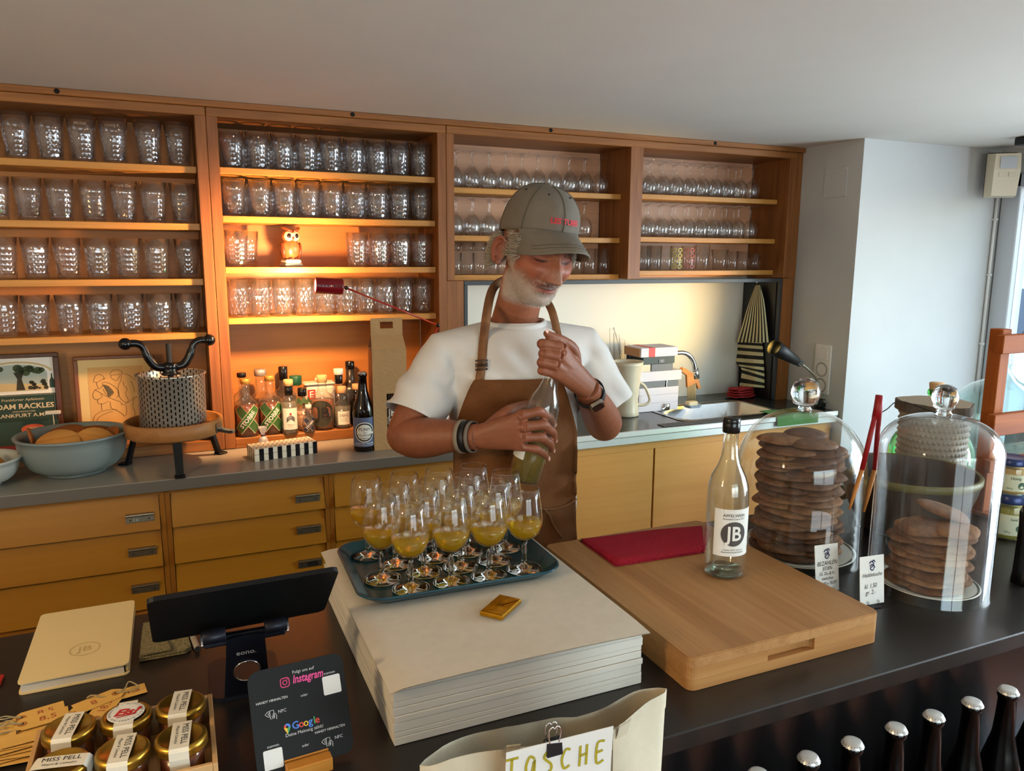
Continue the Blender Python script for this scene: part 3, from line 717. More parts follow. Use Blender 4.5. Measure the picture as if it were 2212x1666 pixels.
# --- apple press
pp = PZ(382, 985, zc); AP = thing('apple_press', 'small tabletop fruit press with perforated cylinder and black twin handle', 'fruit press', (pp.x, 2.565, zc), rz=rad(8))
press_wood = wood('press_wood', (150, 98, 50), (178, 124, 70), 0, 1.0, .5)
blk = plain('black_iron', (12, 12, 14), .6, spec=.25)
for a in (-95, 25, 150):
    c_, s_ = cos(rad(a)), sin(rad(a))
    MB().at((0, 0, 0), (0, 0, rad(a))).add([(.115, -.013, .11), (.115, .013, .11), (.125, .013, .11), (.125, -.013, .11), (.148, -.011, 0), (.148, .011, 0), (.160, .011, 0), (.160, -.011, 0)], [(0, 3, 2, 1), (4, 5, 6, 7), (0, 1, 5, 4), (1, 2, 6, 5), (2, 3, 7, 6), (3, 0, 4, 7)]).build('leg', blk, AP)
    MB().at((0, 0, 0), (0, 0, rad(a))).box(.145, -.015, -.0002, .178, .015, .006, bev=.002).build('foot', blk, AP)
dish = MB().lathe([(0, .098), (.13, .098), (.142, .106), (.143, .146), (.139, .149), (.131, .147), (.130, .116), (0, .114)], 56).build('dish', press_wood, AP)
sp = MB(); sp.grid(lambda u, v: (.136 + .055 * v, .013 * (1 - .15 * v) * cos(pi * (1 + u)) , .122 - .010 * v - .013 * (1 - .1 * v) * sin(pi * u) + (.004 if v > .95 else 0)), 10, 5)
sp = sp.build('spout', plain('tin', (150, 146, 138), .3, 1.0), AP, rot=(0, 0, rad(-35)))
MB().at((cos(rad(-35)) * .143, sin(rad(-35)) * .143, .122), (0, 0, rad(-35))).box(0, -.018, -.014, .003, .018, .016, bev=.001).build('spout_plate', MATS['tin'], AP)
t = NT('perforated_steel')
tc = t.t.nodes.new('ShaderNodeTexCoord'); sx = t.t.nodes.new('ShaderNodeSeparateXYZ'); t.l(tc.outputs['Object'], sx.inputs[0])
ang = t.math('MULTIPLY', t.math('ARCTAN2', sx.outputs[1], sx.outputs[0]), 52 / (2 * pi)); zz = t.math('MULTIPLY', sx.outputs[2], 58)
row = t.math('FLOOR', t.math('MULTIPLY', ang, 1.0)); off = t.math('MULTIPLY', t.math('MODULO', t.math('ABSOLUTE', row), 2.0), .5)
fa = t.math('ABSOLUTE', t.math('SUBTRACT', t.math('FRACT', ang), .5)); fz = t.math('ABSOLUTE', t.math('SUBTRACT', t.math('FRACT', t.math('ADD', zz, off)), .5))
hole_f = t.math('MULTIPLY', t.math('LESS_THAN', fa, .17), t.math('LESS_THAN', fz, .30))
mixc = t.ramp(hole_f, [(.4, srgb(196, 190, 178)), (.6, srgb(24, 20, 16))]); t.bsdf(mixc, .36, .75); t.bump(t.math('SUBTRACT', 1.0, hole_f), .8, .003)
perf = t.m
cy = MB().lathe([(.096, .116), (.0965, .118), (.0985, .285), (.102, .288), (.102, .293), (.0985, .294), (.0965, .288), (.0945, .12), (0, .118)], 64).build('cylinder', perf, AP)
MB().lathe([(0, .262), (.092, .262), (.093, .268), (0, .27)], 40).build('press_plate', press_wood, AP)
zt = []
for k in range(70):
    z = .262 + .122 * k / 69; zt.append((.0082 + (.0016 if k % 2 else -.0006), z))
MB().lathe([(0, .262)] + zt + [(0, .385)], 16).build('screw', plain('screw_steel', (66, 60, 56), .5, .7), AP)
MB().lathe([(0, .288), (.026, .288), (.028, .292), (.021, .297), (.023, .31), (.024, .318), (.02, .326), (0, .327)], 24).build('hub', black_gl, AP)
for s in (-1, 1):
    pts = smooth_line([(s * .012, 0, .312), (s * .038, 0, .316), (s * .058, 0, .342), (s * .072, 0, .378), (s * .09, 0, .390), (s * .112, 0, .390)], 5)
    h = MB().tube(pts, [.0135] * (len(pts) // 2) + [.0115] * (len(pts) - len(pts) // 2), 12).build('handle_arm', black_gl, AP)
    MB().at((s * .120, 0, .390)).sphere(.0185, seg=20, rings=14).build('handle_knob', black_gl, AP)

# --- bottles on the base board under the owl
zb2 = 1.0006
liq_amber = plain('liquid_amber', (150, 74, 10), .15, Transmission_Weight=.55, IOR=1.35)
g_clear = thin_glass('bottle_clear', (.93, .95, .93), .02, 1.5, haze=.02, boost=1.5)
g_dark = plain('bottle_dark', (16, 12, 8), .08); g_gun = plain('bottle_gunmetal', (70, 66, 60), .3, .6)
caps = dict(black=black_gl, gold=plain('cap_gold', (196, 160, 80), .3, .6), silver=plain('cap_silver', (176, 172, 168), .35, .6), green=plain('cap_green', (24, 78, 58), .4), cork=cork_m, white=plain('cap_white', (226, 214, 200), .5))
def spirit(name, label, loc, H, R, neck, shoulder=.62, cap='black', caph=.02, capr=None, body=None, liquid=None, level=.5, cap2=None, seg=28, flat=1.0, rz=0):
    b = thing(name, label, 'bottle', loc, rz=rz); hb = H - caph * .7; zs = H * shoulder
    prof = [(0, 0.002), (R * .6, 0), (R - .002, 0), (R, .003), (R, zs - R * .35), (R * .94, zs - R * .12), (R * .7, zs + R * .1), (neck * 1.25, zs + R * .32), (neck, zs + R * .6), (neck, hb), (neck * .8, hb)]
    MB().lathe(prof, seg, ry=flat).build('body', body or g_clear, b)
    if liquid:
        zl = zs * level
        MB().lathe([(0, .006), (R - .004, .006), (R - .0025, .01), (R - .0025, min(zl, zs - R * .36)), (0, min(zl, zs - R * .36))], seg, ry=flat).build('liquid', liquid, b)
    cr = capr or neck * 1.25
    MB().cyl(cr, H - caph, H, 20, bev=.0015).build('cap', caps[cap], b)
    if cap2: MB().cyl(neck * 1.12, H - caph - .034, H - caph - .0005, 20, bev=.001).build('capsule', caps[cap2], b)
    return b
def bpos(px, y): p = PY(px, 930, y); return (p.x, y, zb2)
green_x = plain('label_green', (52, 108, 36), .5); blue_x = plain('label_blue', (28, 36, 74), .5); line_c = plain('label_line', (222, 206, 180), .6)
def x_label(b, R, z, s, mat, txt, tsz, flat=1.0):
    a = rad(38); mp = cyl_map(R, z, -pi / 2, .0005); mp2 = cyl_map(R, z, -pi / 2, .001); mp3 = cyl_map(R, z, -pi / 2, .0003)
    def bar(rot, L, W_, n=12):
        v, f = strip_quads(-L / 2, -W_ / 2, L / 2, W_ / 2, n); return place2d((v, f), 0, 0, rot)
    decal('x_outline', [bar(rad(50), s * 1.95, s * .56), bar(rad(-50), s * 1.95, s * .56)], mp3, line_c, b)
    x = decal('x_label', [bar(rad(50), s * 1.9, s * .5), bar(rad(-50), s * 1.9, s * .5)], mp, mat, b)
    decal('lettering', [place2d(text2d(txt, tsz, .015), 0, 0, rad(50))], mp2, ink_white, b)
b = spirit('liquor_bottle', 'amber liquor bottle with big green X label, nearest the left post', bpos(535, 2.745), .200, .040, .013, .60, 'gold', .018, .017, liquid=liq_amber, level=.9); x_label(b, .040, .062, .056, green_x, 'STOBBE', .0205)
b = spirit('liquor_bottle', 'amber liquor bottle with green X label, half hidden by the clear white-labelled one', bpos(587, 2.755), .205, .042, .013, .60, 'gold', .018, .017, liquid=liq_amber, level=.9, ); x_label(b, .042, .064, .058, green_x, 'STOBBE', .0205)
spirit('liquor_bottle', 'slim black-capped bottle behind the first X-labelled one', bpos(528, 2.855), .205, .030, .011, .62, 'black', .016, .016, liquid=liq_amber)
spirit('liquor_bottle', 'tall round-shouldered bottle with silver-grey cap at the back', bpos(568, 2.845), .216, .042, .017, .55, 'silver', .024, .021, liquid=plain('liquid_cognac', (86, 40, 10), .15), level=.95)
spirit('liquor_bottle', 'tall bottle with long black capsule at the back', bpos(617, 2.893), .215, .045, .014, .56, 'black', .05, .0165, liquid=plain('liquid_brown', (60, 34, 14), .2), level=.95)
b = spirit('gin_bottle', 'clear bottle with white label, black neck band and pale stopper', bpos(627, 2.72), .192, .0285, .0125, .64, 'cork', .022, .0165, cap2='black', liquid=plain('liquid_clear', (210, 206, 190), .1, Transmission_Weight=.8), level=.95)
wl = cyl_map(.0285, 0, -pi / 2, .0005); wl2 = cyl_map(.0285, 0, -pi / 2, .001)
decal('label_paper', [strip_quads(-.027, .018, .027, .094, 14)], wl, paper_w, b)
decal('label_print', [ribbon2d([[(x, .058 + .010 * cos(x * 90) - k * .0035 * 1.2 - abs(x) * .25) for x in [-.014 + .028 * i / 8 for i in range(9)]] for k in range(4)], .002), place2d(text2d('Apfelbrand', .0055), 0, .036), place2d(text2d('mild & fein', .004), 0, .03), place2d(text2d('0,5 l   40% vol', .004), 0, .024)], wl2, ink, b)
decal('label_mark', [poly2d(circ(.004, 12, (0, .074)))], wl2, plain('mark_red', (196, 50, 40), .6), b)
spirit('liquor_bottle', 'bottle with fat dark green cap behind the white-labelled bottle', bpos(643, 2.815), .190, .036, .013, .58, 'green', .034, .022, liquid=plain('liquid_pale', (150, 140, 110), .15))
tn = thing('tea_tin', 'white tin with red lettered patch and knob lid, behind the bottles', 'tin', bpos(692, 2.88))
MB().box(-.055, -.03, 0, .055, .03, .142, bev=.01).build('body', plain('tin_cream', (226, 208, 192), .4), tn); MB().box(-.057, -.032, .1425, .057, .032, .152, bev=.004).build('lid', MATS['tin_cream'], tn); MB().cyl(.014, .1525, .168, 20, bev=.004).build('knob', MATS['tin_cream'], tn)
tp = plane_map((0, -.0303, 0), (1, 0, 0), (0, 0, 1), .0004); tp2 = plane_map((0, -.0308, 0), (1, 0, 0), (0, 0, 1), .0004)
decal('red_patch', [poly2d([(-.046, .09), (-.018, .09), (-.018, .128), (-.046, .128)])], tp, MATS['mark_red'], tn); decal('lettering', [place2d(text2d('E', .034, .01), -.032, .109)], tp2, ink_white, tn)
b = spirit('liquor_bottle', 'small leafy-decorated bottle with round black top in the middle', bpos(656, 2.757), .152, .030, .010, .6, 'black', .028, .016, liquid=plain('liquid_pink', (196, 150, 120), .2), level=.8)
leaf_m = plain('leaf_green', (44, 74, 34), .6)
for k in range(7):
    a = rad(-150 + k * 20); MB().at((cos(a) * .027, sin(a) * .027, .103 + .008 * (k % 2)), (rad(60), 0, a + pi / 2)).add([(0, -.012, 0), (.008, 0, .002), (0, .013, .006), (-.008, 0, .002)], [(0, 1, 2, 3)]).build('leaf', leaf_m, b)
decal('lettering', [place2d(text2d('ANGEL', .017, .02), 0, .068), place2d(text2d('PINK', .013, .02), 0, .052)], cyl_map(.030, 0, -pi / 2, .0006), plain('ink_rose', (226, 170, 150), .6), b)
b = spirit('miniature_bottle', 'miniature liquor bottle with small navy X label', bpos(668, 2.715), .098, .021, .009, .62, 'white', .014, .011, liquid=liq_amber, level=.4); x_label(b, .021, .030, .030, blue_x, 'STOBBE', .0105)
b = spirit('liquor_bottle', 'stout clear bottle with big dark round emblem reading JB, cork stopper', bpos(699, 2.755), .196, .0415, .015, .62, 'cork', .026, .0185, liquid=plain('liquid_rose', (176, 110, 80), .15, Transmission_Weight=.5), level=.95)
decal('round_emblem', [([(0, 0)] + circ(.048, 28, (0, 0), .048), [(0, k + 1, (k + 1) % 28 + 1) for k in range(28)])], cyl_map(.0415, .062, -pi / 2 - .35, .0006), plain('emblem_olive', (58, 56, 40), .5), b)
decal('lettering', [text2d('JB', .056, .02)], cyl_map(.0415, .062, -pi / 2 - .15, .0011), ink, b)
spirit('liquor_bottle', 'bottle with pale stopper over a black neck band at the back right', bpos(735, 2.825), .206, .036, .013, .56, 'white', .022, .018, cap2='black', liquid=liq_amber)
b = spirit('gin_bottle', 'squat clear bottle with octagonal white label and cork', bpos(741, 2.745), .152, .030, .011, .58, 'cork', .024, .016, liquid=MATS['liquid_clear'], level=.9)
oc = [(-.024, .018), (-.02, .014), (.02, .014), (.024, .018), (.024, .056), (.018, .066), (-.018, .066), (-.024, .056)]
sub = lambda pts, sx_=1: ([(0, .04)] + pts, [(0, k + 1, (k + 1) % len(pts) + 1) for k in range(len(pts))])
decal('label_paper', [strip_quads(-.023, .015, .023, .064, 10)], cyl_map(.030, 0, -pi / 2, .0006), paper_w, b); decal('label_print', [place2d(text2d('[djin]', .015), 0, .05), ribbon2d([[(-.021, .018), (.021, .018), (.021, .061), (-.021, .061), (-.021, .018)]], .001), place2d(text2d('Dry Gin', .006), 0, .036), place2d(text2d('Handcrafted', .005), 0, .029)], cyl_map(.030, 0, -pi / 2, .0011), ink, b)
spirit('liquor_bottle', 'big gunmetal bulbous bottle with black stopper at the back right', bpos(760, 2.895), .222, .044, .016, .58, 'black', .03, .0175, body=g_gun)
spirit('liquor_bottle', 'dark brown bottle squeezed behind the beer bottle', bpos(772, 2.79), .150, .03, .011, .6, 'cork', .02, .015, body=g_dark)

# --- beer bottle with blue label, on the counter
pb3 = PZ(787, 972, zc)
def crown(R=.0155): 
    m = MB(); n = 21; prof = []
    vs = []; fs = []
    rings = [(0, .0065), (R * .7, .0065), (R * .88, .0055), (R * .98, .002), (R * 1.08, -.0005)]
    vs = [(0, 0, rings[0][1])]
    for i, (r, z) in enumerate(rings[1:]):
        for k in range(n * 2):
            rr = r * (1 + (.045 * (1 if k % 2 else -1) if i >= 2 else 0)); a = pi * k / n; vs.append((rr * cos(a), rr * sin(a), z))
    N = n * 2
    fs = [(0, 1 + k, 1 + (k + 1) % N) for k in range(N)] + [(1 + i * N + k, 1 + (i + 1) * N + k, 1 + (i + 1) * N + (k + 1) % N, 1 + i * N + (k + 1) % N) for i in range(3) for k in range(N)]
    m.add(vs, fs, True); return m
def beer(label, loc, H=.232, R=.031, mat=None, cap=None, name='beer_bottle', grp=None):
    b = thing(name, label, 'bottle', loc, group=grp)
    MB().lathe([(0, .003), (R - .008, 0), (R - .002, .001), (R, .005), (R, H * .50), (R * .95, H * .56), (R * .70, H * .66), (R * .48, H * .76), (.0145, H * .85), (.0135, H - .014), (.0155, H - .012), (.0155, H - .005), (.0138, H - .003), (.0135, H)], 32).build('body', mat or g_dark, b)
    crown(.0145).at().build('crown_cap', cap, b, (0, 0, H - .0035)); return b
cap_gr = plain('crown_cap', (196, 194, 188), .35, .5)
bb = beer('dark beer bottle with blue label and round white emblem beside the carton', (pb3.x, pb3.y, zc), .268, .0352, plain('beer_brown', (22, 12, 6), .06), cap_gr)
_s = 1.19
def _cm(e): f_ = cyl_map(.0352, 0, -pi / 2 - .15, e); return lambda x, y: f_(x * _s, y * _s)
cm, cm2, cm3 = _cm(.0005), _cm(.001), _cm(.0014)
blue_l = plain('label_steel_blue', (84, 98, 136), .5)
decal('label_paper', [strip_quads(-.042, .016, .042, .100, 24)], cm, blue_l, bb)
def disk(r, c, n=28):
    v = [c] + [p for q in (.34, .67, 1.0) for p in circ(r * q, n, c)]
    return v, [(0, k + 1, (k + 1) % n + 1) for k in range(n)] + [(1 + j * n + k, 1 + (j + 1) * n + k, 1 + (j + 1) * n + (k + 1) % n, 1 + j * n + (k + 1) % n) for j in range(2) for k in range(n)]
decal('emblem', [disk(.029, (0, .058))], cm2, paper_w, bb)
decal('label_print', [ribbon2d([circ(.0245, 28, (0, .058))], .004), place2d(text2d('PLINY', .0125, .0), 0, .066), place2d(text2d('THE', .005), 0, .0565), place2d(text2d('YOUNGER', .009), 0, .049), place2d(text2d('Organic', .008, 0, .3), 0, .041)], cm3, ink, bb)
decal('label_band', [strip_quads(-.042, .020, .042, .0206, 20), place2d(text2d('SINGLE MALT BREWING', .0055), 0, .0255)], cm2, ink_white, bb)

# --- tied clear bag, patterned box, wine carton
pt = PZ(566, 962, zc)
tb = thing('sweet_bag', 'tiny cellophane bag tied with a purple ribbon in front of the liquor bottles', 'bag', (pt.x, 2.66, zc + .0))
cello = plain('cellophane', (196, 196, 204), .12, Alpha=.55, var=.25, vscale=120)
MB().lathe([(0, 0), (.012, .001), (.0175, .008), (.0185, .022), (.014, .038), (.006, .047), (.005, .05), (.010, .062), (.016, .078)], 15, False).build('wrap', cello, tb)
MB().at((0, 0, .0485)).lathe([(.0065, -.003), (.0085, 0), (.0065, .003)], 14).build('ribbon', plain('ribbon_purple', (70, 30, 70), .4), tb)
for k in range(8): MB().sphere(.0062, (random.uniform(-.009, .009), random.uniform(-.009, .009), .009 + .0045 * k % .026), 10, 8).build('sweet', plain('sweet_dark', (52, 50, 56), .5), tb)
a0, a1 = PZ(545, 999, zc), PZ(681, 980, zc)
bx = thing('patterned_box', 'low lidded box with black and white striped sides and dotted lid', 'box', ((a0.x + a1.x) / 2, (a0.y + a1.y) / 2 + .043, zc), rz=atan2(a1.y - a0.y, a1.x - a0.x) + .02)
L = (a1 - a0).length; Wd = .085; hb_ = .0415
ivory = plain('ivory_inlay', (222, 214, 194), .3); bonek = plain('black_inlay', (16, 16, 20), .25)
MB().box(-L / 2, -Wd / 2, 0, L / 2, Wd / 2, hb_ * .52, bev=.0006).build('base', ivory, bx); MB().box(-L / 2, -Wd / 2, hb_ * .54, L / 2, Wd / 2, hb_, bev=.001).build('lid', ivory, bx)
ns = 14
for k in range(ns):
    if k % 2 == 0: continue
    x0 = -L / 2 + L * k / ns; x1 = x0 + L / ns
    for s in (-1, 1):
        MB().box(x0, s * Wd / 2 - .0004, .0004, x1, s * Wd / 2 + .0004, hb_ - .0006).build('stripe', bonek, bx)
for k in range(1, 8, 2):
    y0 = -Wd / 2 + Wd * k / 8
    for s in (-1, 1): MB().box(s * L / 2 - .0004, y0, .0004, s * L / 2 + .0004, y0 + Wd / 8, hb_ - .0006).build('stripe', bonek, bx)
topm = plane_map((0, 0, hb_), (1, 0, 0), (0, 1, 0), .0004); dots = {0: [], 1: [], 2: []}
for i in range(13):
    for j in range(6):
        x = -L / 2 + L * (i + .5 + .3 * (j % 2)) / 13.5; y = -Wd / 2 + Wd * (j + .5) / 6
        dots[random.choice((0, 0, 0, 1, 2))].append(place2d(poly2d(circ(.0042, 9, ry=.0032)), x, y, random.uniform(0, 3)))
for k, c in enumerate(((104, 44, 34), (52, 34, 44), (70, 78, 50))): decal('inlay_dots', dots[k], topm, plain('inlay_%d' % k, c, .4), bx)
t = NT('carton_kraft'); v = t.coord(rot=(0, rad(38), 0)); wv = t.n('ShaderNodeTexWave'); t.l(v, wv.inputs[0]); wv.inputs['Scale'].default_value = 62; wv.bands_direction = 'X'
t.bsdf(t.ramp(wv.outputs['Fac'], [(.25, srgb(170, 132, 88)), (.65, srgb(198, 162, 114))]), .75); t.bump(wv.outputs['Fac'], .5, .002); carton = t.m
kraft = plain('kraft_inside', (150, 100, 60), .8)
c0 = PZ(812, 975, zc); cw = .116; cd = .090; ch = .448
wc = thing('wine_carton', 'tall corrugated cardboard bottle carrier with a label window, behind the man', 'carton', (c0.x + cw / 2, c0.y + cd / 2 + .004, zc), rz=rad(-4))
zt_ = .345
fwin = dict(x0=-.012, x1=.048, z0=.055, z1=.195)
fb = lambda x0, z0, x1, z1: MB().box(x0, -cd / 2, z0, x1, -cd / 2 + .003, z1)
m = MB(); 
for a in ((-cw / 2, 0, cw / 2, fwin['z0']), (-cw / 2, fwin['z1'], cw / 2, zt_), (-cw / 2, fwin['z0'], fwin['x0'], fwin['z1']), (fwin['x1'], fwin['z0'], cw / 2, fwin['z1'])): m.box(a[0], -cd / 2, a[1], a[2], -cd / 2 + .003, a[3])
m.build('front_panel', carton, wc)
MB().box(-cw / 2, cd / 2 - .003, 0, cw / 2, cd / 2, zt_).build('rear_panel', carton, wc)
for s in (-1, 1):
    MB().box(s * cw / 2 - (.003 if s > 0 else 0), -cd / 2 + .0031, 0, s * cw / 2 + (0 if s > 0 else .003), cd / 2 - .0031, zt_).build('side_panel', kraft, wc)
# sloping top panels meeting in the handle flap
def slant(y0, z0, y1, z1, th=.003):
    return MB().add([(-cw / 2, y0, z0), (cw / 2, y0, z0), (cw / 2 - .004, y1, z1), (-cw / 2 + .004, y1, z1), (-cw / 2, y0 + th, z0), (cw / 2, y0 + th, z0), (cw / 2 - .004, y1 + th, z1), (-cw / 2 + .004, y1 + th, z1)], [(0, 1, 2, 3), (7, 6, 5, 4), (0, 4, 5, 1), (1, 5, 6, 2), (2, 6, 7, 3), (3, 7, 4, 0)])
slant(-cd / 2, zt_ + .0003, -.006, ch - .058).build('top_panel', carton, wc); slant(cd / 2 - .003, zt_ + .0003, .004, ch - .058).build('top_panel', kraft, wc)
# flap with slot
m = MB(); w2 = cw / 2 - .004; sl = .022
for a in ((-w2, ch - .0575, w2, ch - .035), (-w2, ch - .012, w2, ch), (-w2, ch - .035, -sl, ch - .012), (sl, ch - .035, w2, ch - .012)): m.box(a[0], -.0065, a[1], a[2], -.002, a[3])
m.build('handle_flap', carton, wc)
bt = spirit('wine_bottle', 'brown wine bottle inside the cardboard carrier, seen through its window', (wc.location.x + .01, wc.location.y, zc + .001), .315, .0375, .013, .66, 'black', .02, .014, body=plain('wine_brown', (44, 20, 8), .08))
bm = cyl_map(.0335, 0, -pi / 2 - .1, .0006); bm2 = cyl_map(.0335, 0, -pi / 2 - .1, .0011); bm3 = cyl_map(.0335, 0, -pi / 2 - .1, .0016)
def jb_label(b, R, z0, w_=.062, h=.075, a0=-pi / 2):
    f1, f2, f3 = cyl_map(R, z0, a0, .0006), cyl_map(R, z0, a0, .0012), cyl_map(R, z0, a0, .0028); s = w_ / .062
    decal('label_paper', [strip_quads(-w_ / 2, 0, w_ / 2, h, 18)], f1, paper_w, b)
    decal('round_emblem', [disk(.0185 * s, (-.002 * s, h * .48), 32)], f2, plain('emblem_grey', (74, 68, 66), .6), b)
    decal('emblem_letters', [place2d(text2d('JB', .030 * s, .02, 0, .85), -.002 * s, h * .48)], f3, ink_white, b)
    decal('label_print', [place2d(text2d('APFELWEIN', .0062 * s, .0), -.002 * s, h * .87), place2d(text2d('Streuobst Cuvee 2021', .0036 * s), -.002 * s, h * .80), place2d(text2d('trocken  0,75 l  6,5% vol', .0030 * s), -.002 * s, h * .14), place2d(text2d('Bembelwirtschaft Frankfurt', .0030 * s), -.002 * s, h * .09), place2d(text2d('0,75 L  6,0% VOL', .0045 * s), w_ * .43, h * .30, pi / 2)], f2, ink, b)
jb_label(bt, .0375, .085, .070, .085, -pi / 2 - .1)
spirit('wine_bottle', 'pale-capped bottle hidden behind the cardboard carrier', (wc.location.x + .035, 2.66, zc), .275, .034, .013, .62, 'white', .018, .015, body=g_dark)
pa = PY(942, 905, 2.52)
o = thing('paper_bag', 'white paper bag with red apple logo behind the man\'s elbow', 'bag', (pa.x + .03, 2.52, zc))
MB().box(-.05, -.03, 0, .05, .03, .16, bev=.003).build('body', paper_w, o)
lm = plane_map((0, -.0304, 0), (1, 0, 0), (0, 0, 1)); decal('logo', [place2d(text2d('Apfel', .030, 0, .2), 0, .085, .25), ribbon2d([circ(.038, 24, (0, .088))], .0016), ribbon2d([smooth_line([(-.01, .11), (0, .104), (.012, .118), (0, .104), (-.004, .122)])], .003)], lm, plain('logo_red', (150, 52, 44), .6), o)

# --- owl figurine
po = PY(628, 568, 2.80)
ow = thing('owl_figurine', 'brown ceramic owl with big dark eyes perched on a white book', 'figurine', (po.x, 2.79, B2[2] + .0006), rz=rad(16)); ow.scale = (1.06, 1.06, 1.12)
MB().box(-.030, -.026, 0, .030, .026, .010, bev=.002).build('lower_book', plain('owl_grey', (150, 140, 134), .5), ow)
MB().box(-.027, -.024, .0105, .027, .024, .022, bev=.004).build('upper_book', plain('owl_white', (226, 206, 186), .4), ow)
ob_ = plain('owl_brown', (146, 82, 48), .28, var=.3, vscale=60); od = plain('owl_dark', (92, 46, 26), .25); oc_ = plain('owl_cream', (222, 188, 146), .35)
MB().at((0, 0, .022)).lathe([(0, 0), (.018, .002), (.026, .014), (.0305, .030), (.029, .046), (.022, .058), (.014, .064), (0, .066)], 28, ry=.85).build('body', ob_, ow)
MB().at((0, 0, .093)).sphere(.0275, seg=26, rings=16, sx=1.0, sy=.86, sz=.8).build('head', ob_, ow)
for s in (-1, 1):
    e = MB().at((s * .0125, -.0195, .094), (rad(90), 0, s * rad(22))).lathe([(0, .004), (.009, .0035), (.0145, .001), (.0155, -.003)], 22).build('eye_disc', oc_, ow)
    MB().at((s * .0125, -.0232, .095)).sphere(.0072, seg=16, rings=10, sy=.6).build('eye', plain('owl_eye', (20, 8, 6), .06), ow)
    MB().at((s * .029, .0, .05), (0, s * rad(8), 0)).sphere(.022, seg=18, rings=12, sx=.3, sy=.75, sz=1.15).build('wing', od, ow)
    MB().tube([(s * .002, -.024, .106), (s * .014, -.022, .112), (s * .026, -.010, .1185), (s * .033, -.002, .121)], [.004, .0052, .005, .0015], 10).build('brow_tuft', od, ow)
    for k in (-1, 0, 1): MB().at((s * .010 + k * .004, -.024, .0245)).sphere(.0028, seg=10, rings=8, sy=1.5).build('claw', plain('owl_claw', (60, 30, 20), .3), ow)
MB().at((0, -.0255, .088), (rad(-20), 0, 0)).lathe([(0, -.008), (.003, -.003), (.0042, .003), (0, .006)], 12).build('beak', plain('owl_beak', (96, 60, 30), .3), ow)

# --- red desk lamp
red_l = plain('lamp_red', (112, 14, 22), .25)
hp = PY(711, 618, 2.50); mp_ = mpp(hp)
LD = thing('desk_lamp', 'red metal desk lamp with cylindrical head and long thin arm', 'lamp', (.69, 2.60, zc))
L0 = Vector(LD.location); tl = lambda p: Vector(p) - L0
hl = 58 * mp_ / 2; hr = 17.5 * mp_
ax = Vector((1, -.05, -.06)).normalized()
hm = MB(); n = 30; rows = [(-hl, hr * .80), (-hl, hr * .97), (-hl + .003, hr), (hl - .004, hr), (hl, hr * .93), (hl, 0)]
q = Vector((0, 0, 1)).rotation_difference(ax)
hm.lathe([(.0, -hl + .012), (hr * .86, -hl + .010)] + [(r, z) for z, r in rows], 32)
hd = hm.build('lamp_head', red_l, LD); hd.rotation_mode = 'QUATERNION'; hd.rotation_quaternion = q; hd.location = tl(hp)
MB().lathe([(0, -hl + .0115), (hr * .8, -hl + .0115), (hr * .8, -hl + .0105), (0, -hl + .009)], 24).build('bulb_disc', emit('lamp_glow', (255, 170, 90), 8), hd)
for k in range(7):
    a = rad(-90 - 6); MB().at((cos(a) * hr * .985, sin(a) * hr * .985, -hl + .016 + k * .0105), (rad(90), 0, 0)).cyl(.0022, -.0016, .0016, 10).build('vent_hole', MATS['hole_black'] if k != 3 else plain('hole_painted_light', (240, 170, 110), .4), hd)  # fourth hole has lamp light painted in as a pale orange colour
j0 = PY(748, 622, 2.50); j1 = PY(946, 703, 2.50)
MB().tube([tl(hp + ax * hl), tl(j0)], .004, 10).build('neck', red_l, LD); MB().at(tl(j0)).sphere(.0065, seg=14, rings=10).build('joint', black_gl, LD)
MB().tube([tl(j0), tl(j1)], .0032, 10).build('arm', plain('lamp_red_arm', (170, 44, 26), .3), LD)
MB().at(tl(j1)).sphere(.007, seg=14, rings=10).build('joint', black_gl, LD)
MB().tube([tl(j1), (0, 0, .02)], .0032, 10).build('arm', MATS['lamp_red_arm'], LD); MB().cyl(.062, 0, .018, 36, bev=.003).build('base', red_l, LD)
ld = bpy.data.lights.new('desk_lamp_light', 'SPOT'); ld.energy = 34; ld.color = (1.0, .52, .22); ld.spot_size = rad(156); ld.spot_blend = .3; ld.shadow_soft_size = .02
lo = bpy.data.objects.new('desk_lamp_light', ld); C.objects.link(lo); lo.location = hp - ax * (hl + .012)
lo.rotation_euler = Vector((-.10, .97, -.18)).to_track_quat('-Z', 'Y').to_euler()
# ================================================================ sink side of the back counter
zs = .9678
white_pan = plain('panel_white', (226, 224, 214), .45)
bk = thing('splashback', 'white panel in a black surround behind the sink, below the double shelf', 'panel', (1.004, 2.70, zs))
MB().box(.0, .24, .0, 1.505, .252, .555).build('white_panel', white_pan, bk)
MB().box(1.506, .022, .0, 1.526, .252, .545).build('black_panel', plain('panel_black', (24, 24, 24), .4), bk)
bf = plain('frame_charcoal', (52, 56, 60), .45)
MB().box(-.016, .004, .546, 1.526, .020, .562, bev=.001).build('frame_bar', bf, bk); MB().box(-.016, .004, 0, -.002, .020, .5455, bev=.001).build('frame_bar', bf, bk); MB().box(1.512, .004, 0, 1.526, .020, .5455, bev=.001).build('frame_bar', bf, bk)
o = MB().box(.9200, 2.702, zs, .985, 2.84, 1.5305).build('shelf_post', oakz); tag(o, 'varnished wooden post between the owl shelf and the white splashback', 'post')

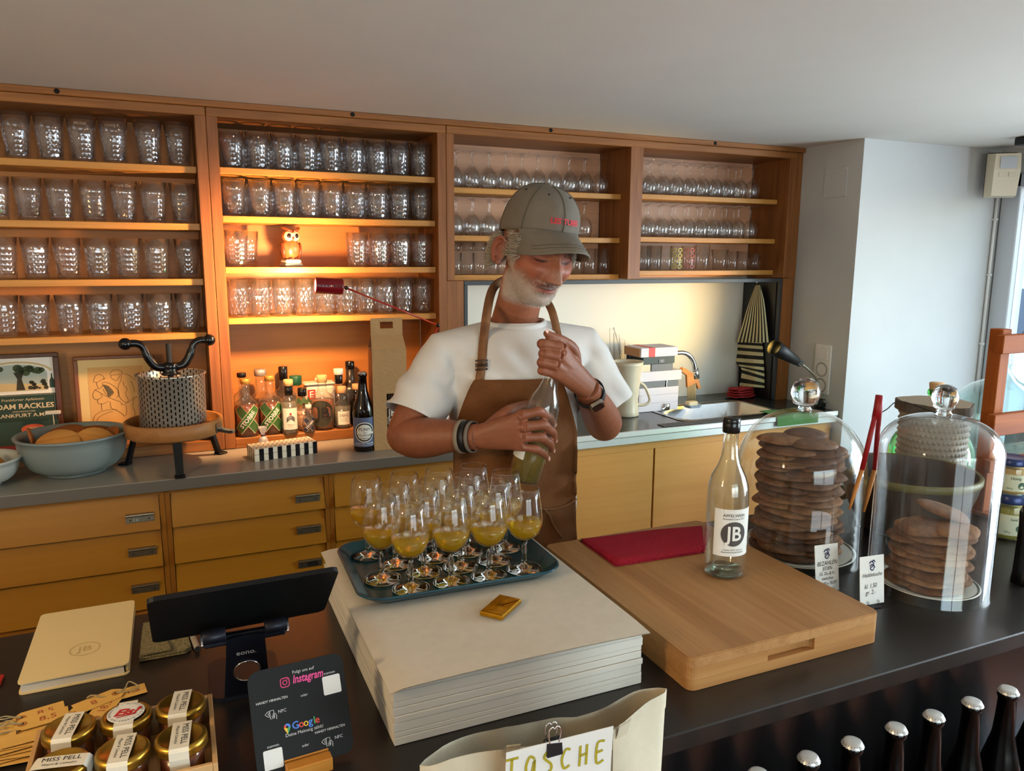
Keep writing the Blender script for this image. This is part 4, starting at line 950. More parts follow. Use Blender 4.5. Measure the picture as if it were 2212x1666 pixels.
# stack of slip-cased books
q = PZ(1382, 893, zs); U = mpp(q)
ST0 = Vector((q.x, q.y + .012, zs))
bk_w = plain('book_lavender', (214, 214, 226), .6); bk_d = plain('book_dark', (18, 20, 22), .5); bk_g = plain('book_grey', (104, 110, 116), .5); bk_c = plain('book_cream', (222, 210, 186), .6); bk_b = plain('book_teal', (46, 62, 64), .5)
z = 0.0
def book(label, x0, x1, h, cover, side, depth=.13, dy=0.0, z0=None, rz=0):
    global z
    zz = z if z0 is None else z0
    b = thing('book', label, 'book', (ST0.x + x0 * U, ST0.y + dy, zs + zz), rz=rz, group='books stacked by the sink'); W = (x1 - x0) * U; H = h * U
    MB().box(.004, 0, 0, W, depth, H - .0004, bev=.0012).build('cover', cover, b)
    MB().box(.0, .004, .002, .0038, depth - .004, H - .003).build('page_edge', side, b)
    if z0 is None: z += H
    return b
book('white slip-cased book at the very bottom of the stack by the sink', -2, 103, 18.5, bk_w, bk_d)
book('white slip-cased book second from the bottom of the stack', -2, 103, 17.5, bk_w, bk_d)
book('white slip-cased book third from the bottom of the stack', -2, 103, 16.5, bk_w, bk_d)
book('grey book with black boards in the middle of the stack', 0, 104, 14, bk_g, bk_d, dy=.004)
book('wide white slip-cased book above the black-boarded one', -8, 110, 22, bk_w, bk_d)
zk = z; U_ = U
book('blue-grey box lying on the wide white book', 28, 86, 16, bk_g, bk_d)
book('small cream box on the left of the stack', -14, 27, 16, bk_c, bk_c, z0=zk, dy=-.002)
sb = book('dark box with a snap tab near the top of the stack', 6, 90, 16, bk_b, bk_d)
MB().box(42 * U, -.0022, .004, 56 * U, -.0004, .020, bev=.0005).build('snap_tab', bk_g, sb); MB().at((49 * U, -.0024, .012), (rad(90), 0, 0)).cyl(.0028, 0, .0012, 12).build('snap', chrome, sb)
tb_ = book('white book with red spine band lying on top of the stack', -2, 95, 20, bk_w, plain('spine_brown', (190, 140, 96), .6), dy=-.006)
MB().box(22 * U, -.0004, .0004, 38 * U, .131, 20 * U + .0002).build('red_band', plain('band_red', (206, 70, 68), .5), tb_)

# ceramic carafe
q = PZ(1352, 896, zs); stone = plain('stoneware', (206, 196, 172), .28, var=.06, vscale=25)
JG = thing('carafe', 'cream stoneware carafe with tall looped handle beside the book stack', 'jug', (q.x - .004, q.y - .005, zs))
JH = 116 * U; JR = 33 * U
MB().lathe([(0, 0), (JR * .80, 0), (JR * .84, .004), (JR * .80, .02), (JR * .74, JH * .3)] + [(JR * (.74 + .2 * (k / 7)) + (.0012 if k % 2 else 0), JH * (.3 + .09 * k)) for k in range(1, 7)] + [(JR, JH * .94), (JR * 1.03, JH), (JR * .97, JH * .99), (JR * .8, JH * .6), (JR * .6, .02), (0, .015)], 36).build('body', stone, JG)
MB().tube(smooth_line([(JR * .85, -.006, JH * .60), (JR * 1.25, -.012, JH * .52), (JR * 1.62, -.016, JH * .30), (JR * 1.5, -.016, JH * .2), (JR * 1.05, -.010, JH * .17), (JR * .7, -.006, JH * .2)], 5), .0065, 10).build('handle', stone, JG)
# black box with wire sculpture
q1 = PY(1350, 803, 2.77); BXW = thing('storage_box', 'black flat storage box behind the carafe, under the wire sculpture', 'box', (q1.x, 2.80, zs))
hbx = q1.z - zs
MB().box(-.07, -.045, 0, .075, .045, hbx - .012, bev=.002).build('body', bk_d, BXW); MB().box(-.072, -.047, hbx - .0118, .077, .047, hbx - .0008, bev=.002).build('lid', bk_d, BXW)
WS = thing('wire_sculpture', 'delicate stepped wire sculpture standing in front of the white panel', 'sculpture', (q1.x, 2.775, q1.z))
def w2(px, py): p = PY(px, py, 2.775); return (p.x - q1.x, 0, p.z - q1.z)
wire = plain('wire_grey', (110, 106, 100), .4, .7)
prev = None
for k, (x, yt, x2, yb) in enumerate(((1317, 709, 1327, 803), (1327, 720, 1339, 803), (1339, 731, 1350, 803), (1350, 741, 1361, 803), (1361, 752, 1372, 803))):
    a_, b_ = w2(x, yt), w2(x2, yt + 4); f0, f1 = w2(x + 1, yb), w2(x2 + 1, yb)
    off = Vector((0, .006 * (k % 2), 0))
    MB().tube([Vector(f0) + off, Vector(a_) + off, Vector(b_) + off, Vector(f1) + off], .0007, 5).build('wire_step', wire, WS)
MB().tube([w2(1325, 707), w2(1331, 725), w2(1350, 790)], .0007, 5).build('wire_stay', wire, WS); MB().tube([w2(1328, 715), w2(1340, 770), w2(1349, 800)], .0007, 5).build('wire_stay', wire, WS)
MB().at(w2(1326, 710)).tube([(.003 * cos(a), 0, .004 * sin(a)) for a in [k * pi / 5 for k in range(10)]], .0007, 5, closed=True).build('wire_loop', wire, WS)
MB().box(-.05, -.004, -.0002, .05, .012, .0015).build('foot', wire, WS)

# faucet
q = PY(1440, 765, 2.70); f0 = (q.x, 2.70)
FC = thing('faucet', 'curved chrome kitchen tap arching out from behind the books', 'tap', (q.x, 2.70, zs + .0005))
def fl(px, py, y=2.70): p = PY(px, py, y); return (p.x - q.x, y - 2.70, p.z - zs)
pts = smooth_line([(0, 0, .02), (0, 0, .12), fl(1445, 772), fl(1462, 763), fl(1482, 764), fl(1496, 778), fl(1502, 800)], 5)
MB().tube(pts, .0095, 14).build('spout', chrome, FC); MB().tube([fl(1502, 797), fl(1505, 818)], .0125, 14).build('aerator', chrome, FC); MB().cyl(.024, 0, .03, 24, bev=.003).build('base', chrome, FC)
# brush
q = PY(1492, 838, 2.79); BR = thing('dish_brush', 'wooden hand brush with light bristles leaning behind the tap', 'brush', (q.x, 2.80, zs + .0008), rot=(-.08, 0, 0))
bl = lambda px, py: (PY(px, py, 2.80).x - q.x, PY(px, py, 2.80).z - zs)
ol = [bl(*p_) for p_ in ((1487, 838), (1487, 812), (1476, 804), (1478, 797), (1486, 797), (1494, 804), (1505, 810), (1513, 826), (1516, 840), (1510, 841), (1506, 828))]
bw = wood('brush_wood', (196, 124, 52), (218, 150, 74), 0, 1.2, .5)
vs_ = ol; m = MB(); n = len(ol); m.add([(x, 0, z_) for x, z_ in ol] + [(x, .014, z_) for x, z_ in ol], [tuple(range(n)), tuple(reversed(range(n, 2 * n)))] + [(k, n + k, n + (k + 1) % n, (k + 1) % n) for k in range(n)])
m.build('handle', bw, BR)
MB().at((bl(1478, 800)[0], .007, bl(1478, 800)[1]), (rad(90), 0, 0)).tube([(.009 * cos(a), .009 * sin(a), 0) for a in [k * pi / 8 for k in range(16)]], .0035, 8, closed=True).build('hanging_ring', bw, BR)
br_ = MB(); random.seed(5)
for k in range(26):
    x = bl(1488 + k * .72, 835)[0]; br_.tube([(x, .007 + .004 * (k % 3 - 1), bl(1490, 826)[1]), (x + .001, .007 + .004 * (k % 3 - 1), .001)], .0014, 5)
b_ = br_.build('bristles', plain('bristle', (226, 206, 160), .8), BR); b_['kind'] = 'stuff'
# soap dish, rubber mat, cloths
q = PZ(1508, 884, zs); SD = thing('soap_dish', 'small white soap dish with blue rim at the sink edge', 'dish', (q.x - .005, q.y + .035, zs + .0022))
MB().add(*(lambda o_, i_: ([(x, y, 0) for x, y in o_(.8)] + [(x, y, .014) for x, y in o_(1.0)] + [(x, y, .012) for x, y in o_(.9)] + [(x, y, .005) for x, y in o_(.72)], [tuple(reversed(range(24)))] + [(r * 24 + k, r * 24 + (k + 1) % 24, (r + 1) * 24 + (k + 1) % 24, (r + 1) * 24 + k) for r in range(3) for k in range(24)] + [tuple(range(72, 96))]))(lambda s: [(x * s, y * s) for x, y in rrect(.078, .055, .014, 5)], 0)).build('dish', plain('dish_blue', (190, 200, 214), .3), SD)
SO = thing('soap_bar', 'cream block of soap lying in the soap dish', 'soap', (SD.location.x - .006, SD.location.y, SD.location.z + .0055), rz=.1)
MB().box(-.027, -.016, 0, .027, .016, .022, bev=.004).build('block', plain('soap', (226, 212, 176), .5), SO)
q0, q1_ = PZ(1378, 903, zs), PZ(1515, 886, zs)
o = MB().box(0, 0, 0, q1_.x - q0.x, .05, .002).build('counter_mat', plain('mat_grey', (96, 94, 90), .7, var=.2, vscale=90), None, (q0.x, 2.412, zs)); tag(o, 'thin grey rubber mat along the counter edge before the books', 'mat')
ST0.y += 0
# green cloth draped over the front edge
q0 = PZ(1622, 876, zs); gx0, gx1 = PZ(1633, 890, zs).x, PZ(1712, 880, zs).x
gc = MB()
def gfn(u, v, top):
    x = gx0 + (gx1 - gx0) * u; s = v * .15; yy = 2.385 + .11 - s
    if yy > 2.3852: return (x, yy, zs + .004 + .0015 * sin(u * 9 + v * 6) + top)
    d = (2.3852 - yy); return (x, 2.3852 - .001 - top * 1.0 - .001 * sin(u * 8), zs + .002 - d)
gc.grid(lambda u, v: gfn(u, v, .0025), 16, 24); gc.grid(lambda u, v: gfn(1 - u, v, .0), 16, 24)
o = gc.build('dish_cloth', plain('cloth_green', (66, 122, 52), .9, var=.1, vscale=120, bump=.3, bscale=500)); tag(o, 'green dish cloth hanging over the counter edge by the sink', 'cloth')
# red cloths at the back right
q = PZ(1688, 846, zs)
RC = MB()
for k in range(4):
    def rf(u, v, k=k):
        a = 2 * pi * u; sx_, sy_ = .072 - .004 * k, .048 - .003 * k; e = 4.0
        cx_ = (abs(cos(a)) ** (2 / e)) * (1 if cos(a) >= 0 else -1); sy2 = (abs(sin(a)) ** (2 / e)) * (1 if sin(a) >= 0 else -1)
        r = sin(pi * v) ** .35 if 0 < v < 1 else 0
        return (cx_ * sx_ * r, sy2 * sy_ * r, .002 + k * .011 + .011 * v + .002 * sin(5 * a + k))
    RC.grid(rf, 36, 6, wrap=True)
o = RC.build('napkin_pile', plain('cloth_red', (168, 34, 40), .9, var=.15, vscale=160, bump=.4, bscale=400), None, (2.425, 2.82, zs + .0005), (0, 0, .15)); tag(o, 'small pile of folded red cloths in the counter corner below the towel', 'cloth')
# striped towel
TW = thing('tea_towel', 'black and cream striped tea towel hanging on a hook by the sink', 'towel', PX(1636, 612, 2.492))
T0 = Vector(TW.location)
def outline(pts):
    def f(v):
        v = min(max(v, 0), 1) * (len(pts) - 1); i = min(int(v), len(pts) - 2); t_ = v - i
        a_, b_ = pts[i], pts[i + 1]; return (a_[0] + (b_[0] - a_[0]) * t_, a_[1] + (b_[1] - a_[1]) * t_)
    return f
def towel(name, Lp, Rp, nu, nv, amp, y0, by, per=2, phase=0):
    fl_, fr_ = outline(smooth_line(Lp, 6)), outline(smooth_line(Rp, 6)); m = MB(); P = []
    for j in range(nv + 1):
        for i in range(nu + 1):
            u, v = i / nu, j / nv; a_, b_ = fl_(v), fr_(v); px = a_[0] + (b_[0] - a_[0]) * u; py = a_[1] + (b_[1] - a_[1]) * u
            xx = y0 - amp * (.3 + v) * (1 + sin(u * 9 + phase + 1.5 * v)) - .010 * sin(pi * u); P.append(PX(px, py, xx) - T0)
    nrm = [Vector((.0016, 0, 0))] * len(P)
    for side in (0, 1):
        for j in range(nv):
            for i in range(nu):
                m.cur = ((i if by == 'u' else j) // per) % 2
                ids = [j * (nu + 1) + i, j * (nu + 1) + i + 1, (j + 1) * (nu + 1) + i + 1, (j + 1) * (nu + 1) + i]
                q4 = [P[k] + nrm[k] * side for k in ids]; m.add(q4 if side == 0 else list(reversed(q4)), [(0, 3, 2, 1)] , True)
    o = m.build(name, [plain('towel_cream', (214, 206, 160), .9), plain('towel_black', (34, 34, 28), .9)], TW)
    bmx = bmesh.new(); bmx.from_mesh(o.data); bmesh.ops.remove_doubles(bmx, verts=bmx.verts, dist=.0002); bmx.to_mesh(o.data); bmx.free()
    return o
towel('hanging_fold', [(1632, 616), (1616, 660), (1604, 700), (1592, 740)], [(1641, 616), (1650, 650), (1656, 700), (1660, 740)], 34, 24, .008, 2.490, 'u')
towel('lower_fold', [(1592, 735), (1573, 754), (1592, 785), (1602, 800), (1597, 834)], [(1646, 738), (1648, 760), (1650, 790), (1651, 815), (1651, 838)], 24, 30, .010, 2.503, 'v', 2, 1.0)
MB().tube([(.016, .0, .004), (.0, .0, .0), (-.006, 0, .006)], .003, 8).build('hook', chrome, TW)
# black clamp lamp
q = PZ(1772, 872, zs); CL = thing('clamp_lamp', 'black gooseneck lamp shining on the splashback, beside the wall sockets', 'lamp', (2.55, 2.50, zs + .0005)); L0 = Vector(CL.location); tl = lambda p_: Vector(p_) - L0
hA, hB = PY(1672, 750, 2.47), PY(1722, 781, 2.48); axh = (hA - hB).normalized(); Lh = (hA - hB).length; q_ = Vector((0, 0, 1)).rotation_difference(axh)
m = MB().lathe([(0, -.004), (.015, 0), (.019, .006), (.028, Lh * .55), (.0345, Lh), (.033, Lh), (.026, Lh * .55), (.015, .01), (0, .008)], 32)
hd = m.build('shade', plain('lamp_black', (16, 16, 17), .5), CL); hd.rotation_mode = 'QUATERNION'; hd.rotation_quaternion = q_; hd.location = tl(hB)
for k in range(8): MB().at((cos(k * pi / 4) * .0135, sin(k * pi / 4) * .0135, -.012)).box(-.003, -.003, -.012, .003, .003, .012).build('socket_rib', MATS['lamp_black'], hd)
MB().cyl(.0105, -.03, -.0, 16).build('socket', plain('socket_brass', (196, 160, 90), .3, .6), hd)
MB().at((0, 0, Lh * .55)).sphere(.014, seg=16, rings=12).build('bulb', emit('bulb_warm', (255, 214, 120), 14), hd)
gn = smooth_line([tl(hB - axh * .03), tl(PY(1745, 797, 2.48)), tl(PY(1763, 818, 2.485)), tl(PY(1771, 850, 2.49)), tl((PY(1772, 868, 2.49).x, 2.49, zs + .04))], 5)
MB().tube(gn, .0048, 10).build('gooseneck', plain('goose_grey', (150, 140, 120), .4, .6), CL)
e = Vector(gn[-1]); CL2 = MB().at((e.x, e.y, 0)).box(-.02, -.02, 0, .02, .02, .036, bev=.004).build('clamp', MATS['lamp_black'], CL)
MB().at((e.x, e.y - .024, .03), (rad(90), 0, 0)).cyl(.007, -.006, .006, 14).build('clamp_screw', chrome, CL)
ld = bpy.data.lights.new('clamp_lamp_light', 'SPOT'); ld.energy = 8; ld.color = (1.0, .60, .10); ld.spot_size = rad(125); ld.spot_blend = .7; ld.shadow_soft_size = .02
lo = bpy.data.objects.new('clamp_lamp_light', ld); C.objects.link(lo); lo.location = hA + axh * .004; lo.rotation_euler = (axh + Vector((.1, .9, -.15))).to_track_quat('-Z', 'Y').to_euler()
# sockets and cover plate on the side of the pillar
XP = 2.6035
sa, sb_ = PX(1778, 744, XP), PX(1778, 852, XP); sl_, sr_ = PX(1762, 780, XP), PX(1797, 780, XP)
SP = thing('socket_panel', 'white triple plate with light switch above two sockets on the pillar', 'socket', (XP, (sl_.y + sr_.y) / 2, sb_.z)); Hs = sa.z - sb_.z; Ws = abs(sl_.y - sr_.y)
wp = plain('switch_white', (226, 222, 214), .35)
MB().box(-.009, -Ws / 2, 0, 0, Ws / 2, Hs, bev=.003).build('plate', wp, SP)
MB().box(-.013, -Ws * .33, Hs * .70, -.0092, Ws * .33, Hs * .94, bev=.0015).build('rocker', wp, SP)
for k in (0, 1):
    zc_ = Hs * (.18 + .32 * k)
    s_ = MB().at((-.0092, 0, zc_), (0, rad(-90), 0)).lathe([(Ws * .36, 0), (Ws * .35, .001), (Ws * .28, .0005), (Ws * .27, -.006), (0, -.006)], 28).build('socket_well', plain('socket_in', (170, 166, 158), .4), SP)
    for d in (-1, 1): MB().at((-.0030, d * Ws * .11, zc_), (0, rad(-90), 0)).cyl(.0026, 0, .0006, 10).build('pin_hole', MATS['hole_black'], SP)
wa, wb2 = PX(1783, 366, XP), PX(1828, 424, XP)
o = MB().box(XP - .003, min(wa.y, wb2.y), wb2.z, XP, max(wa.y, wb2.y), wa.z, bev=.001).build('cover_plate', wall_m); tag(o, 'square painted cover plate high on the pillar side', 'cover plate')
MB().at((XP - .0032, min(wa.y, wb2.y) + .008, wa.z - .008), (0, rad(-90), 0)).cyl(.005, 0, .003, 12).build('screw_cap', white_trim, o); MB().at((XP - .0032, max(wa.y, wb2.y) - .006, wb2.z + .006), (0, rad(-90), 0)).cyl(.002, 0, .001, 10).build('screw_cap', white_trim, o)
# conduit and sensor at the window corner
o = MB().tube([(XR - .012, 2.362, 1.0), (XR - .012, 2.362, 2.09)], .006, 10).build('cable_conduit', white_trim); tag(o, 'thin white cable running down the corner beside the window', 'cable')
for z_ in (1.23, 1.55, 1.80): MB().at((XR - .012, 2.359, z_)).box(-.009, -.008, -.005, .009, .012, .005, bev=.002).build('cable_clip', white_trim, o)
sp_ = PY(2172, 378, 2.26)
SN = thing('motion_sensor', 'beige wedge-shaped motion sensor mounted high beside the window', 'sensor', (sp_.x, 2.27, sp_.z), rz=rad(-38))
sbg = plain('sensor_beige', (226, 216, 190), .45); U3 = mpp(sp_); w_ = 30 * U3; h_ = 47 * U3
vs = [(-w_, .03, -h_), (w_, .03, -h_), (w_, .03, h_), (-w_, .03, h_), (-w_ * .8, -.03, -h_ * .95), (w_ * .8, -.03, -h_ * .95), (w_ * .85, -.045, h_ * .2), (-w_ * .85, -.045, h_ * .2), (w_ * .8, -.04, h_ * .92), (-w_ * .8, -.04, h_ * .92)]
MB().add(vs, [(0, 1, 5, 4), (4, 5, 6, 7), (7, 6, 8, 9), (9, 8, 2, 3), (0, 4, 7, 9, 3), (1, 2, 8, 6, 5), (0, 3, 2, 1)]).build('housing', sbg, SN)
MB().box(-w_ * .5, -.048, h_ * .25, w_ * .55, -.043, h_ * .78, bev=.001).build('lens', plain('sensor_lens', (196, 200, 204), .15), SN)
MB().box(-w_ * .5, -.045, -h_ * .12, w_ * .05, -.0425, h_ * .10, bev=.0006).build('button', sbg, SN); MB().box(w_ * .12, -.045, -h_ * .12, w_ * .5, -.0425, h_ * .10, bev=.0006).build('button', sbg, SN)
MB().box(-w_ * .95, .0301, -h_ * .98, w_ * .95, .052, h_ * 1.05, bev=.003).build('mount', plain('sensor_mount', (70, 60, 50), .5), SN)
MB().box(-.012, .0522, .0, .012, .075, .03).build('arm', white_trim, SN)
# ================================================================ things on the bar
zb = Z_BAR + .0006
# --- paper stack
t = NT('paper_edges'); v = t.coord(scale=(3, 3, 1)); wv = t.n('ShaderNodeTexWave'); wv.bands_direction = 'Z'; wv.inputs['Scale'].default_value = 260; wv.inputs['Distortion'].default_value = 3; wv.inputs['Detail'].default_value = 3; t.l(v, wv.inputs[0])
t.bsdf(t.ramp(wv.outputs['Fac'], [(.2, srgb(200, 196, 186)), (.8, srgb(212, 207, 197))]), .85); t.bump(wv.outputs['Fac'], .15, .001); paper_e = t.m
paper_t = plain('paper_kraft_grey', (212, 203, 186), .85, var=.03, vscale=60, bump=.06, bscale=350)
PS = thing('paper_stack', 'thick stack of large grey-white paper sheets under the serving tray', 'paper stack', (.434, 1.19, zb)); PW, PD = .400, .520
random.seed(11); z = 0; zh = [.012, .008, .014, .010, .012, .009, .014, .008]
for k, h in enumerate(zh):
    dx, dy = random.uniform(-.0014, .0014), random.uniform(-.0014, .0014); r = random.uniform(-.0025, .0025)
    MB().at((dx, dy, z), (0, 0, r)).box(-PW / 2, -PD / 2, 0, PW / 2, PD / 2, h - .0004, bev=.0008).build('paper_layer', paper_e, PS); z += h
def sheet(u, v, top):
    x, y = -PW / 2 - .006 + (PW + .014) * u, -PD / 2 - .008 + (PD + .014) * v
    e = max(0, .12 - v) / .12; e2 = max(0, .06 - u) / .06
    return (x, y, z + .0012 * top + .002 + .0035 * sin(u * pi) * e - .004 * e2 * e2 - .002 * e * e)
m = MB(); m.grid(lambda u, v: sheet(u, v, 1), 24, 24); m.grid(lambda u, v: sheet(1 - u, v, 0), 24, 24); m.build('top_sheet', paper_t, PS)
ZP = zb + z + .0034
# --- tray
teal = plain('tray_teal', (10, 62, 76), .2, var=.1, vscale=20)
tc_ = Vector((.430, 1.285, ZP + .0004)); TR = thing('serving_tray', 'dark teal plastic tray carrying sixteen glasses of cider', 'tray', tc_, rz=rad(-1.5)); TWd, TDp = .372, .275
def loops(ls, m):
    rows = [[(x, y, z_) for x, y in rrect(w_, d_, r, 7)] for w_, d_, r, z_ in ls]; n = len(rows[0]); vs = [p for r in rows for p in r]
    fs = [tuple(reversed(range(n)))] + [(a * n + k, a * n + (k + 1) % n, (a + 1) * n + (k + 1) % n, (a + 1) * n + k) for a in range(len(rows) - 1) for k in range(n)]
    fs.append(tuple(range((len(rows) - 1) * n, len(rows) * n))); m.add(vs, fs, True); return m
loops([(TWd - .05, TDp - .05, .03, 0), (TWd - .044, TDp - .044, .034, .001), (TWd - .004, TDp - .004, .045, .017), (TWd, TDp, .046, .019), (TWd - .002, TDp - .002, .045, .0215), (TWd - .008, TDp - .008, .044, .0205), (TWd - .046, TDp - .046, .033, .0045), (TWd - .052, TDp - .052, .03, .0035)], MB()).build('body', teal, TR)
zt = tc_.z + .0042
# --- cider glasses on the tray
g_wine = thin_glass('wineglass_bowl', (.97, .98, .975), .01, 1.5, haze=.004, boost=1.35)
g_stem = solid_glass('wineglass_stem', (.96, .98, .97))
t = NT('cider'); tr0 = t.n('ShaderNodeBsdfTransparent'); tr0.inputs[0].default_value = (.99, .83, .18, 1); df0 = t.n('ShaderNodeBsdfDiffuse'); df0.inputs[0].default_value = srgb(236, 192, 12); tl0 = t.n('ShaderNodeBsdfTranslucent'); tl0.inputs[0].default_value = srgb(255, 212, 30)
ad = t.n('ShaderNodeMixShader'); ad.inputs[0].default_value = .5; t.l(df0.outputs[0], ad.inputs[1]); t.l(tl0.outputs[0], ad.inputs[2]); m1_ = t.n('ShaderNodeMixShader'); m1_.inputs[0].default_value = .34; t.l(tr0.outputs[0], m1_.inputs[1]); t.l(ad.outputs[0], m1_.inputs[2])
gl0 = t.n('ShaderNodeBsdfGlossy'); gl0.inputs['Roughness'].default_value = .03; lw0 = t.n('ShaderNodeLayerWeight'); m2_ = t.n('ShaderNodeMixShader'); t.l(t.math('MULTIPLY_ADD', t.math('POWER', lw0.outputs['Facing'], 4.0), .5, .04), m2_.inputs[0]); t.l(m1_.outputs[0], m2_.inputs[1]); t.l(gl0.outputs[0], m2_.inputs[2]); t.l(m2_.outputs[0], t.out.inputs[0]); cider = t.m
HB = .058
bowl_p = [(.006, HB), (.016, HB + .004), (.027, HB + .014), (.0325, HB + .028), (.0335, HB + .040), (.0315, HB + .060), (.0285, HB + .080), (.0262, HB + .098)]
def in_r(z_): 
    for (r0, z0), (r1, z1) in zip(bowl_p, bowl_p[1:]):
        if z0 <= z_ <= z1: return r0 + (r1 - r0) * (z_ - z0) / (z1 - z0) - .0011
    return .02
def wine_parts(level):
    m1 = MB().lathe([(.0, HB - .0005)] + bowl_p + [(.0255, HB + .0983), (.0248, HB + .097)], 40)
    m2 = MB().lathe([(0, 0), (.030, 0), (.0325, .001), (.0325, .0022), (.018, .005), (.008, .0085), (.0048, .013), (.0042, .022), (.0046, .034), (.0052, .040), (.0042, .046), (.0062, HB - .001), (.0, HB - .0008)], 36)
    zs_ = [z_ for _, z_ in bowl_p if z_ < HB + level]
    m3 = MB().lathe([(0, HB + .0015)] + [(max(in_r(z_), .003), z_ + .0012) for z_ in zs_] + [(in_r(HB + level), HB + level), (0, HB + level)], 40)
    return m1, m2, m3
a, b_, c = wine_parts(.036); G = thing('cider_glass', 'x', 'wine glass', (0, 0, 0), group='filled glasses on the tray')
a.build('bowl', g_wine, G); b_.build('stem', g_stem, G); c.build('cider', cider, G)
rows_ = [('front row', [(888, 1272), (975, 1258), (1056, 1245), (1132, 1230)]), ('second row', [(828, 1252), (921, 1238), (995, 1225), (1070, 1212)]),
         ('third row', [(856, 1220), (942, 1208), (1017, 1196), (1091, 1184)]), ('back row', [(795, 1200), (876, 1188), (949, 1178), (1022, 1168)])]
first = True; placed = []
for nm, ps in rows_:
    for k, (px, py) in enumerate(ps):
        p = PZ(px, py, zt); p.x = min(max(p.x, tc_.x - .15), tc_.x + .15); p.y = min(p.y, tc_.y + .102)
        for it in range(60):
            for q in placed:
                d = p - q; d.z = 0
                if d.length < .068: p += d.normalized() * (.0685 - d.length) * .7 if d.length > 0 else Vector((.01, 0, 0))
        placed.append(p.copy())
        lab = 'stemmed glass half full of golden cider, %s from left in the %s' % (('first', 'second', 'third', 'last')[k], nm)
        if first: G.location = (p.x, p.y, zt); G['label'] = lab; first = False
        else: dup(G, (p.x, p.y, zt), random.uniform(0, 6), lab)
# --- gold wrapped chocolate
cs = [PZ(x, y, ZP + .001) for x, y in ((1036, 1330), (1077, 1293), (1127, 1302), (1086, 1342))]; cc = sum(cs, Vector()) / 4
ga = atan2((cs[3] - cs[0]).y, (cs[3] - cs[0]).x)
CH = thing('chocolate_square', 'gold foil-wrapped square chocolate lying on the paper stack', 'chocolate', (cc.x, cc.y, ZP + .0005), rz=ga); s1 = ((cs[3] - cs[0]).length + (cs[2] - cs[1]).length) / 4; s2 = ((cs[1] - cs[0]).length + (cs[2] - cs[3]).length) / 4
gold = plain('gold_foil', (214, 158, 40), .22, 1.0, var=.15, vscale=90, bump=.35, bscale=160)
MB().box(-s1, -s2, 0, s1, s2, .008, bev=.0015).build('wrapper', gold, CH)
MB().add([(-s1 * .95, -s2 * .9, .0083), (s1 * .95, -s2 * .9, .0083), (0, s2 * .15, .0096), (-s1 * .95, s2 * .9, .0083), (s1 * .95, s2 * .9, .0083), (0, -s2 * .1, .0090)], [(0, 1, 2), (4, 3, 5)]).build('foil_flap', gold, CH)
decal('embossing', [text2d('JB', .012, .02)], plane_map((0, 0, .0100), (1, 0, 0), (0, 1, 0)), plain('gold_dark', (150, 100, 20), .3, .9), CH)
# --- bamboo board
bam = wood('bamboo_y', (158, 110, 62), (184, 136, 84), 1, .8, .5, contrast=(.36, .66)); bam_x = wood('bamboo_x', (156, 104, 54), (186, 136, 80), 0, .8, .5)
BD = thing('bamboo_board', 'thick bamboo cutting board with finger groove in its front edge', 'board', (.890, 1.135, zb)); bw_, bd_ = .404, .512; zbd = .0555
rr = rrect(bw_, bd_, .014, 5)
def slab(z0, z1, e=0.0): return MB().prism([(x, y) for x, y in rr], z0, z1)
slab(0, .018).build('bottom_layer', bam_x, BD)
# middle layer with the finger groove cut in
gx0, gx1 = -.048, .052
ol = [p for p in rr]; ins = []
front = [(-bw_ / 2 + .014, -bd_ / 2), (gx0, -bd_ / 2)] + [(gx0 + .012 * (1 - cos(a)), -bd_ / 2 + .013 * sin(a)) for a in [k * pi / 8 for k in range(1, 5)]] + [(gx1 - .012 * (1 - cos(a)), -bd_ / 2 + .013 * sin(a)) for a in [k * pi / 8 for k in range(4, 0, -1)]] + [(gx1, -bd_ / 2)]
mid = [p for p in rr if not (abs(p[1] + bd_ / 2) < 1e-6)]
lo_ = [p for p in rr]
out = []
for p in rr:
    out.append(p)
    if abs(p[0] + bw_ / 2 - .014) < 1e-6 and abs(p[1] + bd_ / 2) < 1e-6: out += front[1:]
MB().prism(out, .0182, .0378).build('middle_layer', bam_x, BD)
slab(.038, zbd - .0015).build('top_layer', bam, BD)
MB().prism([(x * (1 - .006), y * (1 - .005)) for x, y in rr], zbd - .0014, zbd).build('top_face', bam, BD)
for px, py in ((1780, 1290), (1440, 1300), (1590, 1225)):
    pass
ZB = zb + zbd + .0005
# --- red cloth
cs = [PZ(x, y, ZB + .003) for x, y in ((1330, 1222), (1522, 1192), (1518, 1137), (1251, 1166))]
cl = MB(); Pq = lambda u, v: (cs[0] * (1 - u) + cs[1] * u) * (1 - v) + (cs[3] * (1 - u) + cs[2] * u) * v
RCl = thing('red_cloth', 'folded crimson waffle cloth lying on the cutting board', 'cloth', (Pq(.5, .5).x, Pq(.5, .5).y, ZB)); o0 = Vector(RCl.location)
t = NT('crimson_knit'); v = t.coord(rot=(0, 0, .9)); wv = t.n('ShaderNodeTexWave'); wv.inputs['Scale'].default_value = 130; wv.inputs['Distortion'].default_value = 1; t.l(v, wv.inputs[0])
t.bsdf(t.ramp(wv.outputs['Fac'], [(.1, srgb(136, 16, 34)), (.9, srgb(196, 40, 60))]), .9, 0, .2); t.bump(wv.outputs['Fac'], .6, .002); crim = t.m
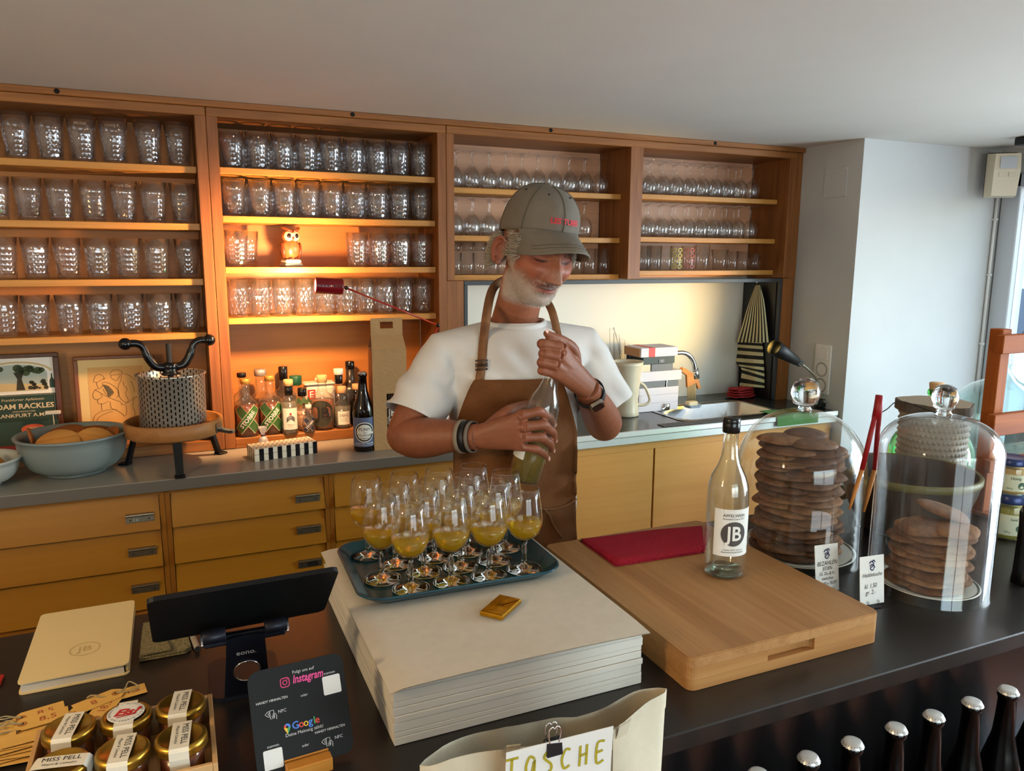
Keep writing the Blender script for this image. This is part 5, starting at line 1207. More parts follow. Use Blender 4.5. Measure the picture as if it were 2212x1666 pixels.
for lay in range(2):
    k = 1 - .015 * lay
    def top(u, v, lay=lay, k=k, dz=.0042):
        p = Pq(.5 + (u - .5) * k, .5 + (v - .5) * k) - o0; e = min(u, 1 - u, v, 1 - v); rz_ = min(1, e / .04) ** .5 if e > 0 else 0
        return (p.x, p.y, .0006 + lay * .0045 + dz * rz_ + (.0012 * sin(u * 7 + v * 3 + lay) if dz > 0.001 else 0) * rz_)
    m = MB(); m.grid(lambda u, v: top(u, v), 30, 20); m.grid(lambda u, v: top(1 - u, v, dz=0.0), 30, 20); m.build('fold', crim, RCl)
# --- clear bottle with label
p = PZ(1563, 1236, ZB); jbH = (EYE.z - ZB) - (EYE.z - PY(1579, 903, p.y).z); jbR = 43.5 * mpp(p)
JB = thing('cider_bottle', 'empty clear glass bottle with black cap and white JB label on the board', 'bottle', (p.x, p.y, ZB), rz=rad(-20))
g_bot = thin_glass('bottle_wall', (.93, .955, .93), .02, 1.5, haze=.025, hazecol=(.75, .82, .78), boost=1.7)
R, H = jbR, jbH
prof = [(0, .006), (R * .5, .003), (R - .004, 0), (R, .004), (R, H * .52), (R * .96, H * .575), (R * .80, H * .64), (R * .55, H * .70), (.0165, H * .755), (.0145, H * .82), (.0135, H - .024), (.0155, H - .022), (.0155, H - .018), (.0132, H - .016), (.0132, H - .004)]
MB().lathe(prof, 44).build('wall', g_bot, JB); MB().lathe([(r - .0028 if r > .004 else 0, z_ + .006) for r, z_ in prof[:12]], 36).build('inner_wall', thin_glass('bottle_inner', (.96, .975, .96), .02, 1.4, boost=1.2), JB)
MB().lathe([(0, .0005), (R - .005, .0005), (R - .002, .003), (R - .003, .009), (0, .012)], 36).build('thick_base', solid_glass('glass_green_base', (.82, .95, .86)), JB)
capm = MB(); capm.lathe([(0, H + .001), (.0145, H + .001), (.0162, H - .001), (.0165, H - .007), (.0158, H - .009), (.0165, H - .011), (.0163, H - .027), (.0150, H - .028)], 36); capm.build('cap', black_gl, JB)
jb_label(JB, R, H * .155, R * 2.05, H * .30, -pi / 2 + rad(20) - .25)
# --- glass domes with stacked cookies
g_dome = thin_glass('dome_glass', (.965, .975, .97), .008, 1.5, haze=.003, boost=1.0)
cook = []
for nm, c1, c2 in (('a', (86, 52, 30), (136, 92, 58)), ('b', (108, 68, 40), (160, 112, 72)), ('c', (72, 42, 24), (120, 78, 48))):
    t = NT('cookie_' + nm); f = t.noise(55, 5, t.coord(), .6); t.bsdf(t.ramp(f, [(.3, srgb(*c1)), (.7, srgb(*c2))]), .7, 0, .3); t.bump(t.noise(190, 5, t.coord(), .7), .9, .003); cook.append(t.m)
def cookie_mesh(L, W_, h, mat, seed):
    rnd = random.Random(seed); ph = [rnd.uniform(0, 6) for _ in range(3)]
    f = lambda a: 1 + .03 * sin(3 * a + ph[0]) + .025 * sin(5 * a + ph[1])
    m = MB(); n = 28; rings = [(.0, 1.0), (.45, .98), (.75, .86), (.92, .55), (1.0, .22), (.985, .05), (.9, 0), (0, 0)]
    vs = []; rows = []
    for r, z_ in rings:
        if r == 0: rows.append([len(vs)]); vs.append((0, 0, z_ * h))
        else:
            rows.append(list(range(len(vs), len(vs) + n)))
            for k in range(n): a = 2 * pi * k / n; vs.append((L * r * f(a) * cos(a), W_ * r * f(a) * sin(a), z_ * h + .0006 * sin(3 * a + ph[2]) * r))
    fs = []
    for A, B in zip(rows, rows[1:]):
        for k in range(n):
            k2 = (k + 1) % n
            if len(A) == 1: fs.append((A[0], B[k], B[k2]))
            elif len(B) == 1: fs.append((A[k], B[0], A[k2]))
            else: fs.append((A[k], B[k], B[k2], A[k2]))
    m.add(vs, fs, True); ob = m.build('cookie', mat); me = ob.data; bpy.data.objects.remove(ob); return me
CM = [cookie_mesh(.062, .046, .0125, cook[i % 3], i) for i in range(6)]
CM2 = [cookie_mesh(.057, .043, .0125, cook[1 if i % 2 else 0], 20 + i) for i in range(4)]
def dome(label, loc, R, Hc, Ht, knob):
    d = thing('glass_dome', label, 'glass dome', loc)
    prof = [(R + .002, .0), (R + .002, .003), (R, .006), (R, Hc)]
    for k in range(1, 13):
        a = k / 12 * pi / 2; prof.append((R * cos(a) ** .8 if k < 12 else 0.012, Hc + (Ht - Hc) * sin(a)))
    inner = [(max(r - .0035, .0), z_ - (.003 if z_ > Hc else 0)) for r, z_ in reversed(prof[2:])]
    MB().lathe(prof, 64).build('bell', g_dome, d); MB().lathe([(max(r - .0035, .001), z_ - (.003 if z_ > Hc else 0)) for r, z_ in prof[2:]], 64).build('inner_wall', thin_glass('dome_inner', (.985, .99, .985), .01, 1.25, boost=.6), d)
    kr = knob; k_ = MB().lathe([(.010, Ht - .002), (.017, Ht + .002), (.013, Ht + .007), (.0125, Ht + .010), (kr * .8, Ht + .016), (kr, Ht + .016 + kr * .7), (kr * .97, Ht + .016 + kr * 1.0), (kr * .75, Ht + .016 + kr * 1.55), (kr * .35, Ht + .016 + kr * 1.78), (0, Ht + .016 + kr * 1.82), ], 36); k_.build('knob', g_stem, d)
    return d
p1 = PZ(1716, 1194, zb); U1 = mpp(p1); R1 = 131 * U1
H1 = PY(1740, 886, p1.y).z - zb
dome('wide domed glass bell over the tall stack of brown cookies', (p1.x, p1.y, zb), R1, H1 * .58, H1, .031)
def plate(label, loc, R):
    pl = thing('plate', label, 'plate', loc); pw = plain('plate_white', (222, 220, 208), .25)
    MB().lathe([(0, 0), (R * .6, 0), (R * .64, .003), (R * .95, .012), (R, .0145), (R * .985, .0155), (R * .62, .0058), (0, .005)], 56).build('dish', pw, pl)
    MB().lathe([(R * .93, .0142), (R * .955, .0150), (R * .97, .0155)], 56).build('rim_line', plain('plate_line', (110, 112, 104), .3), pl); return pl
plate('white plate under the tall cookie stack', (p1.x, p1.y, zb + .0003), R1 * .93)
def cook_put(me, loc, rot, label, grp):
    o = bpy.data.objects.new('cookie', me); C.objects.link(o); o.location = loc; o.rotation_euler = rot; return tag(o, label, 'cookie', grp)
random.seed(21)
nl = 18; lh = (H1 * .80 - .02) / nl; SIDE = ['front', 'right', 'rear', 'left']
NUM = ['lowest', 'second', 'third', 'fourth', 'fifth', 'sixth', 'seventh', 'eighth', 'ninth', 'tenth', 'eleventh', 'twelfth', 'thirteenth', 'fourteenth', 'fifteenth', 'sixteenth', 'seventeenth', 'eighteenth']
for L in range(nl):
    a0 = -1.9 + (.55 if L % 2 else 0) + random.uniform(-.15, .15)
    for k in range(4):
        a = a0 + k * pi / 2; r = .050 + random.uniform(-.004, .006)
        cook_put(CM[random.randrange(6)], (p1.x + r * cos(a), p1.y + r * sin(a), zb + .0125 + L * lh + .0004 * k), (random.uniform(-.05, .05), random.uniform(-.05, .05), a + pi / 2 + random.uniform(-.25, .25)), '%s cookie in the %s layer from the bottom of the tall stack' % (('frontmost', 'right-hand', 'rear', 'left-hand')[k], NUM[L]), 'cookies in the tall stack')
for k, (dx, dy, rz_) in enumerate(((.005, -.03, .3), (-.036, .02, -.2), (.038, .03, .4))):
    cook_put(CM[k], (p1.x + dx, p1.y + dy, zb + .0125 + nl * lh + .0035 * k), (random.uniform(-.06, .06), .05, rz_), 'topmost %s cookie on the tall stack' % ('front', 'left', 'right')[k], 'cookies in the tall stack')
p2 = PZ(2000, 1268, zb); U2 = mpp(p2); R2 = 118 * U2; H2 = PY(2030, 897, p2.y).z - zb
dome('slim tall glass bell over the short stack of thick cookies', (p2.x, p2.y, zb), R2, H2 * .80, H2, .0245)
plate('white plate under the short cookie stack', (p2.x, p2.y, zb + .0003), R2 * .86)
nl = 8; lh = .0148
for L in range(nl):
    a0 = -2.0 + (1.0 if L % 2 else 0) + random.uniform(-.2, .2)
    for k in range(3):
        a = a0 + k * 2 * pi / 3; r = .034 + random.uniform(-.003, .004)
        cook_put(CM2[random.randrange(4)], (p2.x + r * cos(a), p2.y + r * sin(a), zb + .0125 + L * lh + .0006 * k), (random.uniform(-.05, .05), random.uniform(-.05, .05), a + pi / 2 + random.uniform(-.2, .2)), '%s cookie in the %s layer from the bottom of the short stack' % (('front', 'right', 'rear')[k], NUM[L]), 'cookies in the short stack')
zt2 = zb + .0125 + nl * lh
cook_put(CM2[0], (p2.x - .030, p2.y - .005, zt2 + .002), (.06, -.05, .2), 'cookie lying flat on top left of the short stack', 'cookies in the short stack')
cook_put(CM2[1], (p2.x + .012, p2.y - .040, zt2 + .001), (.05, .02, .15), 'cookie lying flat at the front top of the short stack', 'cookies in the short stack')
cook_put(CM2[2], (p2.x + .036, p2.y + .005, zt2 + .022), (.12, .30, -.35), 'cookie tilted against the others on top of the short stack', 'cookies in the short stack')
# --- price cards
navy = plain('ink_navy', (40, 44, 84), .7)
crest = [ribbon2d([smooth_line(L, 5) for L in ([(-.006, .004), (-.003, .008), (.002, .006), (.004, .001), (0, -.002), (-.004, -.005), (-.001, -.009), (.004, -.008)], [(-.005, -.001), (.0, .002), (.006, -.003), (.003, -.006)], [(.0, .008), (.004, .010), (.007, .006)])], .0022)]
def hand(lines, s, seed):
    return lines
def card(label, pb_, w_, h_, lines, lean=-.12, rz=0.0):
    cdt = thing('price_card', label, 'card', (pb_.x, pb_.y, zb), rz=rz)
    m = MB().at((0, 0, 0), (lean, 0, 0)).box(-w_ / 2, 0, .006, w_ / 2, .0008, .006 + h_); m.build('card', paper_w, cdt)
    fm_ = plane_map(Euler((lean, 0, 0)).to_matrix() @ Vector((0, -.0004, .006)), (1, 0, 0), Euler((lean, 0, 0)).to_matrix() @ Vector((0, 0, 1)))
    decal('crest', [place2d(g, 0, h_ * .80) for g in crest], fm_, navy, cdt)
    decal('handwriting', [place2d(text2d(s_, sz, -.004, .25, .8), x, y * h_, r_) for s_, sz, x, y, r_ in lines], fm_, ink, cdt)
    MB().box(-w_ * .3, -.006, 0, w_ * .3, .014, .002).build('foot', plain('card_foot', (40, 38, 38), .4), cdt)
    for s in (-1, 1): MB().tube([(s * w_ * .22, .002, .0015), (s * w_ * .22, -.0022, .008), (s * w_ * .22, -.0015, .014), (s * w_ * .22 + .003, -.0015, .010)], .0009, 6).build('prong', chrome, cdt)
    return cdt
pa_ = PZ(1788, 1284, zb); ca = mpp(pa_); card('handwritten white note card before the tall cookie stack', pa_, 60 * ca, 102 * ca, [('BEZAHLEN', .0125, 0, .60, .03), ('JEDEN', .0105, 0, .49, .02), ('Di, Do & Fr.', .0095, 0, .38, 0), ('zwischen', .0095, 0, .28, .03), ('16:00 u 16:30', .0095, 0, .17, .05)], -.15, rad(-6))
pb_ = PZ(1884, 1312, zb); cb = mpp(pb_); card('white price card for the short cookie stack', pb_, 64 * cb, 106 * cb, [('Haddekuche', .0115, 0, .61, .02), ('kl. 1,50', .0125, -.004, .38, .04), ('gr. 2,-', .0125, -.004, .25, .03)], -.12, rad(-6))
# --- tongs
tr = plain('tong_red', (150, 20, 28), .4); tw = wood('tong_wood', (176, 112, 52), (200, 136, 70), 2, 1.0, .5)
yt = p2.y + .075; TT = thing('serving_tongs', 'red and wood serving tongs hanging at the side of the slim bell', 'tongs', PY(1850, 1104, yt)); t0 = Vector(TT.location); tp = lambda px, py, dy=0: PY(px, py, yt + dy) - t0
MB().tube([tp(1899, 854), tp(1897, 880), tp(1893, 905)], [.0075, .0095, .010], 10, flat=.8).build('hinge_block', tr, TT)
for (xa, ya), (xm, ym), (xe, ye), dy in (((1890, 900), (1862, 1015), (1835, 1100), 0), ((1899, 900), (1889, 1015), (1866, 1106), .01)):
    MB().tube([tp(xa, ya, dy), tp((xa * 2 + xm) / 3, (ya * 2 + ym) / 3, dy), tp(xm, ym, dy)], [.0055, .0058, .0056], 10, flat=.7).build('red_arm', tr, TT)
    MB().tube([tp(xm, ym, dy), tp((xm + xe) / 2, (ym + ye) / 2, dy), tp(xe, ye, dy)], [.0052, .0048, .0026], 10, flat=.7).build('wooden_tip', tw, TT)
kn = Vector((p2.x, p2.y, zb + H2 + .008)) - t0
MB().tube(smooth_line([tp(1895, 896), tp(1915, 885) , tp(1945, 867), kn + Vector((-.02, .01, -.002)), kn + Vector((-.011, .006, 0))], 5), .0013, 6).build('hanging_wire', plain('wire_black', (40, 36, 34), .5, .4), TT)
# --- dark bowl behind the slim bell
brown_b = plain('bowl_dark', (58, 44, 34), .45, var=.2, vscale=20); olive = plain('bowl_rim_olive', (104, 96, 48), .5)
p3 = PZ(1940, 1112, zb); U4 = mpp(p3)
BW = thing('dark_bowl', 'large dark brown earthenware bowl with olive rim behind the slim bell', 'bowl', (PY(1961, 1045, 1.27).x, 1.27, zb)); BW.scale = (1.05, 1.05, 1.05)
MB().lathe([(0, 0), (.092, 0), (.098, .006), (.125, .05), (.142, .10), (.149, .128)], 56).build('body', brown_b, BW); MB().lathe([(.149, .128), (.152, .131), (.1525, .142), (.149, .146), (.143, .144)], 56).build('rim', olive, BW); MB().lathe([(.143, .144), (.135, .10), (.115, .05), (.085, .015), (0, .012)], 56).build('inside', brown_b, BW)
# --- ceramic canister with wooden lid
cer = plain('ceramic_grey', (160, 148, 132), .5, var=.05); cx_ = PY(2008, 1000, 1.42)
CN = thing('ceramic_canister', 'grey studded ceramic canister with rough wooden lid, behind the dark bowl', 'canister', (cx_.x, 1.42, zb)); Rc = .086; Hc = PY(2020, 888, 1.42).z - zb
m = MB(); m.lathe([(0, 0), (Rc, 0), (Rc, Hc), (Rc - .005, Hc), (Rc - .006, .01), (0, .008)], 48); m.build('body', cer, CN)
st = MB(); nr = 15; na = 44
for j in range(nr):
    for k in range(na):
        a = 2 * pi * (k + .5 * (j % 2)) / na; z_ = Hc * (.04 + .93 * j / (nr - 1)); c_ = Vector((cos(a), sin(a), 0)); t_ = Vector((-sin(a), cos(a), 0)); up = Vector((0, 0, 1)); o_ = c_ * Rc + up * z_
        vs = [o_ + c_ * .0045] + [o_ + (t_ * cos(b2) + up * sin(b2)) * .0062 for b2 in [i * pi / 3 for i in range(6)]]
        st.add(vs, [(0, 1 + i, 1 + (i + 1) % 6) for i in range(6)], True)
st.build('studs', cer, CN)['kind'] = 'stuff'
bark = plain('bark', (92, 78, 64), .9, var=.3, vscale=40, bump=.5, bscale=90); t = NT('cut_wood'); v = t.coord(); wv = t.n('ShaderNodeTexWave'); wv.wave_type = 'RINGS'; wv.rings_direction = 'Z'; wv.inputs['Scale'].default_value = 55; wv.inputs['Distortion'].default_value = 2; t.l(v, wv.inputs[0]); t.bsdf(t.ramp(wv.outputs['Fac'], [(.2, srgb(138, 116, 92)), (.8, srgb(178, 156, 128))]), .8); cutw = t.m
ld_ = MB(); ol_ = [((Rc + .010 + .004 * sin(3 * a + 1) + .003 * sin(7 * a)) * cos(a), (Rc + .010 + .004 * sin(3 * a + 1) + .003 * sin(7 * a)) * sin(a)) for a in [2 * pi * k / 40 for k in range(40)]]
ld_.prism(ol_, Hc + .0005, Hc + .026); ld_.build('lid_bark', bark, CN); MB().prism([(x * .95, y * .95) for x, y in ol_], Hc + .0262, Hc + .0275).build('lid_face', cutw, CN)
# --- demijohns
g_green = thin_glass('green_glass', (.22, .72, .30), .03, 1.5, haze=.10, hazecol=(.1, .55, .18), boost=1.5)
def demijohn(label, loc, R, H, mat, cork=True, name='demijohn'):
    d = thing(name, label, 'demijohn', loc)
    prof = [(0, .004), (R * .6, 0), (R * .8, .01)] + [(R * sin(a) if a > .9 else R * .8, R * .95 * (1 - cos(a)) + .02) for a in [.9 + k * (2.55 - .9) / 12 for k in range(13)]]
    zl = prof[-1][1]; prof += [(R * .3, zl + R * .12), (.024, zl + R * .3), (.022, H - .02), (.026, H - .018), (.026, H - .006), (.022, H)]
    MB().lathe(prof, 48).build('body', mat, d)
    if cork: MB().cyl(.019, H - .02, H + .022, 24, r2=.023, bev=.002).build('cork', cork_m, d)
    return d
pg = PY(2010, 850, 1.33); 
demijohn('green glass demijohn with cork, behind the ceramic canister', (PY(2012, 950, 1.70).x, 1.70, .83), .130, PY(2010, 842, 1.70).z - .83, g_green)
g_aqua = thin_glass('aqua_glass', (.78, .90, .88), .02, 1.5, haze=.06, hazecol=(.7, .88, .86), boost=1.4)
demijohn('big pale aqua glass balloon beside the wooden rack at the window', (PY(2150, 950, 1.84).x, 1.84, .83), .175, .42, g_aqua, False)
st_ = thing('side_table', 'dark side table under the window carrying the glass balloons', 'table', (2.46, 1.62, 0)); MB().box(-.35, -.04, .795, .95, .46, .8295).build('table_top', bar_front, st_)
for x, y in ((-.22, 0), (.90, 0), (-.22, .38), (.90, .38)): MB().box(x - .02, y - .02, 0, x + .02, y + .02, .7945).build('leg', bar_front, st_)
# --- wooden rack at the right edge
rk = wood('rack_wood', (132, 64, 20), (170, 92, 34), 2, .8, .65, .2); rkx = wood('rack_wood_x', (128, 60, 18), (166, 88, 32), 0, .8, .65, .2)
pr = PY(2165, 800, 1.25); X0 = pr.x; RK = thing('wooden_rack', 'reddish wooden rack cut off by the right picture edge', 'rack', (X0, 1.25, zb))
zz_ = lambda py, px=2170: PY(px, py, 1.25).z - zb
for x_ in (-.014, .40): MB().box(x_, 0, .0122, x_ + .036, .035, zz_(712), bev=.002).build('post', rk, RK)
for za, zb3 in ((zz_(762), zz_(722)), (zz_(935), zz_(890)), (zz_(1010), zz_(985))): MB().box(-.04, -.022, za, .46, -.0005, zb3, bev=.002).build('rail', rkx, RK)
for x_ in (-.02, .394): MB().box(x_, -.05, 0, x_ + .05, .09, .012, bev=.002).build('foot', rk, RK)
# --- honey jars with blue lids
def preserve(label, loc, R, H, colr, lab):
    j = thing('preserve_jar', label, 'jar', loc)
    MB().lathe([(0, .002), (R - .004, 0), (R, .004), (R, H * .72), (R * .92, H * .80), (R * .88, H * .82)], 40).build('glass', thin_glass('jar_glass', (.95, .96, .93), .02, 1.5, haze=.01), j)
    MB().lathe([(0, .003), (R - .005, .003), (R - .0022, .006), (R - .0022, H * .70), (0, H * .70)], 36).build('contents', plain('jar_%d' % colr[0], colr, .4), j)
    MB().lathe([(R * .9, H * .80), (R * .97, H * .805), (R * .98, H * .83), (R * .96, H * .97), (R * .9, H), (R * .8, H * .985), (0, H * .985)], 40).build('lid', plain('lid_navy', (44, 58, 104), .3, .4), j)
    decal('label_paper', [strip_quads(-R * 1.0, H * .12, R * 1.0, H * .58, 16)], cyl_map(R, 0, -pi / 2 - .7, .0005), plain('label_sage', (206, 206, 176), .6), j)
    decal('label_print', [place2d(text2d(lab, .009, .01), 0, H * .48), place2d(text2d('250 g', .006), -.012, H * .2), poly2d(circ(.009, 12, (.014, H * .28)))], cyl_map(R, 0, -pi / 2 - .7, .001), plain('label_forest', (52, 84, 60), .6), j)
    return j
pj = PZ(2182, 1160, zb); Uj = mpp(pj); Rj = 36 * Uj; Hj = 98 * Uj
preserve('lower jar of greenish preserve with navy lid at the right edge', (pj.x, pj.y + .01, zb), Rj, Hj, (150, 140, 60), 'Senf')
preserve('upper jar of honey with navy lid, stacked on another jar', (pj.x - .004, pj.y + .012, zb + Hj + .0006), Rj * .88, 78 * Uj, (186, 150, 84), 'Honig')
pk = PZ(2222, 1270, zb); pkm = thing('pepper_mill', 'black cylinder cut off by the right picture edge', 'mill', (pk.x + .022, pk.y + .02, zb)); MB().lathe([(0, 0), (.027, 0), (.028, .003), (.026, .02), (.024, .12), (.0255, .15), (.02, .165), (0, .168)], 32).build('body', black_gl, pkm); MB().lathe([(0, .1685), (.016, .169), (.02, .18), (.014, .192), (0, .195)], 24).build('head', black_gl, pkm)

# --- cream notebook
NB = thing('notebook', 'cream hardcover notebook with an embossed round mark', 'notebook', (-.186, 1.400, zb), rz=rad(.5)); nw, nd, nh = .153, .250, .019
crm = plain('notebook_cream', (226, 204, 150), .55)
MB().prism(rrect(nw, nd, .008, 4), 0, .0022).build('back_cover', crm, NB); MB().prism(rrect(nw, nd, .008, 4), nh - .0022, nh).build('front_cover', crm, NB)
MB().box(-nw / 2 + .004, -nd / 2 + .004, .0023, nw / 2 - .008, nd / 2 - .004, nh - .0023).build('pages', plain('pages', (206, 202, 192), .8), NB); MB().box(nw / 2 - .006, -nd / 2 + .006, .0023, nw / 2 - .0005, nd / 2 - .006, nh - .0023, bev=.002).build('spine', crm, NB)
em = plain('emboss', (196, 170, 112), .5); pmn = plane_map((.008, -.045, nh), (1, 0, 0), (0, 1, 0), .0003)
decal('embossed_mark', [ribbon2d([circ(.022, 32) + [circ(.022, 32)[0]]], .0018), text2d('JB', .026, .01)], pmn, em, NB)
# --- felt case with pen
pf = PZ(350, 1385, zb); FT = thing('felt_case', 'grey felt pen case lying behind the tablet', 'case', (pf.x + .010, pf.y - .012, zb), rz=rad(8))
t = NT('felt'); f = t.noise(420, 3, t.coord()); t.bsdf(t.ramp(f, [(.35, srgb(96, 88, 62)), (.65, srgb(150, 140, 104))]), .95, 0, .1); t.bump(f, .5, .002); felt = t.m
def felt_s(z0, z1): return MB().prism([(-.050, -.045), (.020, -.055), (.030, -.048), (.034, .075), (-.030, .085)], z0, z1)
felt_s(.001, .004).build('lower_layer', felt, FT); felt_s(.0055, .0085).build('upper_layer', felt, FT)
MB().at((.0, -.005, .0086), (rad(-4), 0, 0)).prism([(-.048, -.042), (-.002, -.048), (-.006, .055), (-.034, .07)], 0, .003).build('flap', felt, FT)
PN = thing('pen', 'grey pen tucked into the edge of the felt case', 'pen', (pf.x + .049, pf.y - .014, zb + .0062), rz=rad(8)); MB().at((0, 0, 0), (rad(90), 0, 0)).lathe([(0, -.062), (.0045, -.06), (.0052, .045), (.004, .05), (.0025, .052), (0, .052)], 16).build('barrel', plain('pen_grey', (150, 142, 130), .4), PN); MB().at((0, -.0525, 0), (rad(90), 0, 0)).cyl(.0046, -.001, .0012, 16).build('end', black_gl, PN)
# --- tablet on stand
TB = thing('tablet', 'black tablet computer seen from behind on its stand', 'tablet', (.061, 1.105, 1.118), rot=(rad(47), 0, rad(1.5)))
tabm = plain('tablet_back', (22, 23, 26), .38, .5); 
MB().prism(rrect(.250, .176, .011, 6), -.0035, .0035).build('shell', tabm, TB, rot=(rad(90), 0, 0)); MB().prism(rrect(.244, .170, .009, 6), .0036, .0042).build('screen', plain('screen_black', (6, 6, 8), .08), TB, rot=(rad(-90), 0, 0))
MB().box(.06, -.0042, .083, .075, -.0030, .0848).build('button', black_gl, TB); MB().at((.108, -.0038, .070), (rad(90), 0, 0)).cyl(.003, 0, .0008, 12).build('camera_lens', black_gl, TB)
SDn = thing('tablet_stand', 'dark metal tablet stand with a round cut-out in its column', 'stand', (.060, 1.150, zb)); sm = plain('stand_navy', (26, 28, 40), .4, .5)
MB().prism(rrect(.105, .125, .02, 5), 0, .007).build('base_plate', sm, SDn, (0, .045, 0))
# column with a round hole
def column():
    n = 48; hz = .052; hr = .0185; Hc_ = .118; pts_o = []; pts_i = []
    for k in range(n):
        a = 2 * pi * k / n; c_, s_ = cos(a), sin(a); best = 1e9
        for (x0, z0), (x1, z1) in (((-.033, .0075), (.033, .0075)), ((.033, .0075), (.026, Hc_)), ((.026, Hc_), (-.026, Hc_)), ((-.026, Hc_), (-.033, .0075))):
            ex, ez = x1 - x0, z1 - z0; den = c_ * ez - s_ * ex
            if abs(den) < 1e-9: continue
            t_ = ((x0) * ez - (z0 - hz) * ex) / den; u_ = ((x0) * s_ - (z0 - hz) * c_) / den
            if t_ > 0 and -1e-6 <= -u_ * -1 <= 1e9:
                xx, z2 = t_ * c_, hz + t_ * s_
                if min(x0, x1) - 1e-6 <= xx <= max(x0, x1) + 1e-6 and min(z0, z1) - 1e-6 <= z2 <= max(z0, z1) + 1e-6: best = min(best, t_)
        pts_o.append((best * c_, hz + best * s_)); pts_i.append((hr * c_, hz + hr * s_))
    vs = []; th = .006
    for y in (0, th):
        for P in (pts_o, pts_i): vs += [(x, y - .30 * (z_ - .0075), z_) for x, z_ in P]
    fs = []
    for k in range(n):
        k2 = (k + 1) % n
        fs += [(k, k2, n + k2, n + k), (2 * n + k2, 2 * n + k, 3 * n + k, 3 * n + k2), (k2, k, 2 * n + k, 2 * n + k2), (n + k, n + k2, 3 * n + k2, 3 * n + k)]
    return MB().add(vs, fs), pts_i
cm_, pi_ = column(); cm_.build('column', sm, SDn, (0, -.018, 0))
MB().tube([(x, -.018 - .30 * (z_ - .0075) - .0006, z_) for x, z_ in pi_], .0014, 8, closed=True).build('hole_ring', chrome, SDn)
decal('lettering', [text2d('eono.', .0125, .0)], plane_map((0, -.018 - .30 * (.088 - .0075), .088), (1, 0, 0), (0, -.287, .958), .0007), plain('print_silver', (200, 200, 204), .5), SDn)
for s in (-1, 1):
    h_ = MB().at((s * .043, -.047, .124), (0, rad(90), 0)).cyl(.0105, -.016, .016, 24, bev=.001).build('hinge_barrel', sm, SDn); MB().at((s * .0593, -.047, .124), (0, rad(90), 0)).cyl(.0107, -.0012, .0012, 24).build('end_ring', chrome, SDn)
MB().box(-.058, -.045, .104, .058, -.030, .119, bev=.003).build('bracket', sm, SDn)
# --- placard with holder
WB = thing('placard_holder', 'small wooden block with a slot holding the black placard', 'holder', (.118, .928, zb), rz=rad(4))
hw = wood('holder_wood', (176, 110, 34), (200, 136, 56), 0, 1, .45)
MB().box(-.029, -.016, 0, .029, .001, .018, bev=.001).build('front_block', hw, WB); MB().box(-.029, .0052, 0, .029, .016, .018, bev=.001).build('rear_block', hw, WB); MB().box(-.029, .0011, 0, .029, .0051, .006).build('slot_floor', hw, WB)
PLc = thing('placard', 'black rounded placard inviting guests to follow and rate online', 'sign', (.118, .9312, zb + .0066), rot=(rad(-25), 0, rad(4))); pS = .126
blackp = plain('placard_black', (15, 16, 17), .6, spec=.25)
MB().prism(rrect(pS, pS + .004, .014, 6), 0, .003).build('plate', blackp, PLc, (0, .0015, pS / 2 + .0005), (rad(90), 0, 0))
pf_ = lambda e: plane_map((0, -.0016, .0005), (1, 0, 0), (0, 0, 1), e); A_, B_, C_ = pf_(.0003), pf_(.0006), pf_(.0009)
grey_i = plain('print_grey', (196, 196, 198), .6); s = pS / 100
def tx(s_, sz, x, y, bold=0.0, shear=0.0, rot=0, xs=1.0): return place2d(text2d(s_, sz * s, bold, shear, xs), (x - 50) * s, (100 - y) * s, rot)
for g_ in (tx('Folgt uns auf', 4.46, 57, 8), tx('scannen', 3.74, 84, 17), tx('oder', 3.89, 55, 33), tx('NFC', 4.46, 31, 43), tx('Deine Meinung zählt!', 4.61, 51, 68), tx('scannen', 3.74, 18, 74), tx('oder', 3.89, 50, 82), tx('NFC', 4.46, 85, 83), tx('HANDY HINHALTEN', 3.46, 22, 30.5, .01), tx('HANDY HINHALTEN', 3.46, 77, 71.5 + 1.5, .01)): decal('small_print', [g_], A_, grey_i, PLc)
pink = plain('print_pink', (216, 70, 140), .6)
decal('script_logo', [tx('Instagram', 11.5, 61, 15.5, .02, .25, 0, .72)], A_, pink, PLc)
decal('camera_icon', [place2d(ribbon2d([rrect(9 * s, 9 * s, 2.6 * s, 5) + [rrect(9 * s, 9 * s, 2.6 * s, 5)[0]]], 1.0 * s), (37 - 50) * s, 84 * s), place2d(ribbon2d([circ(2.2 * s, 20) + [circ(2.2 * s, 20)[0]]], .9 * s), (37 - 50) * s, 84 * s), place2d(poly2d(circ(.6 * s, 8)), (39.6 - 50) * s, 86.8 * s)], A_, plain('print_magenta', (196, 50, 110), .6), PLc)
for ch, x, c in zip('Google', (41.5, 47.5, 52.3, 57.0, 61.2, 64.2), ((74, 130, 230), (214, 66, 54), (228, 180, 40), (74, 130, 230), (60, 160, 90), (214, 66, 54))):
    decal('logo_letter', [tx(ch, 10.5, x + 1, 60.5, .01)], A_, plain('print_%d_%d' % c[:2], c, .6), PLc)
pin = [(0, -6.5), (2.2, -2.6), (3.4, 0), (3.2, 2), (1.8, 3.6), (0, 4.1), (-1.8, 3.6), (-3.2, 2), (-3.4, 0), (-2.2, -2.6)]
pinp = lambda ids: place2d(poly2d([(pin[i][0] * s, pin[i][1] * s) if i >= 0 else (0, .6 * s) for i in ids]), (34 - 50) * s, 39.5 * s)
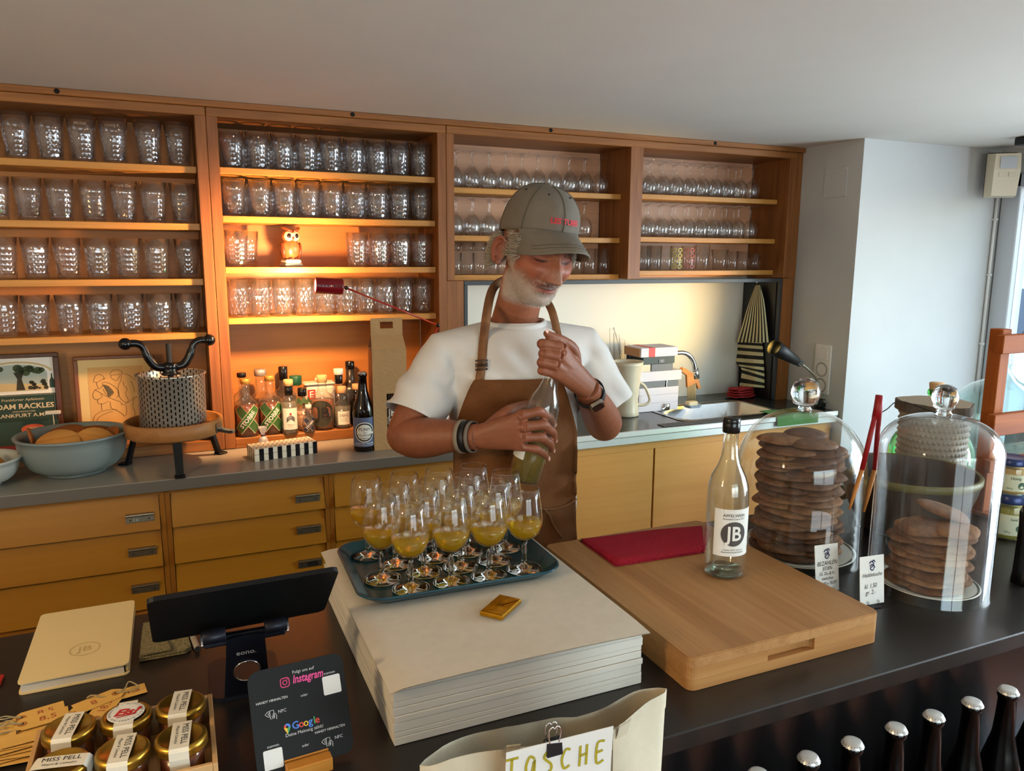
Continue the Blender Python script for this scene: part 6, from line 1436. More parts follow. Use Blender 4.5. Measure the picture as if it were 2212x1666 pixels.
for ids, c in (((-1, 2, 3, 4), (74, 130, 230)), ((-1, 4, 5, 6), (74, 130, 231)), ((-1, 6, 7, 8), (214, 66, 54)), ((-1, 8, 9, 0), (228, 180, 40)), ((-1, 0, 1, 2), (60, 160, 90))): decal('pin_icon', [pinp(ids)], A_, plain('print_%d_%d' % c[:2], c, .6), PLc)
decal('pin_eye', [place2d(poly2d(circ(1.3 * s, 14)), (34 - 50) * s, 40.3 * s)], B_, blackp, PLc)
def nfc(x, y): 
    o_ = lambda L: place2d(ribbon2d([[(a * s, b * s) for a, b in L_] for L_ in L], .55 * s), (x - 50) * s, (100 - y) * s)
    return o_([[(-1.5, 3), (2.5, 3), (2.5, -5), (-1.5, -5), (-1.5, 3)], [(-2, 2.6), (-4, 2.2), (-6.4, .2), (-4, -2.2), (-2, -2.6)], [(-2, 1.2), (-3.6, 0), (-2, -1.4)], [(1, -1), (4, -.5), (5, -3), (4.6, -6.5)], [(0, -2.6), (3.4, -2.2)], [(0, -3.8), (3.4, -3.6)]])
decal('tap_icon', [nfc(20, 43), nfc(73, 84)], A_, grey_i, PLc)
decal('white_tile', [place2d(poly2d(rrect(19 * s, 19 * s, 1.6 * s, 4)), (85 - 50) * s, (100 - 29.5) * s)], A_, plain('tile_white', (214, 214, 212), .5), PLc); decal('white_tile', [place2d(poly2d(rrect(19 * s, 19 * s, 1.6 * s, 4)), (17 - 50) * s, (100 - 86.5) * s)], A_, MATS['tile_white'], PLc)
# --- jars in a wooden crate
CR = thing('jar_crate', 'shallow light wooden crate holding the gold-lidded jars', 'crate', (-.098, 1.003, zb)); cwd = wood('crate_wood', (190, 146, 92), (214, 172, 120), 1, .8, .6)
CW, CD, CHt = .215, .165, .046
MB().box(-CW / 2, -CD / 2, 0, CW / 2, CD / 2, .005).build('floor', cwd, CR)
for a in ((-CW / 2, -CD / 2, .0051, -CW / 2 + .006, CD / 2, CHt), (CW / 2 - .006, -CD / 2, .0051, CW / 2, CD / 2, CHt), (-CW / 2 + .0061, CD / 2 - .006, .0051, CW / 2 - .0061, CD / 2, CHt), (-CW / 2 + .0061, -CD / 2, .0051, CW / 2 - .0061, -CD / 2 + .006, CHt)): MB().box(*a, bev=.0008).build('side', cwd, CR)
goldl = plain('lid_gold', (190, 146, 56), .28, .9, var=.08, vscale=40); jam = plain('jam_amber', (150, 72, 20), .2, Transmission_Weight=.35); strip_m = plain('seal_paper', (226, 218, 200), .7)
jg = thin_glass('jam_glass', (.95, .95, .92), .02, 1.5, haze=.01)
def jam_jar(label, x, y, rz, sticker=False):
    j = thing('jam_jar', label, 'jar', (x, y, zb + .0056), rz=rz, group='gold-lidded jars in the crate'); R = .0285; Hj = .062
    MB().lathe([(0, .001), (R - .005, 0), (R - .001, .003), (R, .008), (R, .040), (R - .003, .046), (R - .004, .048)], 36).build('glass', jg, j); MB().lathe([(0, .003), (R - .005, .003), (R - .0025, .008), (R - .0025, .042), (0, .042)], 32).build('preserve', jam, j)
    Rl = .0315
    MB().lathe([(R - .003, .0475), (Rl - .0006, .0475), (Rl, .049), (Rl - .001, .052), (Rl, .054), (Rl - .0006, .0585), (Rl - .003, .061), (Rl - .006, .0615), (Rl - .0075, .0600), (0, .0602)], 48).build('lid', goldl, j)
    wS = .0115
    path = [(-R - .0012, .010), (-R - .0012, .040), (-Rl - .0008, .048), (-Rl - .0006, .058), (-Rl + .003, .0620), (-.02, .0624), (0, .0624), (.02, .0624), (Rl - .003, .0620), (Rl + .0006, .058), (Rl + .0008, .048), (R + .0012, .040), (R + .0012, .010)]
    vs = []; fs = []
    for (y_, z_) in path: vs += [(-wS, y_, z_), (wS, y_, z_)]
    fs = [(2 * k, 2 * k + 1, 2 * k + 3, 2 * k + 2) for k in range(len(path) - 1)]
    MB().add(vs, fs, False).build('seal_strip', strip_m, j)
    tm = plane_map((0, 0, .0624), (0, -1, 0), (1, 0, 0), .0004)
    if sticker:
        MB().at((0, 0, .0626)).cyl(.0225, 0, .0005, 36).build('sticker', paper_w, j); s2 = plane_map((0, 0, .0631), (1, 0, 0), (0, 1, 0), .0004)
        decal('sticker_word', [text2d('Eis?', .020, .04, .4), ribbon2d([[(-.010, -.010), (.012, -.007)]], .002)], s2, plain('sticker_red', (196, 34, 34), .6), j)
        gs = []
        for k, ch in enumerate('MISPELCHEN EIS DIREKT AUS BORNHEIM * '):
            a = pi / 2 - 2 * pi * k / 37; gs.append(place2d(text2d(ch, .0042), .0195 * cos(a), .0195 * sin(a), a - pi / 2))
        decal('sticker_ring', gs, s2, ink, j)
    else:
        decal('seal_print', [place2d(text2d('MISS PELL', .0105, -.003), 0, .0045), place2d(text2d('Mispel & Calvados', .0052, 0, .15), 0, -.0045)], tm, ink, j)
    fr_ = plane_map((0, -R - .0014, .026), (1, 0, 0), (0, 0, 1), .0003)
    decal('front_print', [place2d(text2d('MISS PELL', .0042), 0, .004), place2d(text2d('Mispel & Calvados', .0026), 0, -.001)], fr_, ink, j)
    decal('fruit_mark', [place2d(poly2d(circ(.006, 14, ry=.005)), 0, -.010)], fr_, plain('fruit_orange', (206, 112, 66), .6), j)
    return j
jam_jar('gold-lidded jar at the back right corner of the crate', -.031, 1.043, rad(-8)); jam_jar('gold-lidded jar with round red-lettered sticker, back middle', -.097, 1.043, rad(-4), True); jam_jar('gold-lidded jar at the back left of the crate', -.163, 1.043, rad(-10))
jam_jar('gold-lidded jar at the front middle of the crate', -.097, .965, rad(-8)); jam_jar('gold-lidded jar at the front right of the crate', -.031, .965, rad(-5)); jam_jar('gold-lidded jar at the front left with crosswise seal', -.163, .965, rad(78))
# --- price tags
tagm = plain('tag_manila', (224, 178, 92), .7, var=.04, vscale=40); ringm = plain('tag_ring', (176, 116, 54), .7); redi = plain('tag_red', (176, 84, 50), .7); strm = plain('string', (170, 156, 120), .9)
def ptag(label, px, py, rz, txt, dz=0.0, tilt=0.0, sz=1.0, roll=0.0):
    p = PZ(px, py, zb + dz + .002); g = thing('price_tag', label, 'tag', (p.x, p.y, zb + dz + .0012), rot=(tilt, roll, rz), group='manila price tags in the heap')
    L, W_ = .032 * sz, .0155 * sz
    MB().prism([(-L + .010, -W_), (L, -W_), (L, W_), (-L + .010, W_), (-L, W_ * .45), (-L, -W_ * .45)], 0, .0006).build('card', tagm, g)
    pm_ = plane_map((0, 0, .0006), (1, 0, 0), (0, 1, 0), .0003); pm2_ = plane_map((0, 0, .0006), (1, 0, 0), (0, 1, 0), .0006)
    decal('ring', [place2d(poly2d(circ(.0062, 16)), -L + .010, 0)], pm_, ringm, g); decal('eyelet', [place2d(poly2d(circ(.0022, 12)), -L + .010, 0)], pm2_, MATS['hole_black'], g)
    if txt: decal('price', [place2d(text2d(txt, .0165 * sz, 0, 0, 1.1), .008, 0)], pm_, redi, g)
    rn = random.Random(px); 
    MB().tube(smooth_line([(-L + .010, 0, .0012), (-L - .002, .003, .004), (-L - .012, rn.uniform(-.006, .012), .008), (-L - .018, rn.uniform(0, .016), .005), (-L - .008, .012 + rn.uniform(0, .008), .003), (-L + .002, .006, .0016), (-L + .010, 0, .0016)], 4), .0011, 6).build('string', strm, g)
    return g
ptag('price tag stamped 8,5 at the back, half under the front one', 85, 1540, rad(12), '8,5', .001)
ptag('price tag stamped 8,5 in the centre of the heap', 90, 1553, rad(10), '8,5', .004, 0, 1.05)
ptag('price tag stamped 8 pointing to the upper right', 215, 1512, rad(205), '8', .003, 0, 1.05)
ptag('price tag stamped 11,5 at the right end of the heap', 268, 1498, rad(10), '11,5', .0008, 0, .95)
ptag('price tag stamped 18,5 set upright beside the jar lids', 222, 1533, rad(70), '18,5', .002)
ptag('price tag stamped 9,5 near the back left jar', 160, 1543, rad(55), '9,5', .002, 0, .85)
ptag('price tag lying below the centre 8,5 tag', 80, 1566, rad(20), 'o,ff', .0006)
ptag('blank price tag at the far left of the heap', 6, 1585, rad(100), '', .003, 0, 1.0)
for k, (px, py, rz_, tl_) in enumerate(((60, 1592, 5, .1), (50, 1600, -4, .06), (45, 1607, 8, .12), (40, 1614, 2, .05), (55, 1621, -8, .1), (30, 1628, 6, .06), (35, 1636, -3, .04))):
    ptag('blank price tag in the tied bundle, %s from its top' % ('first', 'second', 'third', 'fourth', 'fifth', 'sixth', 'last')[k], px, py, rad(rz_ + 180), '', .016 - .0024 * k, tl_, 1.0)
o = MB().box(-.03, -.02, 0, .03, .02, .004, bev=.0006).build('red_card', plain('card_red', (170, 24, 24), .5), None, (PZ(-12, 1478, zb).x - .02, PZ(-12, 1478, zb).y, zb)); tag(o, 'red card barely entering at the left picture edge', 'card')
# --- tote bag before the bar
canv = plain('canvas', (206, 196, 172), .9, var=.06, vscale=25, bump=.3, bscale=700)
TG = thing('tote_bag', 'natural cotton tote bag standing before the bar with paper sign', 'tote bag', (.40, .715, .6008)); yb0 = .715
Hbag = [(930, 1668), (985, 1640), (1060, 1618), (1110, 1605), (1180, 1600), (1250, 1592), (1320, 1560), (1390, 1522), (1447, 1503)]
def top_z(u):
    pts = Hbag; px = 930 + (1447 - 930) * u
    for (x0, y0), (x1, y1) in zip(pts, pts[1:]):
        if x0 <= px <= x1: return PY(px, y0 + (y1 - y0) * (px - x0) / (x1 - x0), .70).z - .6008
    return PY(px, pts[-1][1], .70).z - .6008
xl = PY(925, 1668, .70).x - .40; xr = PY(1447, 1503, .70).x - .40
def bagf(u, v, side):
    x = xl + (xr - xl) * u; ht = top_z(u); e = sin(pi * u) ** .5 if 0 < u < 1 else 0
    bul = (.030 * (1 - v) ** .6 + .012 + .010 * v) * e
    wr = .0035 * sin(u * 17 + v * 5) * v * e + .004 * sin(v * 9 + u * 6) * (1 - v) * e
    return (x + .010 * (v - .5) * (1 if u > .5 else -1) , (-bul if side == 0 else bul * .9) + wr, ht * v)
m = MB(); m.grid(lambda u, v: bagf(u, v, 0), 40, 24); m.grid(lambda u, v: bagf(1 - u, v, 1), 40, 24); m.grid(lambda u, v: (bagf(u, 0, 0)[0], bagf(u, 0, 0)[1] * (1 - v) + bagf(u, 0, 1)[1] * v, 0.0), 40, 4)
m.build('body', canv, TG)
hem = MB(); hem.grid(lambda u, v: tuple(Vector(bagf(u, 1 - .05 * v, 0)) + Vector((0, -.0015, .0006))), 40, 2); hem.build('hem', canv, TG)
for u0, u1 in ((.275, .325), (.70, .755)):
    h1 = MB(); 
    def strap(u, v, u0=u0, u1=u1):
        uu = u0 + (u1 - u0) * u; p = Vector(bagf(uu, 1.0, 0)); 
        if v < .4: q_ = Vector(bagf(uu, 1 - .30 * (1 - v / .4), 0)) + Vector((0, -.003, 0)); return tuple(q_)
        k = (v - .4) / .6; return (p.x + .004 * sin(k * 3), p.y - .003 - .018 * sin(k * pi) + .02 * k, p.z + .012 * sin(k * pi) - .10 * max(0, k - .45))
    h1.grid(strap, 6, 24); h1.build('handle', canv, TG)
SG = thing('paper_sign', 'white paper hand-lettered in mustard marker, clipped to the tote bag', 'sign', (PY(1208, 1650, .650).x, .650, PY(1208, 1592, .650).z - .062), rot=(rad(4), 0, rad(-2)))
wsg = 236 * mpp((.4, .672, 1.0)); MB().box(-wsg / 2, 0, -.06, wsg / 2, .0007, .062).build('sheet', paper_w, SG)
yl = plain('marker_mustard', (176, 160, 36), .6); S_ = .0128
ST = dict(T=[[(-.9, 1), (.9, 1)], [(0, 1), (-.1, -1)]], A=[[(.6, .6), (-.1, .9), (-.6, 0), (-.3, -.9), (.3, -.6), (.6, .5), (.6, -.9)]], S=[[(.6, .8), (-.2, 1), (-.6, .5), (.4, -.2), (.4, -.8), (-.5, -1)]], C=[[(.6, .8), (-.1, .9), (-.6, 0), (-.2, -.9), (.6, -.7)]], H=[[(-.5, 1), (-.5, -1)], [(.5, 1), (.5, -1)], [(-.5, 0), (.5, .1)]], E=[[(.6, 1), (-.5, .9), (-.5, -1), (.6, -.9)], [(-.5, 0), (.4, .1)]])
ls = []
for k, ch in enumerate('TASCHE'):
    for L in ST[ch]: ls.append(smooth_line([(x * S_ * .62 + (k - 2.5) * S_ * 1.62 - .004, y * S_ - (k - 2.5) * .0012) for x, y in L], 4))
decal('handwriting', [ribbon2d(ls, .0030)], plane_map((0, -.0001, .037), (1, 0, 0), (0, 0, 1), .0005), yl, SG)
BC = thing('binder_clip', 'black binder clip holding the paper sign to the tote', 'clip', (PY(1196, 1610, .648).x, .648, PY(1196, 1618, .648).z))
MB().add([(-.009, -.004, -.006), (.009, -.004, -.006), (.009, -.0015, .010), (-.009, -.0015, .010), (-.009, .010, -.006), (.009, .010, -.006), (.009, .0055, .010), (-.009, .0055, .010)], [(0, 1, 2, 3), (5, 4, 7, 6), (3, 2, 6, 7), (0, 3, 7, 4), (1, 5, 6, 2)]).build('spring', black_gl, BC)
for dy in (-.002, .006): MB().tube(smooth_line([(-.005, dy, .008), (-.0065, dy, .014), (-.007, dy, .022), (-.003, dy, .027), (0, dy, .024), (.003, dy, .027), (.007, dy, .022), (.0065, dy, .014), (.005, dy, .008)], 4), .0008, 6).build('wire_arm', chrome, BC)
# --- capped bottles in front of the bar
dk = plain('cider_dark', (6, 6, 6), .2, spec=.2)
cap_lt = plain('crown_pale', (206, 206, 202), .3, .5)
caps_px = [(1640, 1657), (1747, 1640), (1842, 1606), (1936, 1580), (2017, 1553), (2100, 1528), (2177, 1504)]
base0 = None
for k, (px, py) in enumerate(caps_px + [(2250, 1482), (2320, 1462)]):
    p = PY(px, py, .722); lab = 'dark crown-capped bottle before the bar, %s of the row' % ('first from the left', 'second', 'third', 'fourth', 'fifth', 'sixth', 'seventh', 'eighth', 'ninth')[k]
    if base0 is None: base0 = beer(lab, (p.x, .722, .6008), .322, .034, dk, cap_lt, 'cider_bottle', 'crown-capped bottles before the bar')
    else: dup(base0, (p.x, .722, .6008), random.uniform(0, 6), lab)
# ================================================================ the man behind the bar
def voxel_mesh(mb, voxel, smooth=3, fac=.5):
    o = mb.build('tmp', None); o.data.materials.clear()
    r = o.modifiers.new('r', 'REMESH'); r.mode = 'VOXEL'; r.voxel_size = voxel; r.use_smooth_shade = True
    if smooth: s_ = o.modifiers.new('s', 'SMOOTH'); s_.factor = fac; s_.iterations = smooth
    bpy.context.view_layer.update()
    me = bpy.data.meshes.new_from_object(o.evaluated_get(bpy.context.evaluated_depsgraph_get()))
    old = o.data; bpy.data.objects.remove(o); bpy.data.meshes.remove(old); return me
def co_of(me): a = np.empty(len(me.vertices) * 3, 'f'); me.vertices.foreach_get('co', a); return a.reshape(-1, 3)
def no_of(me): a = np.empty(len(me.vertices) * 3, 'f'); me.vertices.foreach_get('normal', a); return a.reshape(-1, 3)
def set_co(me, a): me.vertices.foreach_set('co', a.astype('f').ravel()); me.update()
def link_mesh(name, me, mat, parent):
    me.name = name; me.materials.clear(); me.materials.append(mat)
    me.polygons.foreach_set('use_smooth', [True] * len(me.polygons))
    o = bpy.data.objects.new(name, me); C.objects.link(o); o.parent = parent; return o

P3 = PY
# ---- head in its own frame (face towards -Y, up +Z), then posed
HC = P3(1160, 543, 1.635)                      # centre of the head
HR = Euler((rad(23), rad(-5), rad(17)), 'XYZ').to_matrix()
HRz = Matrix.Rotation(rad(3), 3, 'Z') @ Matrix.Rotation(rad(6), 3, 'Y') @ Matrix.Rotation(rad(15), 3, 'X')
HS = 1.03
HM = Matrix.Translation(HC) @ (HRz.to_4x4()) @ Matrix.Scale(HS, 4)

def head_points(nu=150, nv=110):
    U_, V_ = np.meshgrid(np.linspace(0, 2 * pi, nu, endpoint=False), np.linspace(0.0, pi, nv))
    d = np.stack([np.sin(V_) * np.cos(U_), np.sin(V_) * np.sin(U_), np.cos(V_)], -1).reshape(-1, 3)
    org = np.array([0, -.005, -.01])
    def ell(c, r):
        o = (org - np.array(c)) / np.array(r); dd = d / np.array(r)
        A = (dd ** 2).sum(1); B = 2 * (dd * o).sum(1); Cc = (o ** 2).sum() - 1
        disc = np.maximum(B * B - 4 * A * Cc, 0); return np.where(B * B - 4 * A * Cc > 0, (-B + np.sqrt(disc)) / (2 * A), .001)
    r1 = ell((0, .018, .022), (.077, .097, .096)); r2 = ell((0, -.034, -.046), (.052, .062, .078)); r3 = ell((0, -.030, -.01), (.066, .064, .07))
    k = 70.0; r = np.log(np.exp(k * r1) + np.exp(k * r2) + np.exp(k * r3)) / k - .008
    p = org + d * r[:, None]
    def g(c, s, v):
        nonlocal p
        s = np.array(s if isinstance(s, (tuple, list)) else (s,) * 3)
        for sx in ((1,) if abs(c[0]) < 1e-6 else (1, -1)):
            cc = np.array([c[0] * sx, c[1], c[2]]); vv = np.array([v[0] * sx, v[1], v[2]])
            w_ = np.exp(-(((p - cc) / s) ** 2).sum(1) / 2); p = p + w_[:, None] * vv
    # forehead flatten, brow, sockets
    g((.028, -.090, .022), (.020, .02, .009), (0, -.0085, -.002))
    g((.033, -.088, .002), (.015, .02, .0105), (0, .0135, 0))
    g((.032, -.080, .001), (.011, .02, .0075), (0, -.0055, 0))
    # nose
    g((0, -.092, .012), (.0078, .03, .011), (0, -.010, 0)); g((0, -.096, -.008), (.0074, .03, .013), (0, -.018, 0)); g((0, -.105, -.027), (.0085, .03, .011), (0, -.025, -.002))
    g((0, -.122, -.037), (.0100, .03, .0080), (0, -.016, -.006)); g((.0135, -.104, -.040), (.0060, .02, .0060), (.0035, -.011, 0)); g((.0215, -.094, -.040), (.0042, .02, .008), (0, .0045, 0)); g((0, -.098, -.0485), (.012, .02, .0032), (0, .0035, 0))
    # cheeks, smile folds
    g((.046, -.074, -.026), (.017, .03, .015), (.002, -.0100, .003)); g((.058, -.05, -.018), .018, (.004, -.002, 0))
    g((.028, -.088, -.046), (.0050, .02, .010), (0, .0060, 0)); g((.034, -.083, -.060), (.005, .02, .010), (0, .0055, 0))
    g((.060, -.045, -.060), .018, (-.003, .004, 0))
    # mouth
    g((0, -.092, -.053), (.020, .02, .006), (0, -.0042, 0)); g((0, -.092, -.0695), (.016, .02, .0055), (0, -.0058, 0)); g((0, -.092, -.0612), (.021, .02, .0026), (0, .0085, 0)); g((.020, -.088, -.0605), (.006, .02, .0032), (0, .004, .001))
    g((0, -.088, -.081), (.016, .02, .005), (0, .0042, 0)); g((0, -.086, -.102), (.018, .03, .013), (0, -.009, -.004)); g((.030, -.070, -.098), .014, (.002, -.001, -.002))
    # jaw corners, temples
    g((.055, -.005, -.072), .020, (.002, .002, -.004)); g((.070, -.045, .025), .016, (-.004, 0, 0))
    return p, nu, nv
hp_, nu, nv = head_points()
body = MB(); M4 = np.array(HM)
tohead = lambda a: a @ M4[:3, :3].T + M4[:3, 3]
hw = tohead(hp_); fs = []
for j in range(nv - 1):
    for i in range(nu):
        i2 = (i + 1) % nu; a_, b_, c_, d_ = j * nu + i, j * nu + i2, (j + 1) * nu + i2, (j + 1) * nu + i
        if j == 0: fs.append((a_, d_, c_))
        elif j == nv - 2: fs.append((a_, c_, b_) if False else (a_, d_, b_))
        else: fs.append((a_, d_, c_, b_))
body.add([tuple(v) for v in hw], fs, True)
W_ = lambda p: HM @ Vector(p)
def tube(pts, rs, seg=14, flat=1.0):
    L = smooth_line([(*Vector(p), r) for p, r in zip(pts, rs)], 4 if seg > 10 else 2); body.tube([Vector(q[:3]) for q in L], [q[3] for q in L], max(seg, 12) + 8 if seg >= 16 else seg, flat=flat)
def ball(c, r, sx=1, sy=1, sz=1, rot=(0, 0, 0)):
    body.M = Matrix.Translation(c) @ Euler(rot).to_matrix().to_4x4(); body.sphere(r, seg=18, rings=12, sx=sx, sy=sy, sz=sz); body.M = Matrix()
# ears
for s in (-1, 1):
    eb = Vector((s * .0775, .016, -.012)); ex = Vector((s * .55, .83, 0)).normalized() ; n_ = Vector((s * .83, -.55, 0))
    def E(a, r1=.018, r2=.030): return eb + ex * (.006 + r1 * cos(a)) + Vector((0, 0, r2 * sin(a))) + n_ * .004
    arc = [W_(E(rad(t_))) for t_ in range(-70, 200, 18)]; tube(arc, [.0046] * len(arc), 8)
    arc = [W_(E(rad(t_), .011, .018)) for t_ in range(-60, 120, 20)]; tube(arc, [.0035] * len(arc), 8)
    body.M = HM @ Matrix.Translation(eb + ex * .008) @ Matrix.Rotation(atan2(ex.y, ex.x), 4, 'Z'); body.sphere(.017, seg=16, rings=10, sx=1.05, sy=.22, sz=1.6); body.M = Matrix()
    ball(W_(eb + ex * .004 + Vector((0, 0, -.026)) + n_ * .002), .0085)
# neck and chest inside the shirt
nb = P3(1112, 705, 1.735)
tube([W_((0, .03, -.03)), W_((0, .028, -.075)), nb + Vector((0, -.01, .035)), nb, nb + Vector((0, .01, -.06))], [.052, .053, .056, .064, .08], 22)
ball(W_((0, -.028, -.110)), .012)
TX = P3(1118, 800, 1.72).x; TYc = 1.735
chest = [(1.02, .125, .095), (1.15, .130, .098), (1.28, .145, .100), (1.345, .140, .095), (1.40, .110, .080)]
body.M = Matrix.Translation((TX, TYc, 0))
rows = [[(a_ * cos(2 * pi * k / 24), b_ * sin(2 * pi * k / 24), z_) for k in range(24)] for z_, a_, b_ in chest]
vs = [p for r in rows for p in r]; body.add(vs, [tuple(reversed(range(24))), tuple(range(96, 120))] + [(j * 24 + k, j * 24 + (k + 1) % 24, (j + 1) * 24 + (k + 1) % 24, (j + 1) * 24 + k) for j in range(4) for k in range(24)], True); body.M = Matrix()
# arms
SR, ER, WR = P3(950, 775, 1.765), P3(872, 940, 1.69), P3(1032, 944, 1.545)
SL, EL, WL = P3(1274, 757, 1.72), P3(1306, 918, 1.705), P3(1268, 838, 1.515)
def lerp(a, b, t_): return a + (b - a) * t_
tube([SR, lerp(SR, ER, .3), lerp(SR, ER, .5), lerp(SR, ER, .7), lerp(SR, ER, .92), ER], [.040, .040, .041, .044, .043, .041], 18)
tube([ER + Vector((.004, .01, 0)), lerp(ER, WR, .12) + Vector((0, 0, -.004)), lerp(ER, WR, .32) + Vector((0, 0, -.005)), lerp(ER, WR, .6), lerp(ER, WR, .85), WR], [.042, .048, .047, .039, .031, .0295], 20)
tube([SL, lerp(SL, EL, .3), lerp(SL, EL, .5), lerp(SL, EL, .7), lerp(SL, EL, .92), EL], [.040, .040, .041, .043, .042, .040], 18)
tube([EL + Vector((.0, .006, -.004)), lerp(EL, WL, .12) + Vector((.004, 0, -.006)), lerp(EL, WL, .34) + Vector((.004, 0, -.006)), lerp(EL, WL, .62), lerp(EL, WL, .87), WL], [.040, .047, .046, .038, .031, .029], 20)
ball(ER + Vector((.006, .004, -.002)), .045)
# the bottle he holds
BA, BT_ = P3(1132, 1036, 1.530), P3(1209, 745, 1.490); bax = (BT_ - BA).normalized(); BLEN = (BT_ - BA).length
def hand(W, mcp, pip, dip, tip, thumb, r0=.0113, palm_r=.0125):
    for k in range(4):
        rk = r0 * (1.0, 1.03, .98, .86)[k]
        mid_ = lerp(W, mcp[k], .5)
        tube([lerp(W, mcp[k], .06), mid_, lerp(mcp[k], W, .12), mcp[k]], [palm_r * 1.15, palm_r * 1.05, palm_r * .92, rk * 1.12], 12)
        tube([mcp[k], lerp(mcp[k], pip[k], .5), pip[k], lerp(pip[k], dip[k], .5), dip[k], lerp(dip[k], tip[k], .6), tip[k]], [rk * 1.1, rk * .98, rk * 1.04, rk * .92, rk * .92, rk * .82, rk * .68], 12)
    for k in range(3):
        a_ = lerp(mcp[k], mcp[k + 1], .5); tube([lerp(W, a_, .15), lerp(W, a_, .55), lerp(W, a_, .86)], [palm_r, palm_r * .95, palm_r * .72], 10)
    mid_m = (mcp[0] + mcp[3]) / 2; fwd = (mid_m - W).normalized(); sp_ = (mcp[0] - mcp[3]); sp_ = (sp_ - fwd * sp_.dot(fwd)); half = sp_.length / 2; sp_.normalize(); nn_ = fwd.cross(sp_)
    bow = (mcp[1] + mcp[2]) / 2 - mid_m; vs = []; N_ = 20; rows_n = 9
    for j in range(rows_n):
        tt = j / (rows_n - 1); c_ = W + (mid_m + bow * .55 - W) * tt * .97; hw_ = .027 + (half + .008 - .027) * tt ** .8; ht_ = .0215 + (.0120 - .0215) * tt
        for k in range(N_):
            a_ = 2 * pi * k / N_; cx_ = abs(cos(a_)) ** .75 * (1 if cos(a_) >= 0 else -1); vs.append(c_ + sp_ * cx_ * hw_ + nn_ * sin(a_) * ht_)
    body.add(vs, [tuple(reversed(range(N_))), tuple(range((rows_n - 1) * N_, rows_n * N_))] + [(j * N_ + k, j * N_ + (k + 1) % N_, (j + 1) * N_ + (k + 1) % N_, (j + 1) * N_ + k) for j in range(rows_n - 1) for k in range(N_)], True)
    tube(thumb[0], thumb[1], 12)
MR = [P3(1126, 897, 1.478), P3(1134, 922, 1.470), P3(1131, 945, 1.474), P3(1121, 965, 1.484)]
PR_ = [P3(1164, 889, 1.470), P3(1174, 918, 1.467), P3(1169, 945, 1.470), P3(1158, 970, 1.476)]
DR = [P3(1187, 902, 1.487), P3(1193, 934, 1.488), P3(1187, 958, 1.489), P3(1174, 980, 1.490)]
TR_ = [P3(1195, 916, 1.505), P3(1197, 950, 1.506), P3(1192, 972, 1.505), P3(1181, 990, 1.503)]
hand(WR, MR, PR_, DR, TR_, ([lerp(WR, MR[0], .2) + Vector((0, .012, 0)), P3(1090, 895, 1.525), P3(1112, 882, 1.545), P3(1138, 874, 1.568), P3(1156, 872, 1.574)], [.016, .015, .0125, .0105, .0075]))
ML = [P3(1213, 750, 1.462), P3(1208, 771, 1.455), P3(1201, 790, 1.456), P3(1196, 808, 1.462)]
PL = [P3(1171, 743, 1.466), P3(1174, 764, 1.462), P3(1170, 783, 1.462), P3(1170, 801, 1.466)]
DL = [P3(1178, 746, 1.498), P3(1182, 767, 1.496), P3(1179, 786, 1.497), P3(1178, 803, 1.498)]
TL = [P3(1200, 752, 1.516), P3(1203, 772, 1.518), P3(1198, 790, 1.518), P3(1196, 806, 1.516)]
hand(WL, ML, PL, DL, TL, ([lerp(WL, ML[0], .35) + Vector((0, .016, .008)), P3(1238, 757, 1.492), P3(1212, 735, 1.480), P3(1190, 727, 1.474), P3(1178, 717, 1.472)], [.016, .0145, .0118, .0105, .0072]), palm_r=.0135)
skin_me = voxel_mesh(body, .0021, 2, .5)

MAN = thing('person', 'man in grey cap, white t-shirt and brown apron uncorking a bottle', 'person', (TX, TYc, 0)); MINV = Matrix.Translation(-Vector(MAN.location))
def to_man(me): me.transform(MINV); return me
# ---- colour the skin
co = co_of(skin_me); MI = np.array(HM.inverted()); hl_ = co @ MI[:3, :3].T + MI[:3, 3]
ishead = (np.linalg.norm(hl_, axis=1) < .16)
X, Y, Z = hl_[:, 0], hl_[:, 1], hl_[:, 2]
G = lambda c, s: np.exp(-(((hl_ - np.array(c)) / np.array(s)) ** 2).sum(1) / 2)
sm_ = lambda e0, e1, x: np.clip((x - e0) / (e1 - e0), 0, 1) ** 2 * (3 - 2 * np.clip((x - e0) / (e1 - e0), 0, 1))
lin = lambda c: np.array(srgb(*c)[:3])
base = lin((136, 80, 53)); colr = np.tile(base, (len(co), 1))  # base darkened to carry the shade on the arms; head blended lighter below
def blend(w_, c): 
    global colr
    colr = colr * (1 - w_[:, None]) + lin(c) * w_[:, None]
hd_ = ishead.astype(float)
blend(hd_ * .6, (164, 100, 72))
for s in (-1, 1):
    blend(hd_ * G((s * .045, -.075, -.025), (.022, .04, .018)) * .55, (174, 90, 64)); blend(hd_ * G((s * .032, -.085, .004), (.016, .03, .009)) * .45, (140, 78, 62)); blend(hd_ * G((s * .085, .025, -.01), (.02, .03, .04)) * .85, (138, 66, 46))  # cheeks, eye sockets; ears darkened, their shade put into the skin colour
blend(hd_ * G((0, -.115, -.034), (.014, .03, .014)) * .5, (174, 84, 66))
for s in (-1, 1): blend(hd_ * np.clip(G((s * .0075, -.120, -.0455), (.0040, .012, .0022)) * 1.3, 0, .8), (70, 32, 26))
